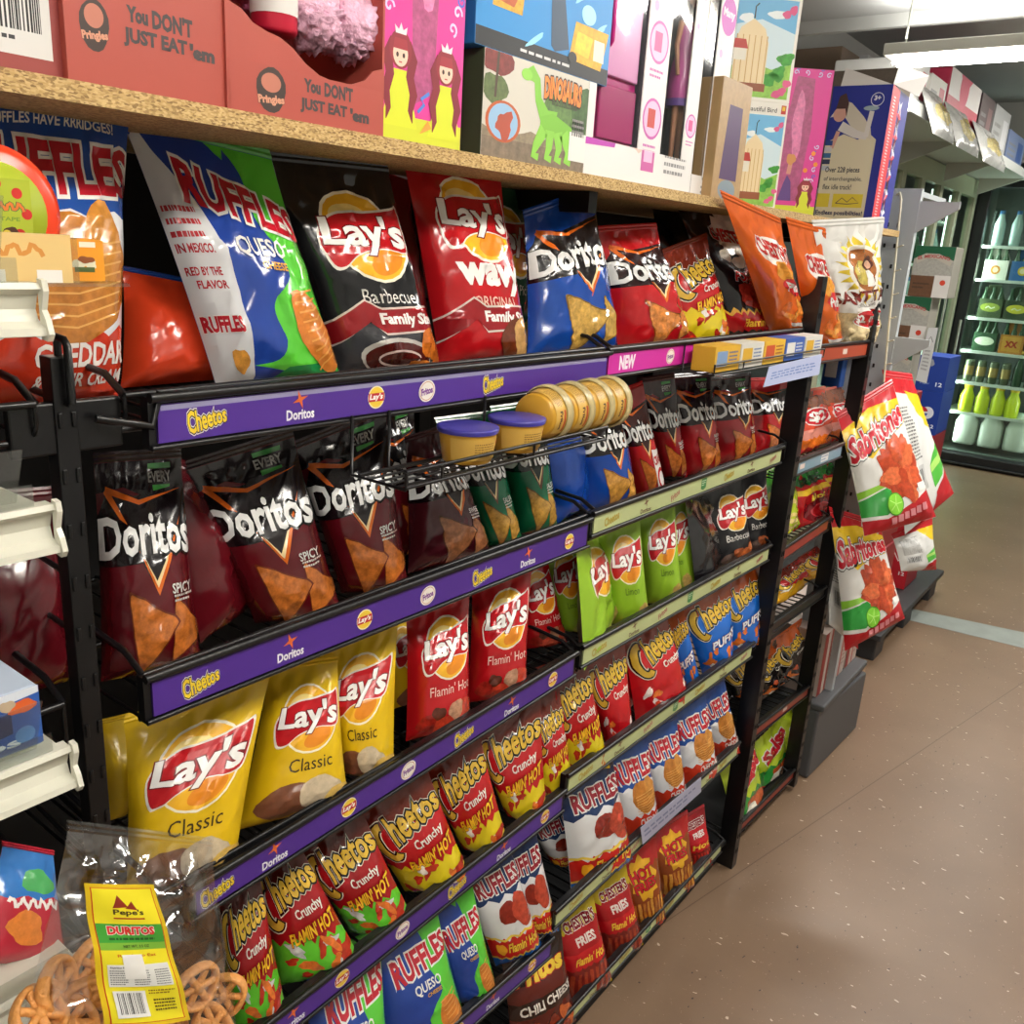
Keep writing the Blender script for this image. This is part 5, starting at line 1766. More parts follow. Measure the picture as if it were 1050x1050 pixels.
def bird_art(A):
    a = Art(A, '#ece9df', 1, 1)
    a.poly(rect(.06, .04, .96, A * .88), '#cfe3ea')
    a.poly([(.06, A * .88), (.06, A * .62), (.5, A * .7), (.96, A * .6), (.96, A * .88)], '#6fb3dc')
    for k, (x, y, r) in enumerate(((.3, .7, .1), (.7, .75, .12))):
        a.poly(blob(x, y * A, r, .05, k), '#e8f0f2', same=k > 0)
    a.poly([(.06, .04), (.96, .04), (.96, .34 * A), (.7, .28 * A), (.4, .34 * A), (.06, .26 * A)], '#8cc04e', .4)
    for k, (x, y) in enumerate(((.8, .25), (.88, .38), (.7, .2))):
        a.poly(blob(x, y * A, .1, .08, k, amp=.3), '#3f9a34', .5, same=k > 0)
    # bird cage
    a.poly([(.18, .12 * A), (.62, .12 * A), (.62, .5 * A), (.56, .62 * A), (.4, .7 * A), (.24, .62 * A), (.18, .5 * A)], '#e8d3a8')
    for k in range(6):
        a.line([(.2 + .08 * k, .13 * A), (.2 + .08 * k, .56 * A)], .012, '#c49a5a', same=k > 0)
    a.poly(rect(.16, .08 * A, .64, .15 * A), '#8a4a2a')
    a.poly([(.1, .44 * A), (.36, .44 * A), (.32, .52 * A), (.12, .52 * A)], '#b5342a')
    a.poly(rect(.12, .34 * A, .34, .44 * A), '#e6e0d0')
    a.line([(.4, .7 * A), (.4, .8 * A), (.44, .83 * A)], .016, '#2a2a2a')
    for k, (x, y) in enumerate(((.9, .8), (.82, .76), (.88, .1), (.8, .07), (.93, .17), (.1, .1))):
        a.poly(blob(x, y * A, .055, .05, k), '#d85a8a', same=k > 0)
    a.text('Beautiful Bird', .44, A * .93, .66, '#2a2622', h=.085, bold=.005)
    a.poly(rect(.86, A * .9, .96, A * .98), '#b5342a')
    a.poly(rect(.88, A * .93, .94, A * .97), '#e0b83a')
    return a


def track_art(A):
    a = Art(A, '#24318f', 1, 1)
    a.poly([(0, .1), (.86, .1), (.86, .62 * A), (.74, .66 * A), (.55, .62 * A), (.3, .66 * A), (0, .6 * A)], '#d8d1b4')
    a.poly([(.02, .78 * A), (.24, .8 * A), (.5, .66 * A), (.78, .62 * A), (.74, .7 * A), (.6, .78 * A), (.36, .88 * A), (.2, .9 * A)], '#cfc9b8')
    # boy lying on his front, feet up behind
    a.line([(.22, .72 * A), (.5, .66 * A), (.7, .64 * A)], [.16, .13, .1], '#d5d2ce')
    a.line([(.68, .64 * A), (.72, .82 * A)], .08, '#d8d4d0')
    a.poly(ell(.7, .84 * A, .13, .04), '#9ab0b8')
    a.poly(ell(.18, .8 * A, .11, .12), '#d0a090')
    a.poly([(.1, .84 * A), (.14, .93 * A), (.24, .95 * A), (.31, .88 * A), (.3, .78 * A), (.26, .84 * A)], '#4a3430')
    a.line([(.2, .68 * A), (.12, .56 * A)], .07, '#d0a090')
    for k, c in enumerate(('#2a4a8a', '#c9c9cc', '#3a6a9a', '#2f3a5a', '#b9c2cc')):
        a.poly(rect(.0, (.58 - .045 * k) * A, .13, (.615 - .045 * k) * A), c, same=k > 0)
    a.text('Over 228 pieces', .37, .40 * A, .6, '#2f3440', h=.12, bold=.02)
    a.text('of interchangeable,', .4, .335 * A, .66, '#2f3440', h=.09, bold=.01)
    a.text('flex idle track!', .32, .28 * A, .5, '#2f3440', h=.09, bold=.01)
    a.poly(rect(.0, .13 * A, .22, .23 * A), '#d6c43c')
    a.poly(rect(.28, .13 * A, .8, .23 * A), '#d6c43c')
    a.line([(.34, .16 * A), (.44, .2 * A), (.54, .17 * A), (.62, .205 * A), (.74, .165 * A), (.54, .155 * A), (.34, .16 * A)], .016, '#6a5a4a')
    a.text('Endless possibilities!', .42, .085 * A, .82, '#1d2450', h=.1, bold=.03)
    a.poly(rect(0, 0, 1, .045 * A), '#1d2470')
    a.poly(ell(.78, .9 * A, .11), '#e6e6ec')
    a.poly(ell(.78, .9 * A, .098), '#24318f')
    a.text('3+', .78, .91 * A, .11, '#e6e6ec', h=.08, bold=.05)
    return a


def track_side(A):
    a = Art(A, '#2a2f86', 1, 1)
    a.poly(rect(0, 0, .42, A), '#c8323a')
    a.lines_of_text(.12, .1, .24, A - .1, 40, '#e6d8d8', 3)
    for k in range(16):
        a.poly(star(.55, .2 + (A - .4) * k / 15, .05, .13, 4, k), ('#d9d9e6', '#1d1d2a', '#e04a5a')[k % 3], same=k > 0)
    return a


PG = 'toy boxes on the chipboard shelf'
toy_box('princess_toy_box', (391, 139), (471, 156), -.012, .36, .07, lambda A: princess_art(A, True), '#c9348a', 'pink toy box with two printed red-haired princesses, beside the red tray', 'toy box', PG)
_, dq, _, dH = toy_box('dinosaur_toy_box', (474, 150), (494, 155), -.11, (504, 56), .1, None, '#6f7a54', 'dinosaur toy box mostly hidden behind the other dinosaur box', 'toy box', PG)
_, dq, _, dH = toy_box('dinosaur_toy_box', (492, 158), (597, 181), -.012, (612, 86), .075, dino_art, '#3d4a30', 'toy box with a printed green long-necked dinosaur, under the blue drill box', 'toy box', PG)
toy_box('drill_toy_box', (486, 52), (622, 84), -.012, .165, .12, drill_art, '#1f6fb0', 'blue toy drill box lying on top of the dinosaur boxes', 'toy box', PG, z0=ZB + dH + .001)


# two window boxes with a doll and a toy fridge
def window_box(bl, br, X, H, depth, label, full=True):
    BL, BR = hit(*bl, X), hit(*br, X)
    BL[2] = BR[2] = ZB + .0005
    W = np.linalg.norm(BR - BL)
    r = (BR - BL) / W
    up = np.array([0, 0, 1.0])
    n = np.array([1.0, 0, 0])
    e = tag(empty('doll_window_box', (BL + BR) / 2), label, 'toy box', PG)
    d = -n * depth
    mb = MB()
    MW = mat('white_card', '#dedcd8', .5)
    P = lambda x, y, z=0.0: BL + r * (x * W) + up * (y * H) - n * z
    mb.slab([P(0, 0, depth), P(1, 0, depth), P(1, 1, depth), P(0, 1, depth)], n * .002)
    mb.slab([P(1, 0), P(1, 0, depth), P(1, 1, depth), P(1, 1)], r * .002)
    mb.slab([P(0, 0, depth), P(0, 0), P(0, 1), P(0, 1, depth)], -r * .002)
    mb.slab([P(0, 0), P(1, 0), P(1, 0, depth), P(0, 0, depth)], up * .002)
    mb.build('carton_body', mat('navy_card', '#23283c', .6), e)

    def bar(x0, y0, x1, y1, deco):
        a = Art((y1 - y0) * H / ((x1 - x0) * W), '#e0ddda', 1, 1)
        deco(a)
        q = (P(x0, y1), P(x1, y1), P(x1, y0), P(x0, y0))
        rim = [p - n * .002 for p in (q[3], q[2], q[1], q[0])] + [q[3], q[2], q[1], q[0]]
        me, _ = panel_mesh('front_frame', grid_quad(q, 1, 1), a, M_CARD, .00004, [(rim, [(3, 2, 1, 0), (0, 1, 5, 4), (1, 2, 6, 5), (2, 3, 7, 6), (3, 0, 4, 7)], a.base)])
        link('front_frame', me, e)

    def rings(ys, word=None):
        def f(a):
            for k, y in enumerate(ys):
                a.poly(ell(.5, y * a.A, .42), '#c25aa8')
                a.poly(ell(.5, y * a.A, .36), '#e2b4d4')
                a.poly(rect(.3, y * a.A - .18, .62, y * a.A + .2), ('#d04a8a', '#b5342a', '#7a3a9a')[k % 3])
                a.lines_of_text(.2, y * a.A - .72, .8, y * a.A - .5, 2, '#c25aa8', k)
            if word:
                a.poly(ell(.5, a.A * .78, .46), '#b53aa8')
                a.text(word, .5, a.A * .79, .7, '#f0e4ee', h=.26, bold=.04)
            a.poly(ell(.25, a.A * .6, .1), '#e4a8d0')
            a.poly(ell(.7, a.A * .9, .12), '#d9d66a')
        return f
    if full:
        bar(0, .131, .06, 1, lambda a: None)
        bar(.44, .13, .65, 1, rings((.46, .14)))
        bar(.87, .13, 1, 1, rings((.16,), 'Many'))

        def foot(a):
            a.poly([(.0, .12), (.24, .13), (.3, .3), (.26, .48), (.0, .47)], '#b53aa8')
            a.text('Happy', .13, .39, .22, '#f2e6f0', h=.09, bold=.05)
            a.text('Kitchen', .13, .25, .22, '#f2e6f0', h=.09, bold=.05)
            a.poly(ell(.31, .3, .03), '#c9d66a')
            a.poly(blob(.44, .22, .06, .1, 3), '#e8c0b0')
            a.poly(blob(.43, .3, .05, .06, 5), '#c9843a')
            a.poly(rect(.48, .06, .6, .4), '#c25a9a')
            a.poly(rect(.5, .1, .58, .36), '#e6b4d4')
            a.text('WARNING:', .78, .26, .14, '#3a3a3a', h=.035, bold=.02)
            a.lines_of_text(.7, .06, .94, .2, 4, '#8a8888', 2)
        bar(0, 0, 1, .13, lambda a: foot(a))
        q = [P(.08, .13, .003), P(.87, .13, .003), P(.87, 1, .003), P(.08, 1, .003)]
        MB().slab(q, n * .0005).build('window_film', M_WINDOW, e)
        # toy fridge
        f = tag(empty('toy_fridge', P(.26, 0, .05)), 'pink toy fridge standing behind the window of the nearer doll box', 'toy')
        z0 = .1
        MB().hexa([P(.1, z0, .055), P(.43, z0, .055), P(.43, z0, .012), P(.1, z0, .012), P(.1, .98, .055), P(.43, .98, .055), P(.43, .98, .012), P(.1, .98, .012)]).build('cabinet', mat('hot_pink_plastic', '#b81f78', .3), f, .003)
        for (y0, y1, c) in ((.36, .78, '#d98ac0'), (.8, .96, '#b82a80'), (.14, .33, '#a81868')):
            MB().hexa([P(.115, y0, .012), P(.415, y0, .012), P(.415, y0, .006), P(.115, y0, .006), P(.115, y1, .012), P(.415, y1, .012), P(.415, y1, .006), P(.115, y1, .006)]).build('door', mat('toy_' + c[1:], c, .3), f, .002)
        MB().tube([P(.16, .46, .006), P(.15, .47, -.0), P(.15, .68, -.0), P(.16, .69, .006)], .0035, 8).build('handle', mat('hot_pink_plastic', '#b81f78', .3), f)
        # doll
        base = P(.925, 0, .026)
        g = tag(empty('fashion_doll', base), 'slim doll in a shiny pink dress inside the nearer window box', 'doll')
        S = H / .38
        sk = mat('doll_skin', '#b5805f', .45)
        zz = lambda z: (0, 0)
        mb = MB()
        for s in (-1, 1):
            mb.tube([base + r * (.011 * s) + up * z for z in (.052, .09, .13, .17)], [.004, .0052, .006, .008], 10)
            mb.tube([base + r * (.019 * s) + up * .268, base + r * (.028 * s) + up * .23, base + r * (.026 * s) + up * .185 + n * .006], [.0055, .0045, .0035], 8)
        mb.lathe([(.0, .16), (.019, .17), (.018, .2), (.013, .225), (.018, .25), (.019, .265), (.006, .275), (.005, .285)], base, 14)
        mb.lathe([(.0, .28), (.009, .286), (.0125, .297), (.013, .308), (.010, .32), (0, .326)], base, 14)
        mb.build('body', sk, g)
        MB().lathe([(.022, .145), (.0235, .165), (.020, .2), (.0145, .225), (.0195, .25), (.0195, .262)], base, 18).build('dress', mat('pink_satin', '#c0569c', .25), g)
        MB().lathe([(.0235, .138), (.024, .15)], base, 18).build('skirt_hem', mat('violet_print', '#6a4a9a', .4), g)
        MB().lathe([(.0, .332), (.012, .328), (.0165, .312), (.017, .29), (.0185, .25), (.012, .235), (0, .235)], base - n * .006, 14).build('hair', mat('doll_hair', '#2e1c16', .4), g)
        ey = MB()
        for s in (-1, 1):
            ey.lathe([(0, 0), (.0018, .0005), (0, .001)], base + up * .308 + n * .0125 + r * (.005 * s), 8, (1, 0, 0))
        ey.build('eyes', M_BLACKM, g)
        MB().lathe([(0, 0), (.003, .0005), (0, .001)], base + up * .2965 + n * .0115, 8, (1, 0, 0)).build('mouth', mat('lip_red', '#a8384a', .4), g)
    else:
        bar(.62, .1, 1, 1, rings((.2,), 'Many'))
        bar(0, 0, 1, .1, lambda a: (a.text('WARNING:', .75, .2, .3, '#3a3a3a', h=.05, bold=.02), a.lines_of_text(.6, .04, .95, .14, 2, '#8a8888', 2)))
        bar(0, .1, .3, 1, lambda a: None)
        q = [P(.3, .1, .003), P(.62, .1, .003), P(.62, 1, .003), P(.3, 1, .003)]
        MB().slab(q, n * .0005).build('window_film', M_WINDOW, e)


window_box((597, 178), (707, 199), -.012, .40, .06, 'white window box with a pink fridge and doll inside, in front', True)
window_box((690, 196), (734, 204), -.055, .40, .05, 'white window box seen as a narrow strip behind the doll box', False)


def tan_art(A):
    a = Art(A, '#a98a5e', 1, 1, mot=.2)
    a.poly([(.2, .3), (.8, .3), (.75, A * .8), (.3, A * .8)], '#4a2f5a')
    a.poly(ell(.5, .16, .3, .14), '#7a8a94')
    return a


toy_box('tan_toy_box', (728, 203), (757, 207), -.035, (776, 92), .05, tan_art, '#a98a5e', 'narrow tan cardboard toy box with dark picture between window box and bird boxes', 'toy box', PG)
_, bq, _, bH = toy_box('bird_toy_box', (746, 206), (794, 214), -.02, (811, 107), .07, bird_art, '#dcd8c8', 'cream bird cage toy box at the bottom of the pair', 'toy box', 'cream bird cage toy boxes', phi=.75)
toy_box('bird_toy_box', (733, 205), (794, 214), -.02, .215, .075, bird_art, '#dcd8c8', 'cream bird cage toy box stacked on top of its twin', 'toy box', 'cream bird cage toy boxes', z0=ZB + bH + .001, phi=.75)
toy_box('princess_toy_box', (790, 214), (834, 218), -.02, (864, 72), .05, lambda A: princess_art(A, False), '#c9348a', 'pink window toy box with a single printed red-haired princess, beside the blue track box', 'toy box', PG, phi=.9)
tb, tq, tn, tH = toy_box('track_toy_box', (834, 216), (893, 226), -.015, (926, 86), .22, track_art, '#2a2f86', 'blue and beige track toy box reading 228 pieces with open white flaps', 'toy box', PG, side_art=track_side, phi=1.5)

# open white flaps standing up from the track box
TLq, TRq = tq[0], tq[1]
wf = mat('white_card', '#dedcd8', .5)
m = MB()
for pts in ([TLq + (TRq - TLq) * .12, TRq - (TRq - TLq) * .02, TLq + (TRq - TLq) * .16 + np.array([.0, .0, .045])],):
    pts = [np.array(p) for p in pts]
    e_ = np.array([0, .001, 0])
    m.add(pts + [p + e_ for p in pts], [(0, 1, 2), (5, 4, 3), (0, 3, 4, 1), (1, 4, 5, 2), (2, 5, 3, 0)])
m.build('flap', wf, tb)
m = MB()
m.slab([TRq, TRq + np.array([.015, .2, 0]), TRq + np.array([.035, .19, .05]), TRq + np.array([.004, .01, .05])], (.001, 0, 0))
o_ = m.build('flap', wf, tb)
# ================================================================ white side shelves close to the viewer
WX, WY = .13, .30
wing = tag(empty('side_shelf_unit', (.07, .1, 1.2)), 'cream side shelf unit with three price channels at the near end of the racks', 'shelf unit')
pr = MB().box((.018, .02, .9), (.034, .05, 1.75))
pr.box((.018, -.28, .9), (.034, -.25, 1.75))
pr.build('upright', M_CREAM, wing)
WZ = [(1.656, .036), (1.5, .037), (1.302, .036), (1.10, .036)]
for k, (zt, h) in enumerate(WZ):
    y1 = WY - .004 * k
    prof = [(0, 0), (.004, .0), (.006, -.004), (.0, -.008), (-.004, -h * .5), (-.001, -h + .01), (.008, -h + .006), (.009, -h + .001), (.004, -h), (-.008, -h), (-.008, 0)]
    m = MB()
    n = len(prof)
    V = [(WX + x, yy, zt + z) for yy in (-.32, y1) for x, z in prof]
    m.add(V, [(i, (i + 1) % n, (i + 1) % n + n, i + n) for i in range(n)] + [tuple(range(n))[::-1], tuple(range(n, 2 * n))])
    cap = [(.001, .003), (.0075, .002), (.009, -.005), (.0045, -h * .5), (.009, -h + .012), (.0125, -h + .002), (.009, -h - .003), (.001, -h - .002)]
    c = len(cap)
    V = [(WX + x, yy, zt + z) for yy in (y1, y1 + .004) for x, z in cap]
    m.add(V, [(i, (i + 1) % c, (i + 1) % c + c, i + c) for i in range(c)] + [tuple(range(c))[::-1], tuple(range(c, 2 * c))])
    ch = m.build('price_channel', M_CREAM, wing)
    d = MB().box((.03, -.32, zt - .012), (WX - .008, y1 - .004, zt - .002))
    d.build('shelf_deck', M_CREAM, wing)
    # clear front lip and divider
    f = MB().slab([(WX + .001, -.32, zt), (WX + .001, y1 - .012, zt), (WX + .001, y1 - .012, zt + .016), (WX + .001, -.32, zt + .016)], (.0012, 0, 0))
    f.build('clear_lip', M_CLEAR, wing)
    if k < 3:
        g = MB().slab([(WX - .008, -.32, zt + .002), (WX - .008, y1 - .02, zt + .002), (WX - .008, y1 - .012, zt + (.055, .04, .04)[k]), (WX - .008, -.32, zt + (.055, .03, .03)[k])], (.0015, 0, 0))
        g.build('clear_divider', M_CLEAR, wing)

# round red tape dispensers
M_REDP = mat('orange_red_plastic', '#e0401f', .25)
z0 = WZ[0][0]


def candy_art():
    a = Art(1.0, '#a3b02a', 1, 1)
    for k in range(8):
        t = k * PI / 4
        a.poly(ell(.5 + .42 * math.cos(t), .5 + .42 * math.sin(t), .08), '#c3241f', same=k > 0)
    a.line([(.1 + .78 * t / 40, .6 + .05 * math.sin(t * .9) + .02 * math.sin(t * 2.3)) for t in range(41)], .07, '#4a6a3a')
    a.line([(.1 + .78 * t / 40, .6 + .05 * math.sin(t * .9) + .02 * math.sin(t * 2.3)) for t in range(41)], .042, '#d8722a')
    a.text('GUM TAPE', .5, .42, .62, '#6a8a2a', h=.06, bold=.02)
    a.poly(blob(.66, .2, .13, .11, 3), '#4a2a1a')
    a.poly(ell(.6, .18, .07, .08), '#e0c23a')
    a.poly(ell(.72, .16, .06, .06), '#e6e0d8')
    return a


for k, (u, v) in enumerate(((-12, 215), (-90, 218))):
    p = hit(u, v, .075)
    p[2] = z0 - .002 + .046
    e = tag(empty('gum_tape', p), ('round orange-red gum tape dispenser with green label on the top cream shelf', 'round orange-red gum tape dispenser cut off by the picture edge')[k], 'candy dispenser', 'gum tape dispensers')
    MB().lathe([(0, -.014), (.04, -.014), (.046, -.009), (.046, .009), (.04, .014), (0, .014)], p, 36, (1, 0, 0)).build('case', M_REDP, e)
    a = candy_art()
    G = np.zeros((9, 9, 3))
    r = .032
    me_art = Art(1.0, '#a3b02a', 1, 1)
    q = [p + np.array([.0146, sy * r, sz * r]) for sy, sz in ((-.72, .72), (.72, .72), (.72, -.72), (-.72, -.72))]
    MB().lathe([(0, .0142), (.034, .0142), (.034, .0138)], p, 32, (1, 0, 0)).build('label_disc', mat('lime_label', '#a3b02a', .4), e)
    a.raw = a.raw[1:] if False else a.raw
    face_panel('label', q, a, e)
# clear box with orange print in front, orange cube behind the divider
p = hit(38, 262, .11)
p[2] = z0 - .002
o = MB().box((.105, p[1] - .09, p[2]), (.118, p[1] + .025, p[2] + .034)).build('candy_box', M_CLEAR)
tag(o, 'clear flat candy box with faded orange print before the gum tape', 'candy box')
a = Art(.3, '#d9b878', 1, 1)
a.line([(.12 + .7 * t / 40, .2 + .03 * math.sin(t * .9) + .012 * math.sin(t * 2.3)) for t in range(41)], .03, '#c9863a')
for x in (.1, .5, .85):
    a.poly(rect(x - .08, 0, x + .08, .08), ('#e0812a', '#e6e2da', '#e0812a')[int(x * 2) % 2])
face_panel('front_print', [(.1186, p[1] - .09, p[2] + .034), (.1186, p[1] + .02, p[2] + .034), (.1186, p[1] + .02, p[2] + .001), (.1186, p[1] - .09, p[2] + .001)], a, o)
p = hit(82, 262, .085)
p[2] = z0 - .002
MB().box((.035, WY - .01, z0 - .005), (.1, p[1] + .03, z0 - .0025)).build('clear_tray', M_CLEAR, wing)
o = MB().box((.06, p[1] - .016, p[2]), (.09, p[1] + .016, p[2] + .031)).build('candy_box', mat('orange_card', '#e2921e', .4), None, .002)
tag(o, 'small orange candy cube at the end of the top cream shelf', 'candy box')
a = Art(1.0, '#e2921e', 1, 1)
a.poly(blob(.35, .42, .16, .12, 3), '#d8d2b8')
a.poly(blob(.65, .42, .16, .12, 5), '#d8d2b8', same=True)
a.poly(blob(.55, .52, .2, .09, 7), '#8a4a22')
a.poly(rect(.25, .22, .75, .34), '#4a5a2a')
a.poly(rect(.4, .82, .8, .95), '#e6ddc8', same=True)
face_panel('front_print', [(.0906, p[1] - .0155, p[2] + .0305), (.0906, p[1] + .0155, p[2] + .0305), (.0906, p[1] + .0155, p[2] + .0005), (.0906, p[1] - .0155, p[2] + .0005)], a, o)
# blue and white box on the third cream shelf
p = hit(20, 700, .1)
o = MB().box((.045, p[1] - .10, WZ[2][0] - .002), (.112, hit(37, 700, .11)[1], WZ[2][0] + .05)).build('candy_box', mat('pale_blue_card', '#b9c6d8', .45), None, .002)
tag(o, 'blue and white candy box on the third cream shelf', 'candy box')
ye = hit(37, 700, .11)[1]
a = Art(.5, '#2a57a5', 1, 1)
a.poly([(0, .5), (1, .5), (1, .44), (.6, .4), (0, .42)], '#d5dbe4')
a.poly([(.45, .3), (.8, .34), (.8, .16), (.45, .12)], '#122a5c')
a.poly(blob(.88, .36, .09, .06, 3), '#d8602a')
a.poly(blob(.78, .4, .05, .05, 4), '#b9a58a')
a.text('ips', .7, .07, .3, '#e0e6ee', h=.1, bold=.03)
a.poly(ell(.88, .12, .07), '#5a8ac8')
face_panel('front_print', [(.1126, p[1] - .10, WZ[2][0] + .05), (.1126, ye, WZ[2][0] + .05), (.1126, ye, WZ[2][0]), (.1126, p[1] - .10, WZ[2][0])], a, o)

# small bag of candy low on the side shelf, behind the clear bag
cb = Art(1.36, '#b02a3a', 12, 16)
cb.poly(band(0, 1, 1.36, .8, .03, 5, 'wavy', 2), '#2f6fb5')
cb.poly(blob(.6, 1.0, .25, .16, 3), '#4aa05a')
cb.poly(blob(.4, .45, .22, .2, 5), '#d8803a', .4)
cb.line([(.15 + .7 * t / 40, .74 + .05 * math.sin(t * .8) + .02 * math.sin(t * 2.1)) for t in range(41)], .04, '#e6e0da')
bag(cb, (hit(4, 862, .06), hit(54, 872, .06), hit(70, 985, .09), hit(-30, 990, .09)), .03, 'blue and red candy bag at the near edge, half behind the clear snack bag', 'candy bag', None, 5, 'candy_bag')

# ---- clear bag of wheel snacks
BX = .185
cq = [hit(72, 842, BX - .03), hit(216, 858, BX - .03), hit(246, 1078, BX), hit(8, 1078, BX)]
cf = Art(1.3, '#ffffff', 30, 34)
sb = bag(cf, cq, .075, 'clear crinkled cellophane bag of tan wheel snacks with yellow label in front of the racks', 'snack bag', None, 21, 'clear_snack_bag', M_CLEARFILM, seal=True, wr=2.2)
nrm = np.cross(cq[2] - cq[3], cq[0] - cq[3])
nrm /= np.linalg.norm(nrm)
la = Art(2.0, '#d8b81c', 8, 16)
la.poly(rect(.06, .05, .94, 1.95), '#c23a1c')
la.poly(rect(.075, .06, .925, 1.94), '#e8da2a')
la.poly([(.3, 1.68), (.38, 1.86), (.5, 1.7)], '#8a2a1c')
la.poly([(.46, 1.68), (.56, 1.78), (.62, 1.66)], '#8a2a1c', same=True)
la.text("Pepe's", .5, 1.62, .4, '#4a3a1c', h=.1, bold=.03)
la.poly(rect(.3, 1.53, .7, 1.55), '#a8281c', same=True)
la.poly(rect(.075, 1.1, .925, 1.46), '#7ab03a')
la.poly(rect(.075, 1.2, .925, 1.46), '#3f9a35')
la.text('DURITOS', .5, 1.37, .6, '#d8262a', h=.12, bold=.05, out=((WHT, .05),))
la.lines_of_text(.2, 1.22, .8, 1.29, 1, '#1f5a22', 2)
la.text('NET WT. 3.5 OZ', .52, 1.15, .34, '#3a4a1c', h=.04, bold=.02)
la.text('Ready to Eat', .5, 1.02, .5, '#c8641c', h=.05, bold=.02)
la.poly(rect(.12, .58, .88, .9), '#dcdcd6')
la.text('Nutrition Facts', .25, .86, .2, '#2a2a2a', h=.03, bold=.02)
for x in (.14, .4, .66):
    la.lines_of_text(x, .6, x + .2, .83, 7, '#6a6a6a', int(x * 10))
la.poly(rect(.3, .7, .55, 1.04), '#e6e4de')
la.poly(rect(.14, .14, .5, .52), '#e2e2de')
la.bars(.18, .19, .46, .49, 18, 5)
la.lines_of_text(.54, .46, .9, .54, 2, '#8a6a1c', 4)
la.lines_of_text(.58, .2, .86, .4, 4, '#4a3a1c', 6)
lq = [hit(85, 905, BX + .036), hit(158, 907, BX + .036), hit(196, 1046, BX + .046), hit(107, 1054, BX + .046)]
G = grid_quad(lq, 8, 16)
yy, xx = np.mgrid[0:17, 0:9]
G += nrm * (.003 * np.sin(xx / 8 * PI) + .0012 * np.sin(yy * .9 + xx * .5))[..., None]
me, _ = panel_mesh('paper_label', G, la, M_MATTEFILM, .00005)
o = link('paper_label', me, sb)
# wheels
bmw = MB()
ro, ri = .0215, .0165
N = 28
for k in range(N):
    t0, t1 = 2 * PI * k / N, 2 * PI * (k + 1) / N
    q = []
    for t in (t0, t1):
        w = 1 + .06 * math.sin(3 * t)
        for (r, y) in ((ri * w, -.006), (ro * w, -.006), (ro * w * 1.03, 0), (ro * w, .006), (ri * w, .006), (ri * w * .97, 0)):
            q.append((r * math.cos(t), y, r * math.sin(t)))
    bmw.add(q, [(i, (i + 1) % 6, (i + 1) % 6 + 6, i + 6) for i in range(6)], True)
for k in range(6):
    t = 2 * PI * k / 6 + .2
    bmw.tube([(.002 * math.cos(t), 0, .002 * math.sin(t)), (.01 * math.cos(t), .002, .01 * math.sin(t)), (.018 * math.cos(t), 0, .018 * math.sin(t))], [.0042, .003, .0042], 8)
bmw.lathe([(0, -.006), (.005, -.005), (.0065, 0), (.005, .006), (0, .006)], (0, 0, 0), 10, (0, 1, 0))
M_PUFF = mat('fried_wheat', '#d9964f', .5, noise=.15, nscale=90, bump=.4, bscale=160)
proto = bmw.build('wheel_snack', M_PUFF)
sd = proto.modifiers.new('soft', 'SUBSURF')
sd.levels = sd.render_levels = 1
spots = [(202, 1012, .0, (.1, .1, -.55)), (60, 1012, .0, (.3, .2, .2)), (92, 1028, .012, (.2, -.2, -.9)), (40, 1040, .012, (.9, .1, .3)), (178, 1045, -.012, (.4, .3, .6)), (218, 1052, .005, (.9, -.1, .2)), (120, 1010, -.02, (.2, .4, -.4)), (150, 1030, -.02, (.7, .2, .5)), (70, 1050, .02, (1.2, .2, .1)), (230, 1020, -.02, (.2, .1, -1.3)), (95, 990, -.018, (.2, .3, -.2)), (130, 1055, .005, (.5, .5, .9))]
wn = ['beside the label, spokes facing out', 'highest one at the near side of the label', 'tucked against the near edge of the label', 'lying flat at the near bottom corner', 'behind the lower far edge of the label', 'lying low at the far bottom corner', 'behind the middle of the label', 'behind the barcode of the label', 'lying at the bottom near the label foot', 'turned edge-on at the far side of the bag', 'behind the upper near edge of the label', 'under the foot of the label']
for k, (u, v, dx, rot) in enumerate(spots):
    o = proto if k == 0 else proto.copy()
    if k:
        COL.objects.link(o)
    o.location = hit(u, v, BX - .005 + dx)
    o.rotation_euler = (rot[0], rot[1], rot[2] - PI / 2 + .5)
    tag(o, 'tan wheel snack in the clear bag, ' + wn[k], 'snack', 'wheel snacks in the clear bag')

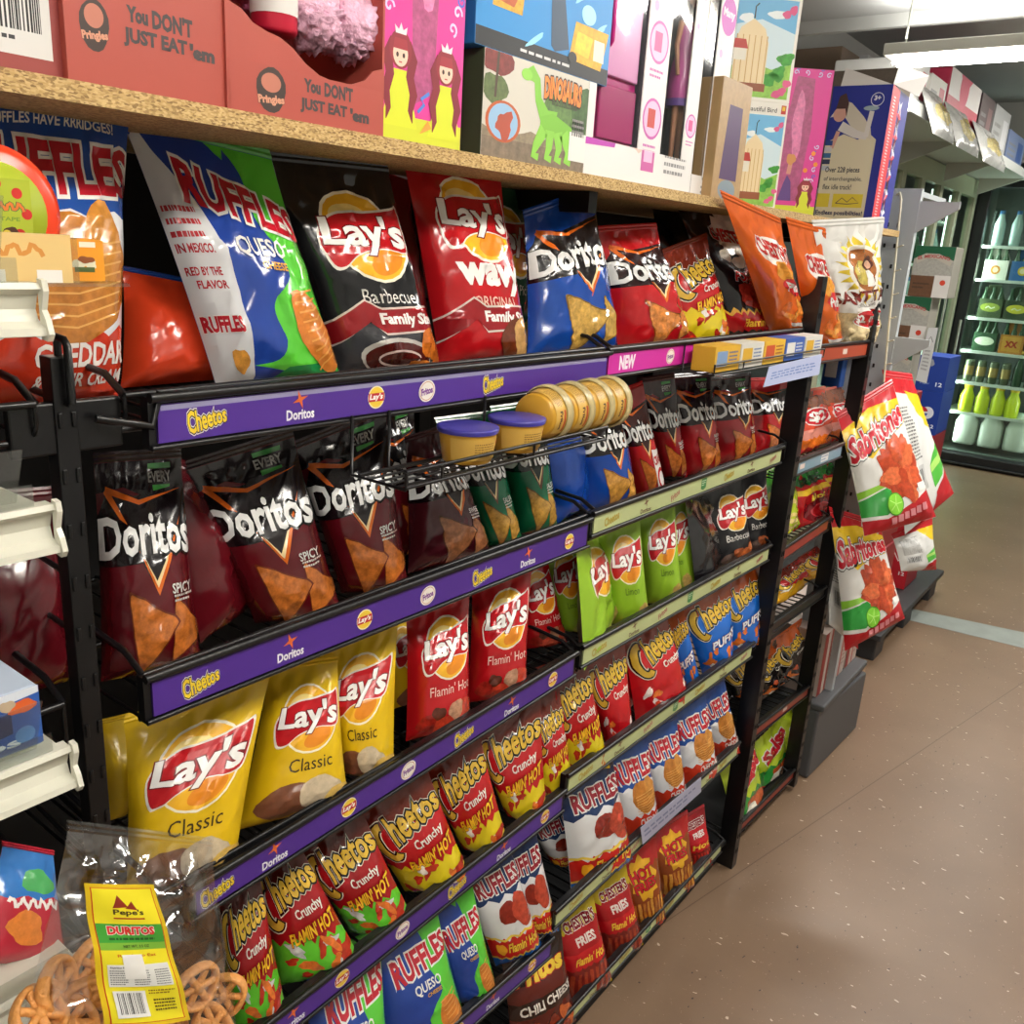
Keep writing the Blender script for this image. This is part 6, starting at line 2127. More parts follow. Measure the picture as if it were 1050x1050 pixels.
# ================================================================ bags hanging on a clip strip
# clip strip
cs = tag(empty('clip_strip', hit(925, 205, 2.86, 1)), 'thin pale wire clip strip hooked on the white upright, big bags hanging from it', 'clip strip')
p0, p1 = hit(924, 206, 2.88, 1), hit(906, 392, 2.86, 1)
m = MB()
hk = hit(919, 200, 2.93, 1)
m.tube([hk, hk + np.array([.012, -.01, .006]), p0 + np.array([0, 0, .004]), p0, p1], .0032, 8)
for k in range(6):
    c = p0 + (p1 - p0) * (.25 + .13 * k)
    m.tube([c, c + np.array([.02, -.01, .008])], .002, 6)
m.build('wire', mat('ivory_wire', '#cfc9b0', .4), cs)
HG = 'big white and red snack bags on the clip strip'
hang = [
    ('sabb', ((905, 378, 2.86), (934, 384, 2.98), (978, 506, 3.02), (928, 548, 2.84)), .045, 'big snack bag showing its white printed back, highest on the clip strip', 1),
    ('sab', ((858, 424, 2.66), (914, 388, 2.82), (960, 530, 2.80), (886, 550, 2.62)), .07, 'big white snack bag with red letters and orange curls, hanging highest', 2),
    ('sabb', ((914, 548, 2.86), (956, 528, 2.96), (960, 584, 2.98), (924, 586, 2.86)), .05, 'snack bag showing its white back, low behind the hanging pair', 3),
    ('sab', ((850, 518, 2.68), (902, 536, 2.80), (928, 634, 2.80), (866, 668, 2.64)), .07, 'big white snack bag with red letters, hanging lower', 4),
    ('sabb', ((846, 522, 2.74), (872, 528, 2.78), (880, 666, 2.80), (850, 640, 2.70)), .03, 'grey-printed bag back, hanging edge-on behind the lower bag', 5),
]
for art, cs4, D, lab, sd_ in hang:
    q = [hit(u, v, y, 1) for u, v, y in cs4]
    bag(ART[art], q, D, lab, 'chip bag', HG, 40 + sd_, wr=1.4, m=M_MATTEFILM)

# ================================================================ beyond the racks
gon = tag(empty('end_gondola', (-.2, 3.2, 0)), 'white pegboard gondola end with grey upright beyond the chip racks', 'display shelf')
g = MB()
pA, pB = hit(918, 198, 2.93, 1), hit(945, 198, 2.93, 1)
x0, x1 = pA[0] - .03, pB[0]
g.box((x0, 2.93, .02), (x1, 2.955, 1.93))
g.box((x0 - .03, 2.91, .02), (x0, 2.97, 1.94))
for k in range(30):
    z = .3 + k * .055
    g.box((x0 - .02, 2.908, z), (x0 - .014, 2.9105, z + .02))
g.build('pegboard_panel', mat('pale_grey_enamel', '#aab0b2', .4), gon)
for k in range(26):
    z = .32 + k * .06
    for x in (x0 + .025, x0 + .055):
        MB().box((x - .003, 2.9275, z), (x + .003, 2.9302, z + .012)).build('peg_hole', M_BLACKM, gon)
for z, L in ((1.895, .11), (1.50, .10)):
    m = MB()
    m.add([(x1, 2.932, z), (x1 + L, 2.932, z + .0), (x1 + L, 2.932, z - .02), (x1, 2.932, z - .09), (x1, 2.94, z), (x1 + L, 2.94, z), (x1 + L, 2.94, z - .02), (x1, 2.94, z - .09)], [(3, 2, 1, 0), (4, 5, 6, 7), (0, 1, 5, 4), (1, 2, 6, 5), (2, 3, 7, 6), (3, 0, 4, 7)])
    m.build('shelf_bracket', mat('pale_grey_enamel', '#aab0b2', .4), gon)
# grey base unit and cartons beside the floor
bs = MB()
bs.hexa([(-.35, 2.80, 0), (.03, 2.80, 0), (.05, 3.28, 0), (-.35, 3.28, 0), (-.35, 2.80, .26), (.03, 2.80, .26), (.05, 3.28, .24), (-.35, 3.28, .24)])
o = bs.build('grey_bin', mat('dark_grey_plastic', '#4c4d4f', .5), None, .008)
MB().box((-.36, 2.795, .262), (.045, 3.285, .285)).build('bin_rim', mat('dark_grey_plastic', '#4c4d4f', .5), o, .006)
tag(o, 'dark grey plastic bin on the floor beyond the end rack', 'bin')
for k, y in enumerate((2.84, 2.99, 3.14)):
    a = Art(2.0, '#b8a79c', 1, 1)
    a.poly(rect(0, 0, .28, 2), '#8a2a24')
    a.poly(rect(.5, 0, .62, 2), '#a03a32')
    a.lines_of_text(.66, .3, .95, 1.6, 9, '#8a6a60', k)
    o = MB().box((-.22, y, .287), (.0, y + .13, .52)).build('carton', mat('card_b8a79c', '#b8a79c', .55), None, .002)
    tag(o, ('red and buff striped carton in the grey bin, nearest the end rack', 'red and buff striped carton in the middle of the grey bin', 'red and buff striped carton at the far end of the grey bin')[k], 'carton', 'striped cartons in the grey bin')
    face_panel('front_print', [(.0006, y, .52), (.0006, y + .13, .52), (.0006, y + .13, .287), (.0006, y, .287)], a, o)
# blue pack on the gondola side
o = MB().box((-.16, 2.86, 1.33), (-.10, 2.905, 1.58)).build('blue_pack', mat('blue_card', '#1f4f9a', .4), None, .003)
tag(o, 'slim blue pack wedged between the last chip bag and the white upright', 'package')
MB().box((-.15, 2.8585, 1.36), (-.115, 2.86, 1.5)).build('label', mat('label_paper', '#d9d5d0', .6), o)

# pallet with cartons
pal = MB()
for y in (3.95, 4.45, 4.95):
    for x in (-.85, -.5, -.2):
        pal.box((x, y, 0), (x + .12, y + .14, .11))
pal.box((-.88, 3.92, .11), (-.06, 5.12, .14))
o = pal.build('pallet', mat('charcoal_plastic', '#2b2c2e', .5), None, .006)
tag(o, 'low charcoal plastic pallet under the drink packs', 'pallet')


def pack(a0, a1, art, name, label, side, group=None, cat='drink pack'):
    o = MB().box(a0, a1).build(name, mat('card_' + side[1:], side, .4), None, .004)
    tag(o, label, cat, group)
    (x0, y0, z0), (x1, y1, z1) = a0, a1
    if art:
        a = art((z1 - z0) / (x1 - x0))
        face_panel('front_print', [(x0, y0 - .0006, z1), (x1, y0 - .0006, z1), (x1, y0 - .0006, z0), (x0, y0 - .0006, z0)], a, o, lift=.0002)
    return o


def cola_art(A):
    a = Art(A, '#173a8f', 1, 1)
    a.poly(ell(.6, A * .5, .22), '#d8dde6')
    a.poly(ell(.42, A * .5, .2, .2, 0, 20, .25, PI + .1), '#c0202c')
    a.poly(ell(.42, A * .5, .2, .2, 0, 20, PI + .25, 2 * PI - .1), '#1f4fb0')
    a.text('12', .8, A * .2, .2, '#dfe6f0', h=.13, bold=.02)
    a.text('Pepsi', .3, A * .14, .26, '#9fb4dc', h=.08, bold=.0)
    return a


def cola_top(A):
    a = Art(A, '#173a8f', 1, 1)
    a.poly(blob(.42, A * .8, .1, .13, 3), '#8a8f9a')
    a.text('12', .8, A * .2, .22, '#dfe6f0', h=.15, bold=.02)
    a.text('Pepsi', .32, A * .2, .3, '#9fb4dc', h=.08, bold=.0)
    return a


def red_art(A):
    a = Art(A, '#b01c28', 1, 1)
    a.text('12', .8, A * .25, .2, '#e8dcdc', h=.14, bold=.02)
    a.line([(.1, A * .5), (.35, A * .62), (.6, A * .45), (.9, A * .6)], .06, '#e8dcdc')
    return a


X0, X1 = hit(944, 362, 4.62, 1)[0], hit(975, 364, 4.62, 1)[0]
zt = hit(965, 366, 4.62, 1)[2]
zz = zt
hs = [.165, .21, .24, .24, .21]
arts = [cola_top, cola_art, red_art, red_art, red_art]
labs = ['blue cola twelve-pack on top of the drink stack', 'blue cola twelve-pack with round red white and blue emblem, second in the drink stack', 'red cola twelve-pack under the blue packs', 'red cola twelve-pack, second from the pallet', 'red cola twelve-pack resting on the pallet']
for k in range(5):
    z1 = zz
    z0 = zz - (hs[k] if k < 4 else zz - .1405)
    if k == 4:
        z0 = .1405
    pack((X0, 4.62, z0 + .001), (X1, 4.86, z1), arts[k], 'cola_pack', labs[k], '#173a8f' if k < 2 else '#8a1a24', 'cola packs in the drink stack')
    zz = z0

# shrink-wrapped packs
def wrap_art(A):
    a = Art(A, '#a9a79f', 1, 1, mot=.3)
    a.poly(rect(0, A * .74, 1, A), '#1f5a3c')
    a.line([(.06, A * .7), (.3, A * .8), (.6, A * .8), (.95, A * .68)], .15, '#b8b2a4')
    a.text('EL MEXICANO', .5, A * .76, .8, '#b5343a', h=.09, bold=.03, arc=.06)
    a.poly(rect(0, 0, .6, A * .42), '#6a4a34', .2)
    a.lines_of_text(.08, A * .15, .5, A * .3, 2, '#4a3426', 2)
    a.poly(rect(.6, 0, 1, A * .44), '#d9d5d0')
    a.poly(ell(.82, A * .3, .07), '#c8402a')
    return a


yW = 4.0
wz = [hit(950, y, yW, 1)[2] for y in (252, 305, 358, 410)]
wz += [.1405 + (wz[3] - .1405) * t for t in (.66, .33, 0)]
nm = ['at the very top of the pile', 'second from the top of the pile', 'third from the top beside the paper sign']
for k in range(6):
    xa, xb_ = hit((931, 916, 908, 905, 905, 905)[k], 300, yW, 1)[0], hit((972, 957, 948, 948, 950, 952)[k], 300, yW, 1)[0]
    zlo, zhi = wz[k + 1] + .001, wz[k]
    if k < 3:
        pack((xa, yW, zlo), (xb_, yW + .14, zhi), wrap_art, 'wrapped_pack', 'shrink-wrapped green-topped pack of cartons, ' + nm[k], '#8f8c82', 'shrink-wrapped packs beyond the racks', 'package')
    else:
        pack((xa, yW, zlo), (xb_, yW + .3, zhi), red_art, 'cola_pack', ('red cola pack right under the shrink-wrapped pile', 'red cola pack in the middle below the shrink-wrapped pile', 'red cola pack on the pallet under the shrink-wrapped pile')[k - 3], '#8a1a24', 'red packs under the shrink-wrapped pile')
a = Art(3.0, '#cfd0cf', 1, 1)
a.line([(.2, 2.2), (.5, 2.5), (.8, 2.2)], .05, '#5a5a5a')
a.lines_of_text(.2, .6, .8, 1.8, 6, '#9a9a9a', 3)
card_q = [hit(952, 336, 3.985, 1), hit(962, 336, 3.985, 1), hit(950, 393, 3.985, 1), hit(939, 390, 3.985, 1)]
G = grid_quad(card_q, 1, 1)
q = card_q
n_ = np.array([0, .0012, 0])
rim = [p + n_ for p in (q[3], q[2], q[1], q[0])] + [q[3], q[2], q[1], q[0]]
me, _ = panel_mesh('paper_sign', G, a, M_CARD, .0002, [(rim, [(3, 2, 1, 0), (0, 1, 5, 4), (1, 2, 6, 5), (2, 3, 7, 6), (3, 0, 4, 7)], a.base)])
c0 = Vector(((q[2] + q[3]) / 2).tolist())
me.transform(Matrix.Translation(-c0))
o = link('paper_sign', me)
o.location = c0
tag(o, 'narrow white paper sign hanging on the shrink-wrapped packs', 'sign')

# ================================================================ coolers
YC = 8.9
M_COOLIN = mat('cooler_interior', '#55605a', .5)
co = tag(empty('beverage_cooler', (.0, YC + .4, 0)), 'tall black-framed lit beverage cooler at the end of the aisle', 'cooler')
xl = hit(1003, 200, YC, 1)[0]
xi = hit(1021, 200, YC, 1)[0]
XR = 1.3
ztop, zbase = hit(1030, 192, YC, 1)[2], hit(1010, 462, YC, 1)[2]
xi = -.93
m = MB()
m.box((xl, YC, 0), (xi, YC + .1, ztop + .02))
m.box((xl, YC, ztop), (XR, YC + .1, ztop + .16))
m.box((xl, YC - .02, 0), (XR, YC + .1, zbase - .07))
m.box((xl, YC - .06, .02), (XR, YC - .02, zbase - .14))
m.box((.32, YC, 0), (.42, YC + .1, ztop))
m.box((XR - .1, YC, 0), (XR, YC + .1, ztop))
m.build('frame', mat('dark_cooler_frame', '#17191b', .4), co, .006)
m = MB()
m.box((xl, YC + .7, 0), (XR, YC + .74, ztop + .15))
m.box((xl, YC + .1, 0), (xl + .03, YC + .7, ztop + .15))
m.box((XR - .03, YC + .1, 0), (XR, YC + .7, ztop + .15))
m.box((xl + .03, YC + .1, ztop + .1), (XR - .03, YC + .7, ztop + .15))
m.box((xl + .03, YC + .1, 0), (XR - .03, YC + .7, zbase - .06))
m.build('cabinet', M_COOLIN, co)
SZ = [hit(1040, y, YC, 1)[2] for y in (252, 288, 329, 365, 399, 432)] + [zbase]
for z in SZ[:6]:
    MB().box((xl + .035, YC + .13, z - .025), (XR - .035, YC + .66, z)).build('shelf', mat('shelf_white', '#cfd8d0', .4), co)
MB().box((xi, YC + .03, zbase - .05), (.32, YC + .036, ztop)).build('glass_door', M_GLASS, co)
MB().box((.42, YC + .03, zbase - .05), (XR - .1, YC + .036, ztop)).build('glass_door', M_GLASS, co)
tl = MB()
for x in (xi - .03, .37, XR - .05):
    tl.tube([(x, YC + .125, zbase), (x, YC + .125, ztop - .02)], .012, 8)
tl.build('lamp_tube', mat('cooler_tube', '#e8fff4', .4, emit=2.5), co)
hdl = MB().tube([(xi - .03, YC - .03, .8), (xi - .03, YC - .03, 1.3)], .012, 8)
hdl.build('handle', M_ALU, co)


def lathe_proto(name, prof, m, cap=None, n=14, sq=None):
    o = MB().lathe(prof, (0, 0, 0), n, None, sq).build(name, m)
    if cap:
        MB().lathe(cap[0], (0, 0, 0), n).build(cap[2], cap[1], o)
    return o


used = set()


def put(proto, p, label, group, cat):
    if proto.name not in used:
        used.add(proto.name)
        o = proto
    else:
        o = proto.copy()
        COL.objects.link(o)
        for ch in proto.children:
            c = ch.copy()
            COL.objects.link(c)
            c.parent = o
    o.location = p
    o.scale = (1.2, 1.2, 1.2)
    return tag(o, label, cat, group)


glassg = mat('green_bottle_glass', '#2f4a34', .15)
glassd = mat('brown_bottle_glass', '#3a2a20', .15)
bot = [(0, 0), (.032, .0), (.034, .01), (.034, .13), (.026, .16), (.014, .19), (.013, .25), (.015, .26), (0, .26)]
bcap = ([(.016, .24), (.016, .266), (0, .266)], mat('gold_cap', '#b8963a', .3, metal=.5), 'cap')
p_green = lathe_proto('beer_bottle', bot, glassg, bcap)
p_brown = lathe_proto('beer_bottle', bot, glassd, bcap)
p_can = lathe_proto('drink_can', [(0, 0), (.026, 0), (.033, .012), (.033, .15), (.027, .165), (0, .163)], mat('can_dark', '#55604a', .3, metal=.3), ([(.0336, .05), (.0336, .12)], mat('can_gold', '#a8925a', .35, metal=.4), 'label'))
p_yel = lathe_proto('juice_bottle', [(0, 0), (.045, 0), (.05, .02), (.05, .12), (.03, .17), (.03, .2), (0, .2)], mat('yellow_drink', '#c6d62a', .3), ([(.032, .19), (.032, .225), (0, .225)], mat('yellow_cap', '#e0c22a', .35), 'cap'))
p_milk = lathe_proto('milk_jug', [(0, 0), (.075, 0), (.08, .02), (.08, .17), (.05, .23), (.026, .25), (.026, .27), (0, .27)], mat('milk_plastic', '#cfd8cc', .35), ([(.028, .262), (.028, .285), (0, .285)], mat('pale_cap', '#b9cfc4', .4), 'cap'), 16, 4)
p_water = lathe_proto('drink_bottle', [(0, 0), (.035, 0), (.038, .02), (.038, .15), (.02, .2), (.016, .23), (0, .23)], mat('clear_blue_drink', '#9fb8b4', .2), ([(.018, .22), (.018, .245), (0, .245)], mat('blue_cap', '#3a6a9a', .4), 'cap'))


def six_pack(x, z, c, deco, label, word=None, y=YC + .16):
    o = MB()
    w, d, h = .19, .13, .165
    o.hexa([(x - w / 2, y, z), (x + w / 2, y, z), (x + w / 2, y + d, z), (x - w / 2, y + d, z), (x - w / 2, y, z + h), (x + w / 2, y, z + h), (x + w / 2, y + d, z + h), (x - w / 2, y + d, z + h)])
    o.hexa([(x - w / 2, y + d * .4, z + h), (x + w / 2, y + d * .4, z + h), (x + w / 2, y + d * .6, z + h), (x - w / 2, y + d * .6, z + h), (x - w * .25, y + d * .4, z + h + .12), (x + w * .25, y + d * .4, z + h + .12), (x + w * .25, y + d * .6, z + h + .12), (x - w * .25, y + d * .6, z + h + .12)])
    ob = o.build('bottle_carrier', mat('card_' + c[1:], c, .5), None, .003)
    tag(ob, label, 'bottle carrier', 'bottle carriers in the lit cooler')
    a = Art(h / w, c, 1, 1)
    deco(a)
    face_panel('front_print', [(x - w / 2, y - .0008, z + h), (x + w / 2, y - .0008, z + h), (x + w / 2, y - .0008, z), (x - w / 2, y - .0008, z)], a, ob, lift=.0003)
    b = MB()
    for sx in (-.062, 0, .062):
        b.lathe([(.028, h), (.024, h + .02), (.013, h + .05), (.013, h + .1), (0, h + .1)], (x + sx, y + d * .25, z), 10)
    b.build('bottle_necks', glassg, ob)
    return ob


def rowx(n, x0=-.72, x1=.24):
    return [x0 + (x1 - x0) * k / max(1, n - 1) for k in range(n)]


for k, x in enumerate(rowx(5, -.84, -.3)):
    put(p_water, (x, YC + .2, SZ[0]), 'pale drink bottle on the top cooler shelf, %s' % ('at the frame', 'second from the frame', 'in the middle', 'fourth from the frame', 'at the far side')[k], 'bottles on the top cooler shelf', 'bottle')
circ = lambda c: (lambda a: (a.poly(ell(.5, a.A * .5, .2), c), a.poly(ell(.5, a.A * .5, .12), '#e6d8b0')))
six_pack(-.80, SZ[1], '#dcdccf', circ('#c8842a'), 'white bottle carrier with orange roundel in the lit cooler')
six_pack(-.585, SZ[1], '#2f5f9a', circ('#d8b82a'), 'blue and yellow bottle carrier in the lit cooler')
six_pack(-.37, SZ[1], '#3a62a0', circ('#e0c83a'), 'blue bottle carrier beside the blue and yellow one in the lit cooler')
oval = lambda c, w: (lambda a: (a.poly(ell(.5, a.A * .55, .42, .2), c), a.line([(.3, a.A * .5), (.42, a.A * .6), (.55, a.A * .5), (.7, a.A * .58)], .05, '#d9e0c8')))
six_pack(-.78, SZ[2], '#3a4a2e', oval('#8a9a3a', 'BEER'), 'dark green bottle carrier with pale oval in the lit cooler')
six_pack(-.57, SZ[2], '#30402a', oval('#c8c23a', 'BEER'), 'dark green bottle carrier with yellow-green oval in the lit cooler')
six_pack(-.36, SZ[2], '#3f8f4a', oval('#2f6f3a', 'BEER'), 'bright green bottle carrier in the lit cooler')
six_pack(-.77, SZ[3], '#2a4a30', oval('#cfd8c0', 'BEER'), 'deep green bottle carrier with white oval on the fourth cooler shelf')
six_pack(-.55, SZ[3], '#b5772a', lambda a: (a.poly(rect(.1, .1, .9, a.A - .08), '#c9923a'), a.text('XX', .5, a.A * .5, .55, '#a8281c', h=.3, bold=.06)), 'amber bottle carrier with red XX in the lit cooler')
six_pack(-.33, SZ[3], '#b9c2ae', oval('#8fa08a', 'BEER'), 'pale grey-green bottle carrier beside the amber one in the lit cooler')
for k, x in enumerate(rowx(8, -.85, -.15)):
    put(p_green if k == 4 else p_can, (x, YC + .19, SZ[4]), 'dark green bottle among the cans in the cooler' if k == 4 else 'tall dark can on the fifth cooler shelf, %s' % ('at the frame', 'second from frame', 'third from frame', 'just before the green bottle', '', 'just past the green bottle', 'next to last', 'last in the row')[k], 'cans on the fifth cooler shelf', 'bottle' if k == 4 else 'can')
for k, x in enumerate((-.82, -.69, -.56, -.44)):
    put(p_yel, (x, YC + .2, SZ[5]), 'yellow-green juice bottle in the lit cooler, %s' % ('nearest its frame', 'second from frame', 'third from frame', 'last of the row')[k], 'yellow-green bottles in the cooler', 'bottle')
for k, x in enumerate((-.78, -.57, -.36)):
    put(p_milk, (x, YC + .25, SZ[6] - .03 + .031), 'white milk jug on the cooler floor, %s' % ('nearest the frame', 'in the middle', 'last of three')[k], 'milk jugs on the cooler floor', 'milk jug')
for k, x in enumerate(rowx(4, .5, 1.0)):
    put(p_brown, (x, YC + .2, SZ[3]), 'brown beer bottle behind the second glass door, %s' % ('first', 'second', 'third', 'last')[k], 'brown bottles in the cooler', 'bottle')

# cooler run along the side wall
WXC = -1.02
M_FRAMEC = mat('pale_green_frame', '#a7a98e', .4)
cw = tag(empty('wall_cooler', (WXC - .3, 7.4, 0)), 'long wall cooler with pale framed glass doors beside the black cooler', 'cooler')
ys = [5.4, 6.55, 7.05, 7.6, 8.2, 8.8]
fz0, fz1 = .35, 2.32
m = MB()
m.box((WXC - .05, ys[0], fz1), (WXC, ys[-1] + .04, fz1 + .14))
m.box((WXC - .05, ys[0], 0), (WXC, ys[-1] + .04, fz0))
for y in ys:
    m.box((WXC - .05, y - .045, fz0), (WXC, y + .045, fz1))
m.build('frame', M_FRAMEC, cw)
for i in range(len(ys) - 1):
    MB().box((WXC - .03, ys[i] + .046, fz0), (WXC - .024, ys[i + 1] - .046, fz1)).build('glass_door', M_GLASS, cw)
    MB().tube([(WXC + .03, ys[i] + .08, .9), (WXC + .03, ys[i] + .08, 1.5)], .01, 8).build('handle', M_ALU, cw)
m = MB()
m.box((WXC - .75, ys[0], 0), (WXC - .71, ys[-1], 2.5))
m.box((WXC - .71, ys[0], 0), (WXC - .05, ys[0] + .03, 2.5))
m.build('cabinet', mat('dim_interior', '#3d4643', .6), cw)
for z in (.55, .95, 1.35, 1.75, 2.1):
    MB().box((WXC - .70, ys[0] + .03, z - .02), (WXC - .12, ys[-1], z)).build('shelf', mat('shelf_white', '#cfd8d0', .4), cw)
k = 0
for z in (1.35, 1.75):
    for y in (6.75, 6.9, 7.25, 7.4, 7.8, 7.95, 8.4, 8.55):
        put((p_water, p_green)[k % 3 == 1], (WXC - .22, y, z), 'bottle behind the pale framed doors of the wall cooler', 'bottles in the wall cooler', 'bottle')
        k += 1
ct = MB()
for y in (7.62, 8.22):
    ct.tube([(WXC - .08, y + .06, 1.0), (WXC - .08, y + .06, 2.3)], .012, 8)
ct.build('lamp_tube', mat('cooler_tube', '#e8fff4', .4, emit=2.5), cw)

# overhead storage shelf above the wall cooler
os_ = tag(empty('overhead_shelf', (-.9, 6.2, 2.4)), 'pale overhead storage shelf above the wall cooler, loaded with packages', 'shelf')
OX = -.64
MB().box((-1.5, 5.0, 2.47), (OX, 8.85, 2.50)).build('deck', mat('pale_board', '#c4c4bc', .6), os_)
MB().box((OX, 5.0, 2.455), (OX + .015, 8.85, 2.515)).build('front_edge', mat('shelf_white2', '#d2d4d0', .5), os_)
for y in (5.1, 6.3, 7.5, 8.7):
    m = MB()
    m.add([(OX - .02, y, 2.47), (-1.0, y, 2.47), (-1.0, y, 2.34), (OX - .02, y + .02, 2.47), (-1.0, y + .02, 2.47), (-1.0, y + .02, 2.34)], [(0, 1, 2), (5, 4, 3), (0, 3, 4, 1), (1, 4, 5, 2), (2, 5, 3, 0)])
    m.build('bracket', mat('pale_board', '#c4c4bc', .6), os_)
glove = Art(.7, '#dedad8', 1, 1)
glove.poly(rect(0, .0, 1, .2), '#c02848')
for k in range(5):
    t = .5 + k * .5
    glove.line([(.45, .3), (.45 + .3 * math.cos(t), .3 + .3 * math.sin(t))], .08, '#c82a56', same=k > 0)
glove.poly(ell(.45, .3, .14), '#c82a56')
for k, (y0, y1, h, c, lab) in enumerate(((5.05, 5.35, .22, '#d3d4d2', 'white package at the near end of the overhead shelf'), (5.4, 5.75, .2, '#d8d6d0', 'white and red package behind the first one on the overhead shelf'), (5.8, 6.6, .30, '#c8365a', 'white package with printed pink-red gloves on the overhead shelf'), (6.65, 7.05, .3, '#5a4a4c', 'dark clear-wrapped package past the gloves'), (7.1, 7.65, .3, '#b5b7b8', 'grey plastic-wrapped package far along the overhead shelf'), (7.7, 8.4, .22, '#7a8ab0', 'bluish package at the far end of the overhead shelf'))):
    o = MB().box((OX - .42, y0, 2.501), (OX - .02, y1, 2.501 + h)).build('package', mat('pkg_' + c[1:], c, .4), None, .01)
    tag(o, lab, 'package', 'packages on the overhead shelf')
    a = glove if k == 2 else Art(h / (y1 - y0), c, 1, 1)
    if k != 2:
        a.lines_of_text(.1, a.A * .2, .5, a.A * .7, 3, '#8a8a8a', k)
        a.poly(rect(.6, a.A * .2, .9, a.A * .8), ('#a83a4a', '#c02848', '', '#8a6a6a', '#d6d6da', '#3a5a9a')[k])
    else:
        a.A = h / (y1 - y0)
    xx_ = OX - .0193
    face_panel('front_print', [(xx_, y0, 2.501 + h), (xx_, y1, 2.501 + h), (xx_, y1, 2.501), (xx_, y0, 2.501)], a, o, lift=.0003)
# bags lying along the shelf edge
fb = Art(1.36, '#cfcfcc', 12, 16, mot=.2)
fb.poly(blob(.5, .6, .3, .3, 4), '#d8c88a', .5)
fb.poly(blob(.6, .9, .2, .2, 7), '#b5a04a', .4)
for k, (u, v, yy, s) in enumerate(((962, 100, 5.4, .24), (1005, 118, 6.0, .3), (1030, 128, 6.8, .36))):
    p = hit(u, v, yy, 1)
    p = np.array([OX + .05, yy, 2.45])
    q = (p + np.array([-.06, -s, .16]), p + np.array([-.06, s, .16]), p + np.array([.05, s, -.08]), p + np.array([.05, -s, -.08]))
    bag(fb, q, .06, ('grey plastic bag hung on the overhead shelf edge, nearest', 'grey plastic bag of yellow goods on the overhead shelf edge, in the middle', 'grey plastic bag of yellow goods on the overhead shelf edge, farthest')[k], 'plastic bag', 'plastic bags on the overhead shelf edge', 60 + k, 'plastic_bag', seal=False)

# carton on top of the white gondola, and clutter beyond
MB().box((-.40, 2.956, 1.915), (.0, 3.34, 1.93)).build('top_shelf', mat('pale_grey_enamel', '#aab0b2', .4), gon)
ca = Art(.5, '#6a5f54', 1, 1, mot=.2)
for k in range(6):
    ca.poly(rect(.06 + .15 * k, .12, .16 + .15 * k, .36), ('#a8482a', '#c8b89a', '#8a7a3a')[k % 3], .3, same=k > 0)
o = MB().box((-.40, 2.975, 1.931), (-.11, 3.12, 2.27)).build('carton', mat('card_6a5f54', '#6a5f54', .6), None, .003)
tag(o, 'brown printed carton standing on the white gondola behind the track box', 'carton')
face_panel('front_print', [(-.40, 2.9744, 2.27), (-.11, 2.9744, 2.27), (-.11, 2.9744, 2.1), (-.40, 2.9744, 2.1)], ca, o)

for k, (x0, y0, x1, y1, h, c, lab) in enumerate(((-1.38, 5.3, -1.12, 5.6, .34, '#7d6a58', 'brown carton at the back of the overhead shelf'), (-1.38, 5.75, -1.12, 6.2, .38, '#cfd0d0', 'tall white carton at the back of the overhead shelf'), (-1.38, 6.4, -1.1, 6.9, .3, '#6a4a4a', 'dark reddish carton at the back of the overhead shelf'), (-1.36, 7.1, -1.1, 7.6, .34, '#c4c6c6', 'pale carton far back on the overhead shelf'))):
    o = MB().box((x0, y0, 2.501), (x1, y1, 2.501 + h)).build('carton', mat('card_' + c[1:], c, .6), None, .004)
    tag(o, lab, 'carton', 'cartons at the back of the overhead shelf')

# pale worn strip across the floor
q = [hit(u, v, 0, 2) for u, v in ((928, 623), (1075, 654), (1075, 671), (920, 633))]
m = MB().slab([q[3], q[2], q[1], q[0]], (0, 0, .0008))
m.v = [(x, y, z + .0012) for x, y, z in m.v]
o = m.build('floor_tape', mat('worn_grey_tape', '#8c938d', .5, noise=.12, nscale=8))
tag(o, 'pale grey worn strip lying across the floor beyond the hanging bags', 'floor tape')
# ================================================================ room and light
WALLC = mat('wall_paint', '#b9bab6', .7)
CEIL = mat('ceiling_paint', '#a9aaa8', .8)


def struct(name, a, b, m):
    return tag(MB().box(a, b).build(name, m), kind='structure')


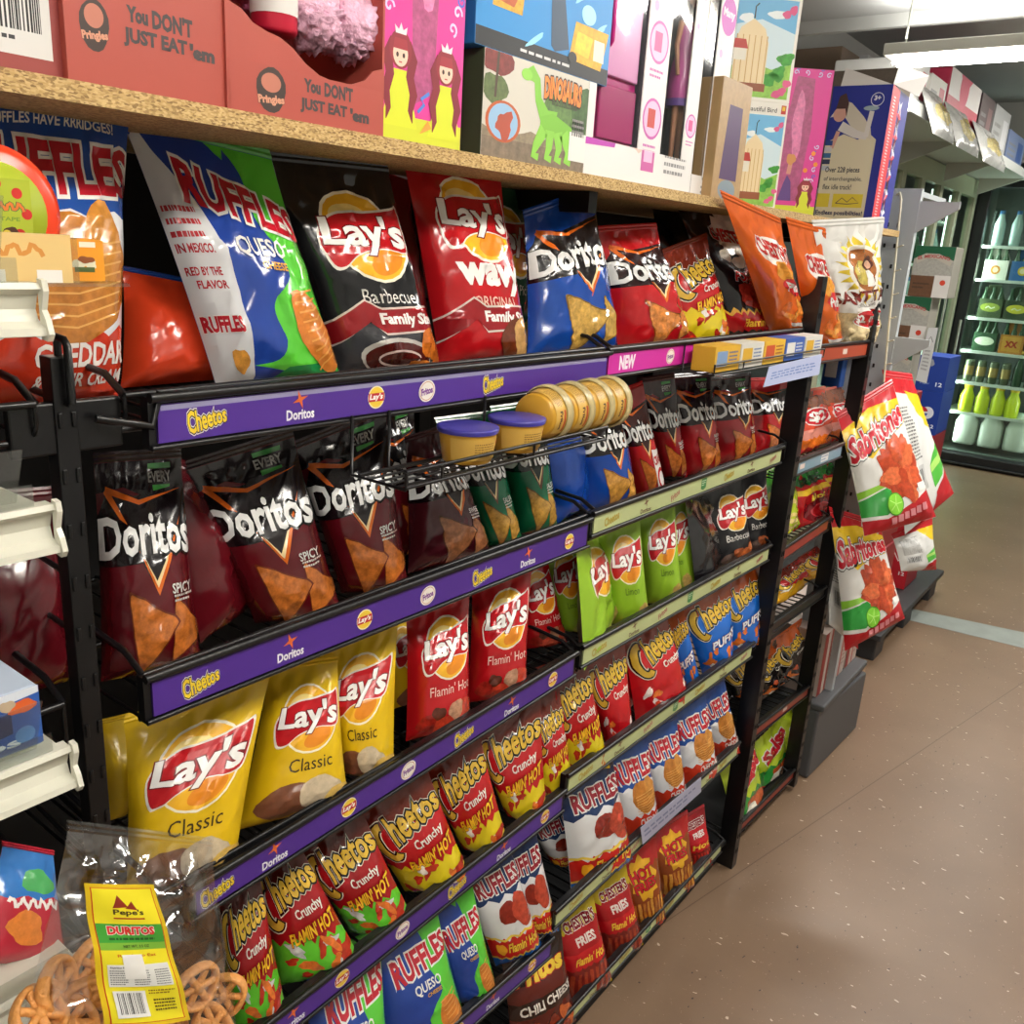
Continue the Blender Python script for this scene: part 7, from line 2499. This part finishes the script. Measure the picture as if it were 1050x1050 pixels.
def vinyl():
    m = bpy.data.materials.new('speckled_vinyl')
    m.use_nodes = True
    nt = m.node_tree
    b = nt.nodes['Principled BSDF']
    b.inputs['Roughness'].default_value = .38
    tc = nt.nodes.new('ShaderNodeTexCoord')
    n = nt.nodes.new('ShaderNodeTexNoise')
    n.inputs['Scale'].default_value = 2.5
    n.inputs['Detail'].default_value = 4
    nt.links.new(tc.outputs['Object'], n.inputs['Vector'])
    r = nt.nodes.new('ShaderNodeValToRGB')
    r.color_ramp.elements[0].position, r.color_ramp.elements[1].position = .3, .7
    r.color_ramp.elements[0].color = rgb('#735c48', 1)
    r.color_ramp.elements[1].color = rgb('#806852', 1)
    nt.links.new(n.outputs['Fac'], r.inputs['Fac'])
    cur = r.outputs['Color']
    for sc, th, col, st in ((26, .13, '#c2b09c', (1, 1.9, 1)), (34, .10, '#3a2f28', (1.8, 1, 1)), (75, .13, '#a8907c', (1, 1.5, 1)), (95, .10, '#5a483c', (1.4, 1, 1))):
        mp = nt.nodes.new('ShaderNodeMapping')
        mp.inputs['Scale'].default_value = st
        mp.inputs['Rotation'].default_value = (0, 0, sc * .3)
        nt.links.new(tc.outputs['Object'], mp.inputs['Vector'])
        v = nt.nodes.new('ShaderNodeTexVoronoi')
        v.inputs['Scale'].default_value = sc
        nz = nt.nodes.new('ShaderNodeTexNoise')
        nz.inputs['Scale'].default_value = sc * 1.5
        nt.links.new(tc.outputs['Object'], nz.inputs['Vector'])
        ad = nt.nodes.new('ShaderNodeMix')
        ad.data_type = 'VECTOR'
        ad.inputs[0].default_value = .035
        nt.links.new(mp.outputs['Vector'], ad.inputs[4])
        nt.links.new(nz.outputs['Color'], ad.inputs[5])
        nt.links.new(ad.outputs[1], v.inputs['Vector'])
        # only some cells carry a fleck
        sp = nt.nodes.new('ShaderNodeSeparateColor')
        nt.links.new(v.outputs['Color'], sp.inputs[0])
        g = nt.nodes.new('ShaderNodeMath')
        g.operation = 'GREATER_THAN'
        g.inputs[1].default_value = .72
        nt.links.new(sp.outputs[0], g.inputs[0])
        l = nt.nodes.new('ShaderNodeMath')
        l.operation = 'LESS_THAN'
        l.inputs[1].default_value = th
        nt.links.new(v.outputs['Distance'], l.inputs[0])
        mu = nt.nodes.new('ShaderNodeMath')
        mu.operation = 'MULTIPLY'
        nt.links.new(g.outputs[0], mu.inputs[0])
        nt.links.new(l.outputs[0], mu.inputs[1])
        mx = nt.nodes.new('ShaderNodeMix')
        mx.data_type = 'RGBA'
        mx.inputs[7].default_value = rgb(col, 1)
        nt.links.new(mu.outputs[0], mx.inputs[0])
        nt.links.new(cur, mx.inputs[6])
        cur = mx.outputs[2]
    # tile joints
    bk_ = nt.nodes.new('ShaderNodeTexBrick')
    bk_.offset = 0
    bk_.inputs['Scale'].default_value = 1.0
    bk_.inputs['Brick Width'].default_value = 3.0
    bk_.inputs['Row Height'].default_value = 9.0
    bk_.inputs['Mortar Size'].default_value = .0016
    bk_.inputs['Color1'].default_value = (1, 1, 1, 1)
    bk_.inputs['Color2'].default_value = (1, 1, 1, 1)
    bk_.inputs['Mortar'].default_value = (.55, .5, .46, 1)
    mp = nt.nodes.new('ShaderNodeMapping')
    mp.inputs['Location'].default_value = (.405, 1.0, 0)
    nt.links.new(tc.outputs['Object'], mp.inputs['Vector'])
    mp.inputs['Rotation'].default_value = (0, 0, .21)
    nt.links.new(mp.outputs['Vector'], bk_.inputs['Vector'])
    mm = nt.nodes.new('ShaderNodeMix')
    mm.data_type = 'RGBA'
    mm.blend_type = 'MULTIPLY'
    mm.inputs[0].default_value = 1
    nt.links.new(cur, mm.inputs[6])
    nt.links.new(bk_.outputs['Color'], mm.inputs[7])
    nt.links.new(mm.outputs[2], b.inputs['Base Color'])
    return m


struct('floor', (-2.2, -1.6, -.05), (2.6, 9.9, 0), vinyl())
struct('ceiling', (-2.2, -1.6, 2.9), (2.6, 5.0, 2.95), CEIL)
struct('wall_left', (-2.25, -1.6, 0), (-2.2, 9.9, 3.9), WALLC)
struct('wall_right', (2.6, -1.6, 0), (2.65, 9.9, 3.9), WALLC)
struct('wall_front', (-2.2, -1.65, 0), (2.6, -1.6, 2.95), WALLC)
struct('ceiling_1', (-2.2, 5.0, 3.1), (2.6, 9.9, 3.15), CEIL)
struct('trim_2', (-2.2, 4.98, 2.84), (2.6, 5.02, 3.15), WALLC)
struct('wall_left_1', (-1.46, 4.2, 2.505), (-1.42, 9.0, 3.1), WALLC)
struct('wall_back_1', (-1.42, 9.0, 2.62), (2.6, 9.04, 3.1), WALLC)
struct('wall_back', (-2.2, 9.9, 0), (2.6, 9.95, 3.9), WALLC)


def lamp(x, y, z, length, watts, label, glow=14, along='y', size=.2, drop=.25):
    e = tag(empty('ceiling_light', (x, y, z)), label, 'ceiling light', 'fluorescent ceiling lights')
    L = length / 2
    dx, dy = (.09, L) if along == 'y' else (L, .09)
    MB().box((x - dx, y - dy, z - .05), (x + dx, y + dy, z)).build('housing', M_WHITE, e, .005)
    t = MB()
    for s in (-.045, .045):
        p0, p1 = ((x + s, y - L + .04, z - .07), (x + s, y + L - .04, z - .07)) if along == 'y' else ((x - L + .04, y + s, z - .07), (x + L - .04, y + s, z - .07))
        t.tube([p0, p1], .016, 10)
    t.build('tube', mat('lit_tube_%d' % glow, '#fff8ee', .5, emit=glow), e)
    ld = bpy.data.lights.new('tube_light', 'AREA')
    ld.shape = 'RECTANGLE'
    ld.size, ld.size_y = (size, length) if along == 'y' else (length, size)
    ld.energy = watts
    ld.color = (1, .97, .92)
    lo = bpy.data.objects.new('tube_light', ld)
    COL.objects.link(lo)
    lo.location = (x, y, z - .1)
    lo.parent = e
    lo.matrix_parent_inverse = Matrix.Translation(-Vector(e.location))
    lu = bpy.data.lights.new('tube_uplight', 'AREA')
    lu.shape = 'RECTANGLE'
    lu.size, lu.size_y = ld.size, ld.size_y
    lu.energy = watts * .3
    lu.color = ld.color
    lo = bpy.data.objects.new('tube_uplight', lu)
    COL.objects.link(lo)
    lo.location = (x, y, z + .03)
    lo.rotation_euler = (PI, 0, 0)
    lo.parent = e
    lo.matrix_parent_inverse = Matrix.Translation(-Vector(e.location))
    for s in (-.8, .8):
        h_ = MB()
        px_, py_ = (x, y + s * L) if along == 'y' else (x + s * L, y)
        h_.tube([(px_, py_, z), (px_, py_, z + drop)], .006, 6)
        h_.build('hanger', M_ALU, e)
    return e


lamp(.95, 3.4, 2.65, 1.8, 56, 'twin-tube ceiling light over the far end of the racks')
lamp(1.1, .95, 2.65, 1.2, 10, 'twin-tube ceiling light over the aisle beside the racks', 60)
lamp(1.3, -.7, 2.65, 1.2, 12, 'twin-tube ceiling light behind the viewer', 45)
lamp(.2, 7.2, 2.95, 2.0, 30, 'twin-tube ceiling light in front of the coolers')
lamp(-.35, 4.75, 2.70, .7, 26, 'glaring tube light above the overhead shelf', 40, 'x', drop=.2)
for x0_, sg in ((xi - .015, -1), (.355, 1), (.385, -1), (XR - .06, 1)):
    ld = bpy.data.lights.new('cooler_light', 'AREA')
    ld.shape = 'RECTANGLE'
    ld.size, ld.size_y = 2.0, .05
    ld.energy = 16
    ld.color = (.9, 1, .94)
    lo = bpy.data.objects.new('cooler_light', ld)
    COL.objects.link(lo)
    lo.location = (x0_, YC + .125, 1.2)
    lo.rotation_euler = (0, sg * PI / 2, 0)
    lo.parent = co
    lo.matrix_parent_inverse = Matrix.Translation(-Vector(co.location))
w = bpy.data.worlds.new('store_air')
SC.world = w
w.use_nodes = True
w.node_tree.nodes['Background'].inputs[0].default_value = (.9, .95, 1, 1)
w.node_tree.nodes['Background'].inputs[1].default_value = .1
SC.view_settings.view_transform = 'Standard'
SC.view_settings.look = 'None'
SC.view_settings.gamma = 1
SC.view_settings.exposure = -.08
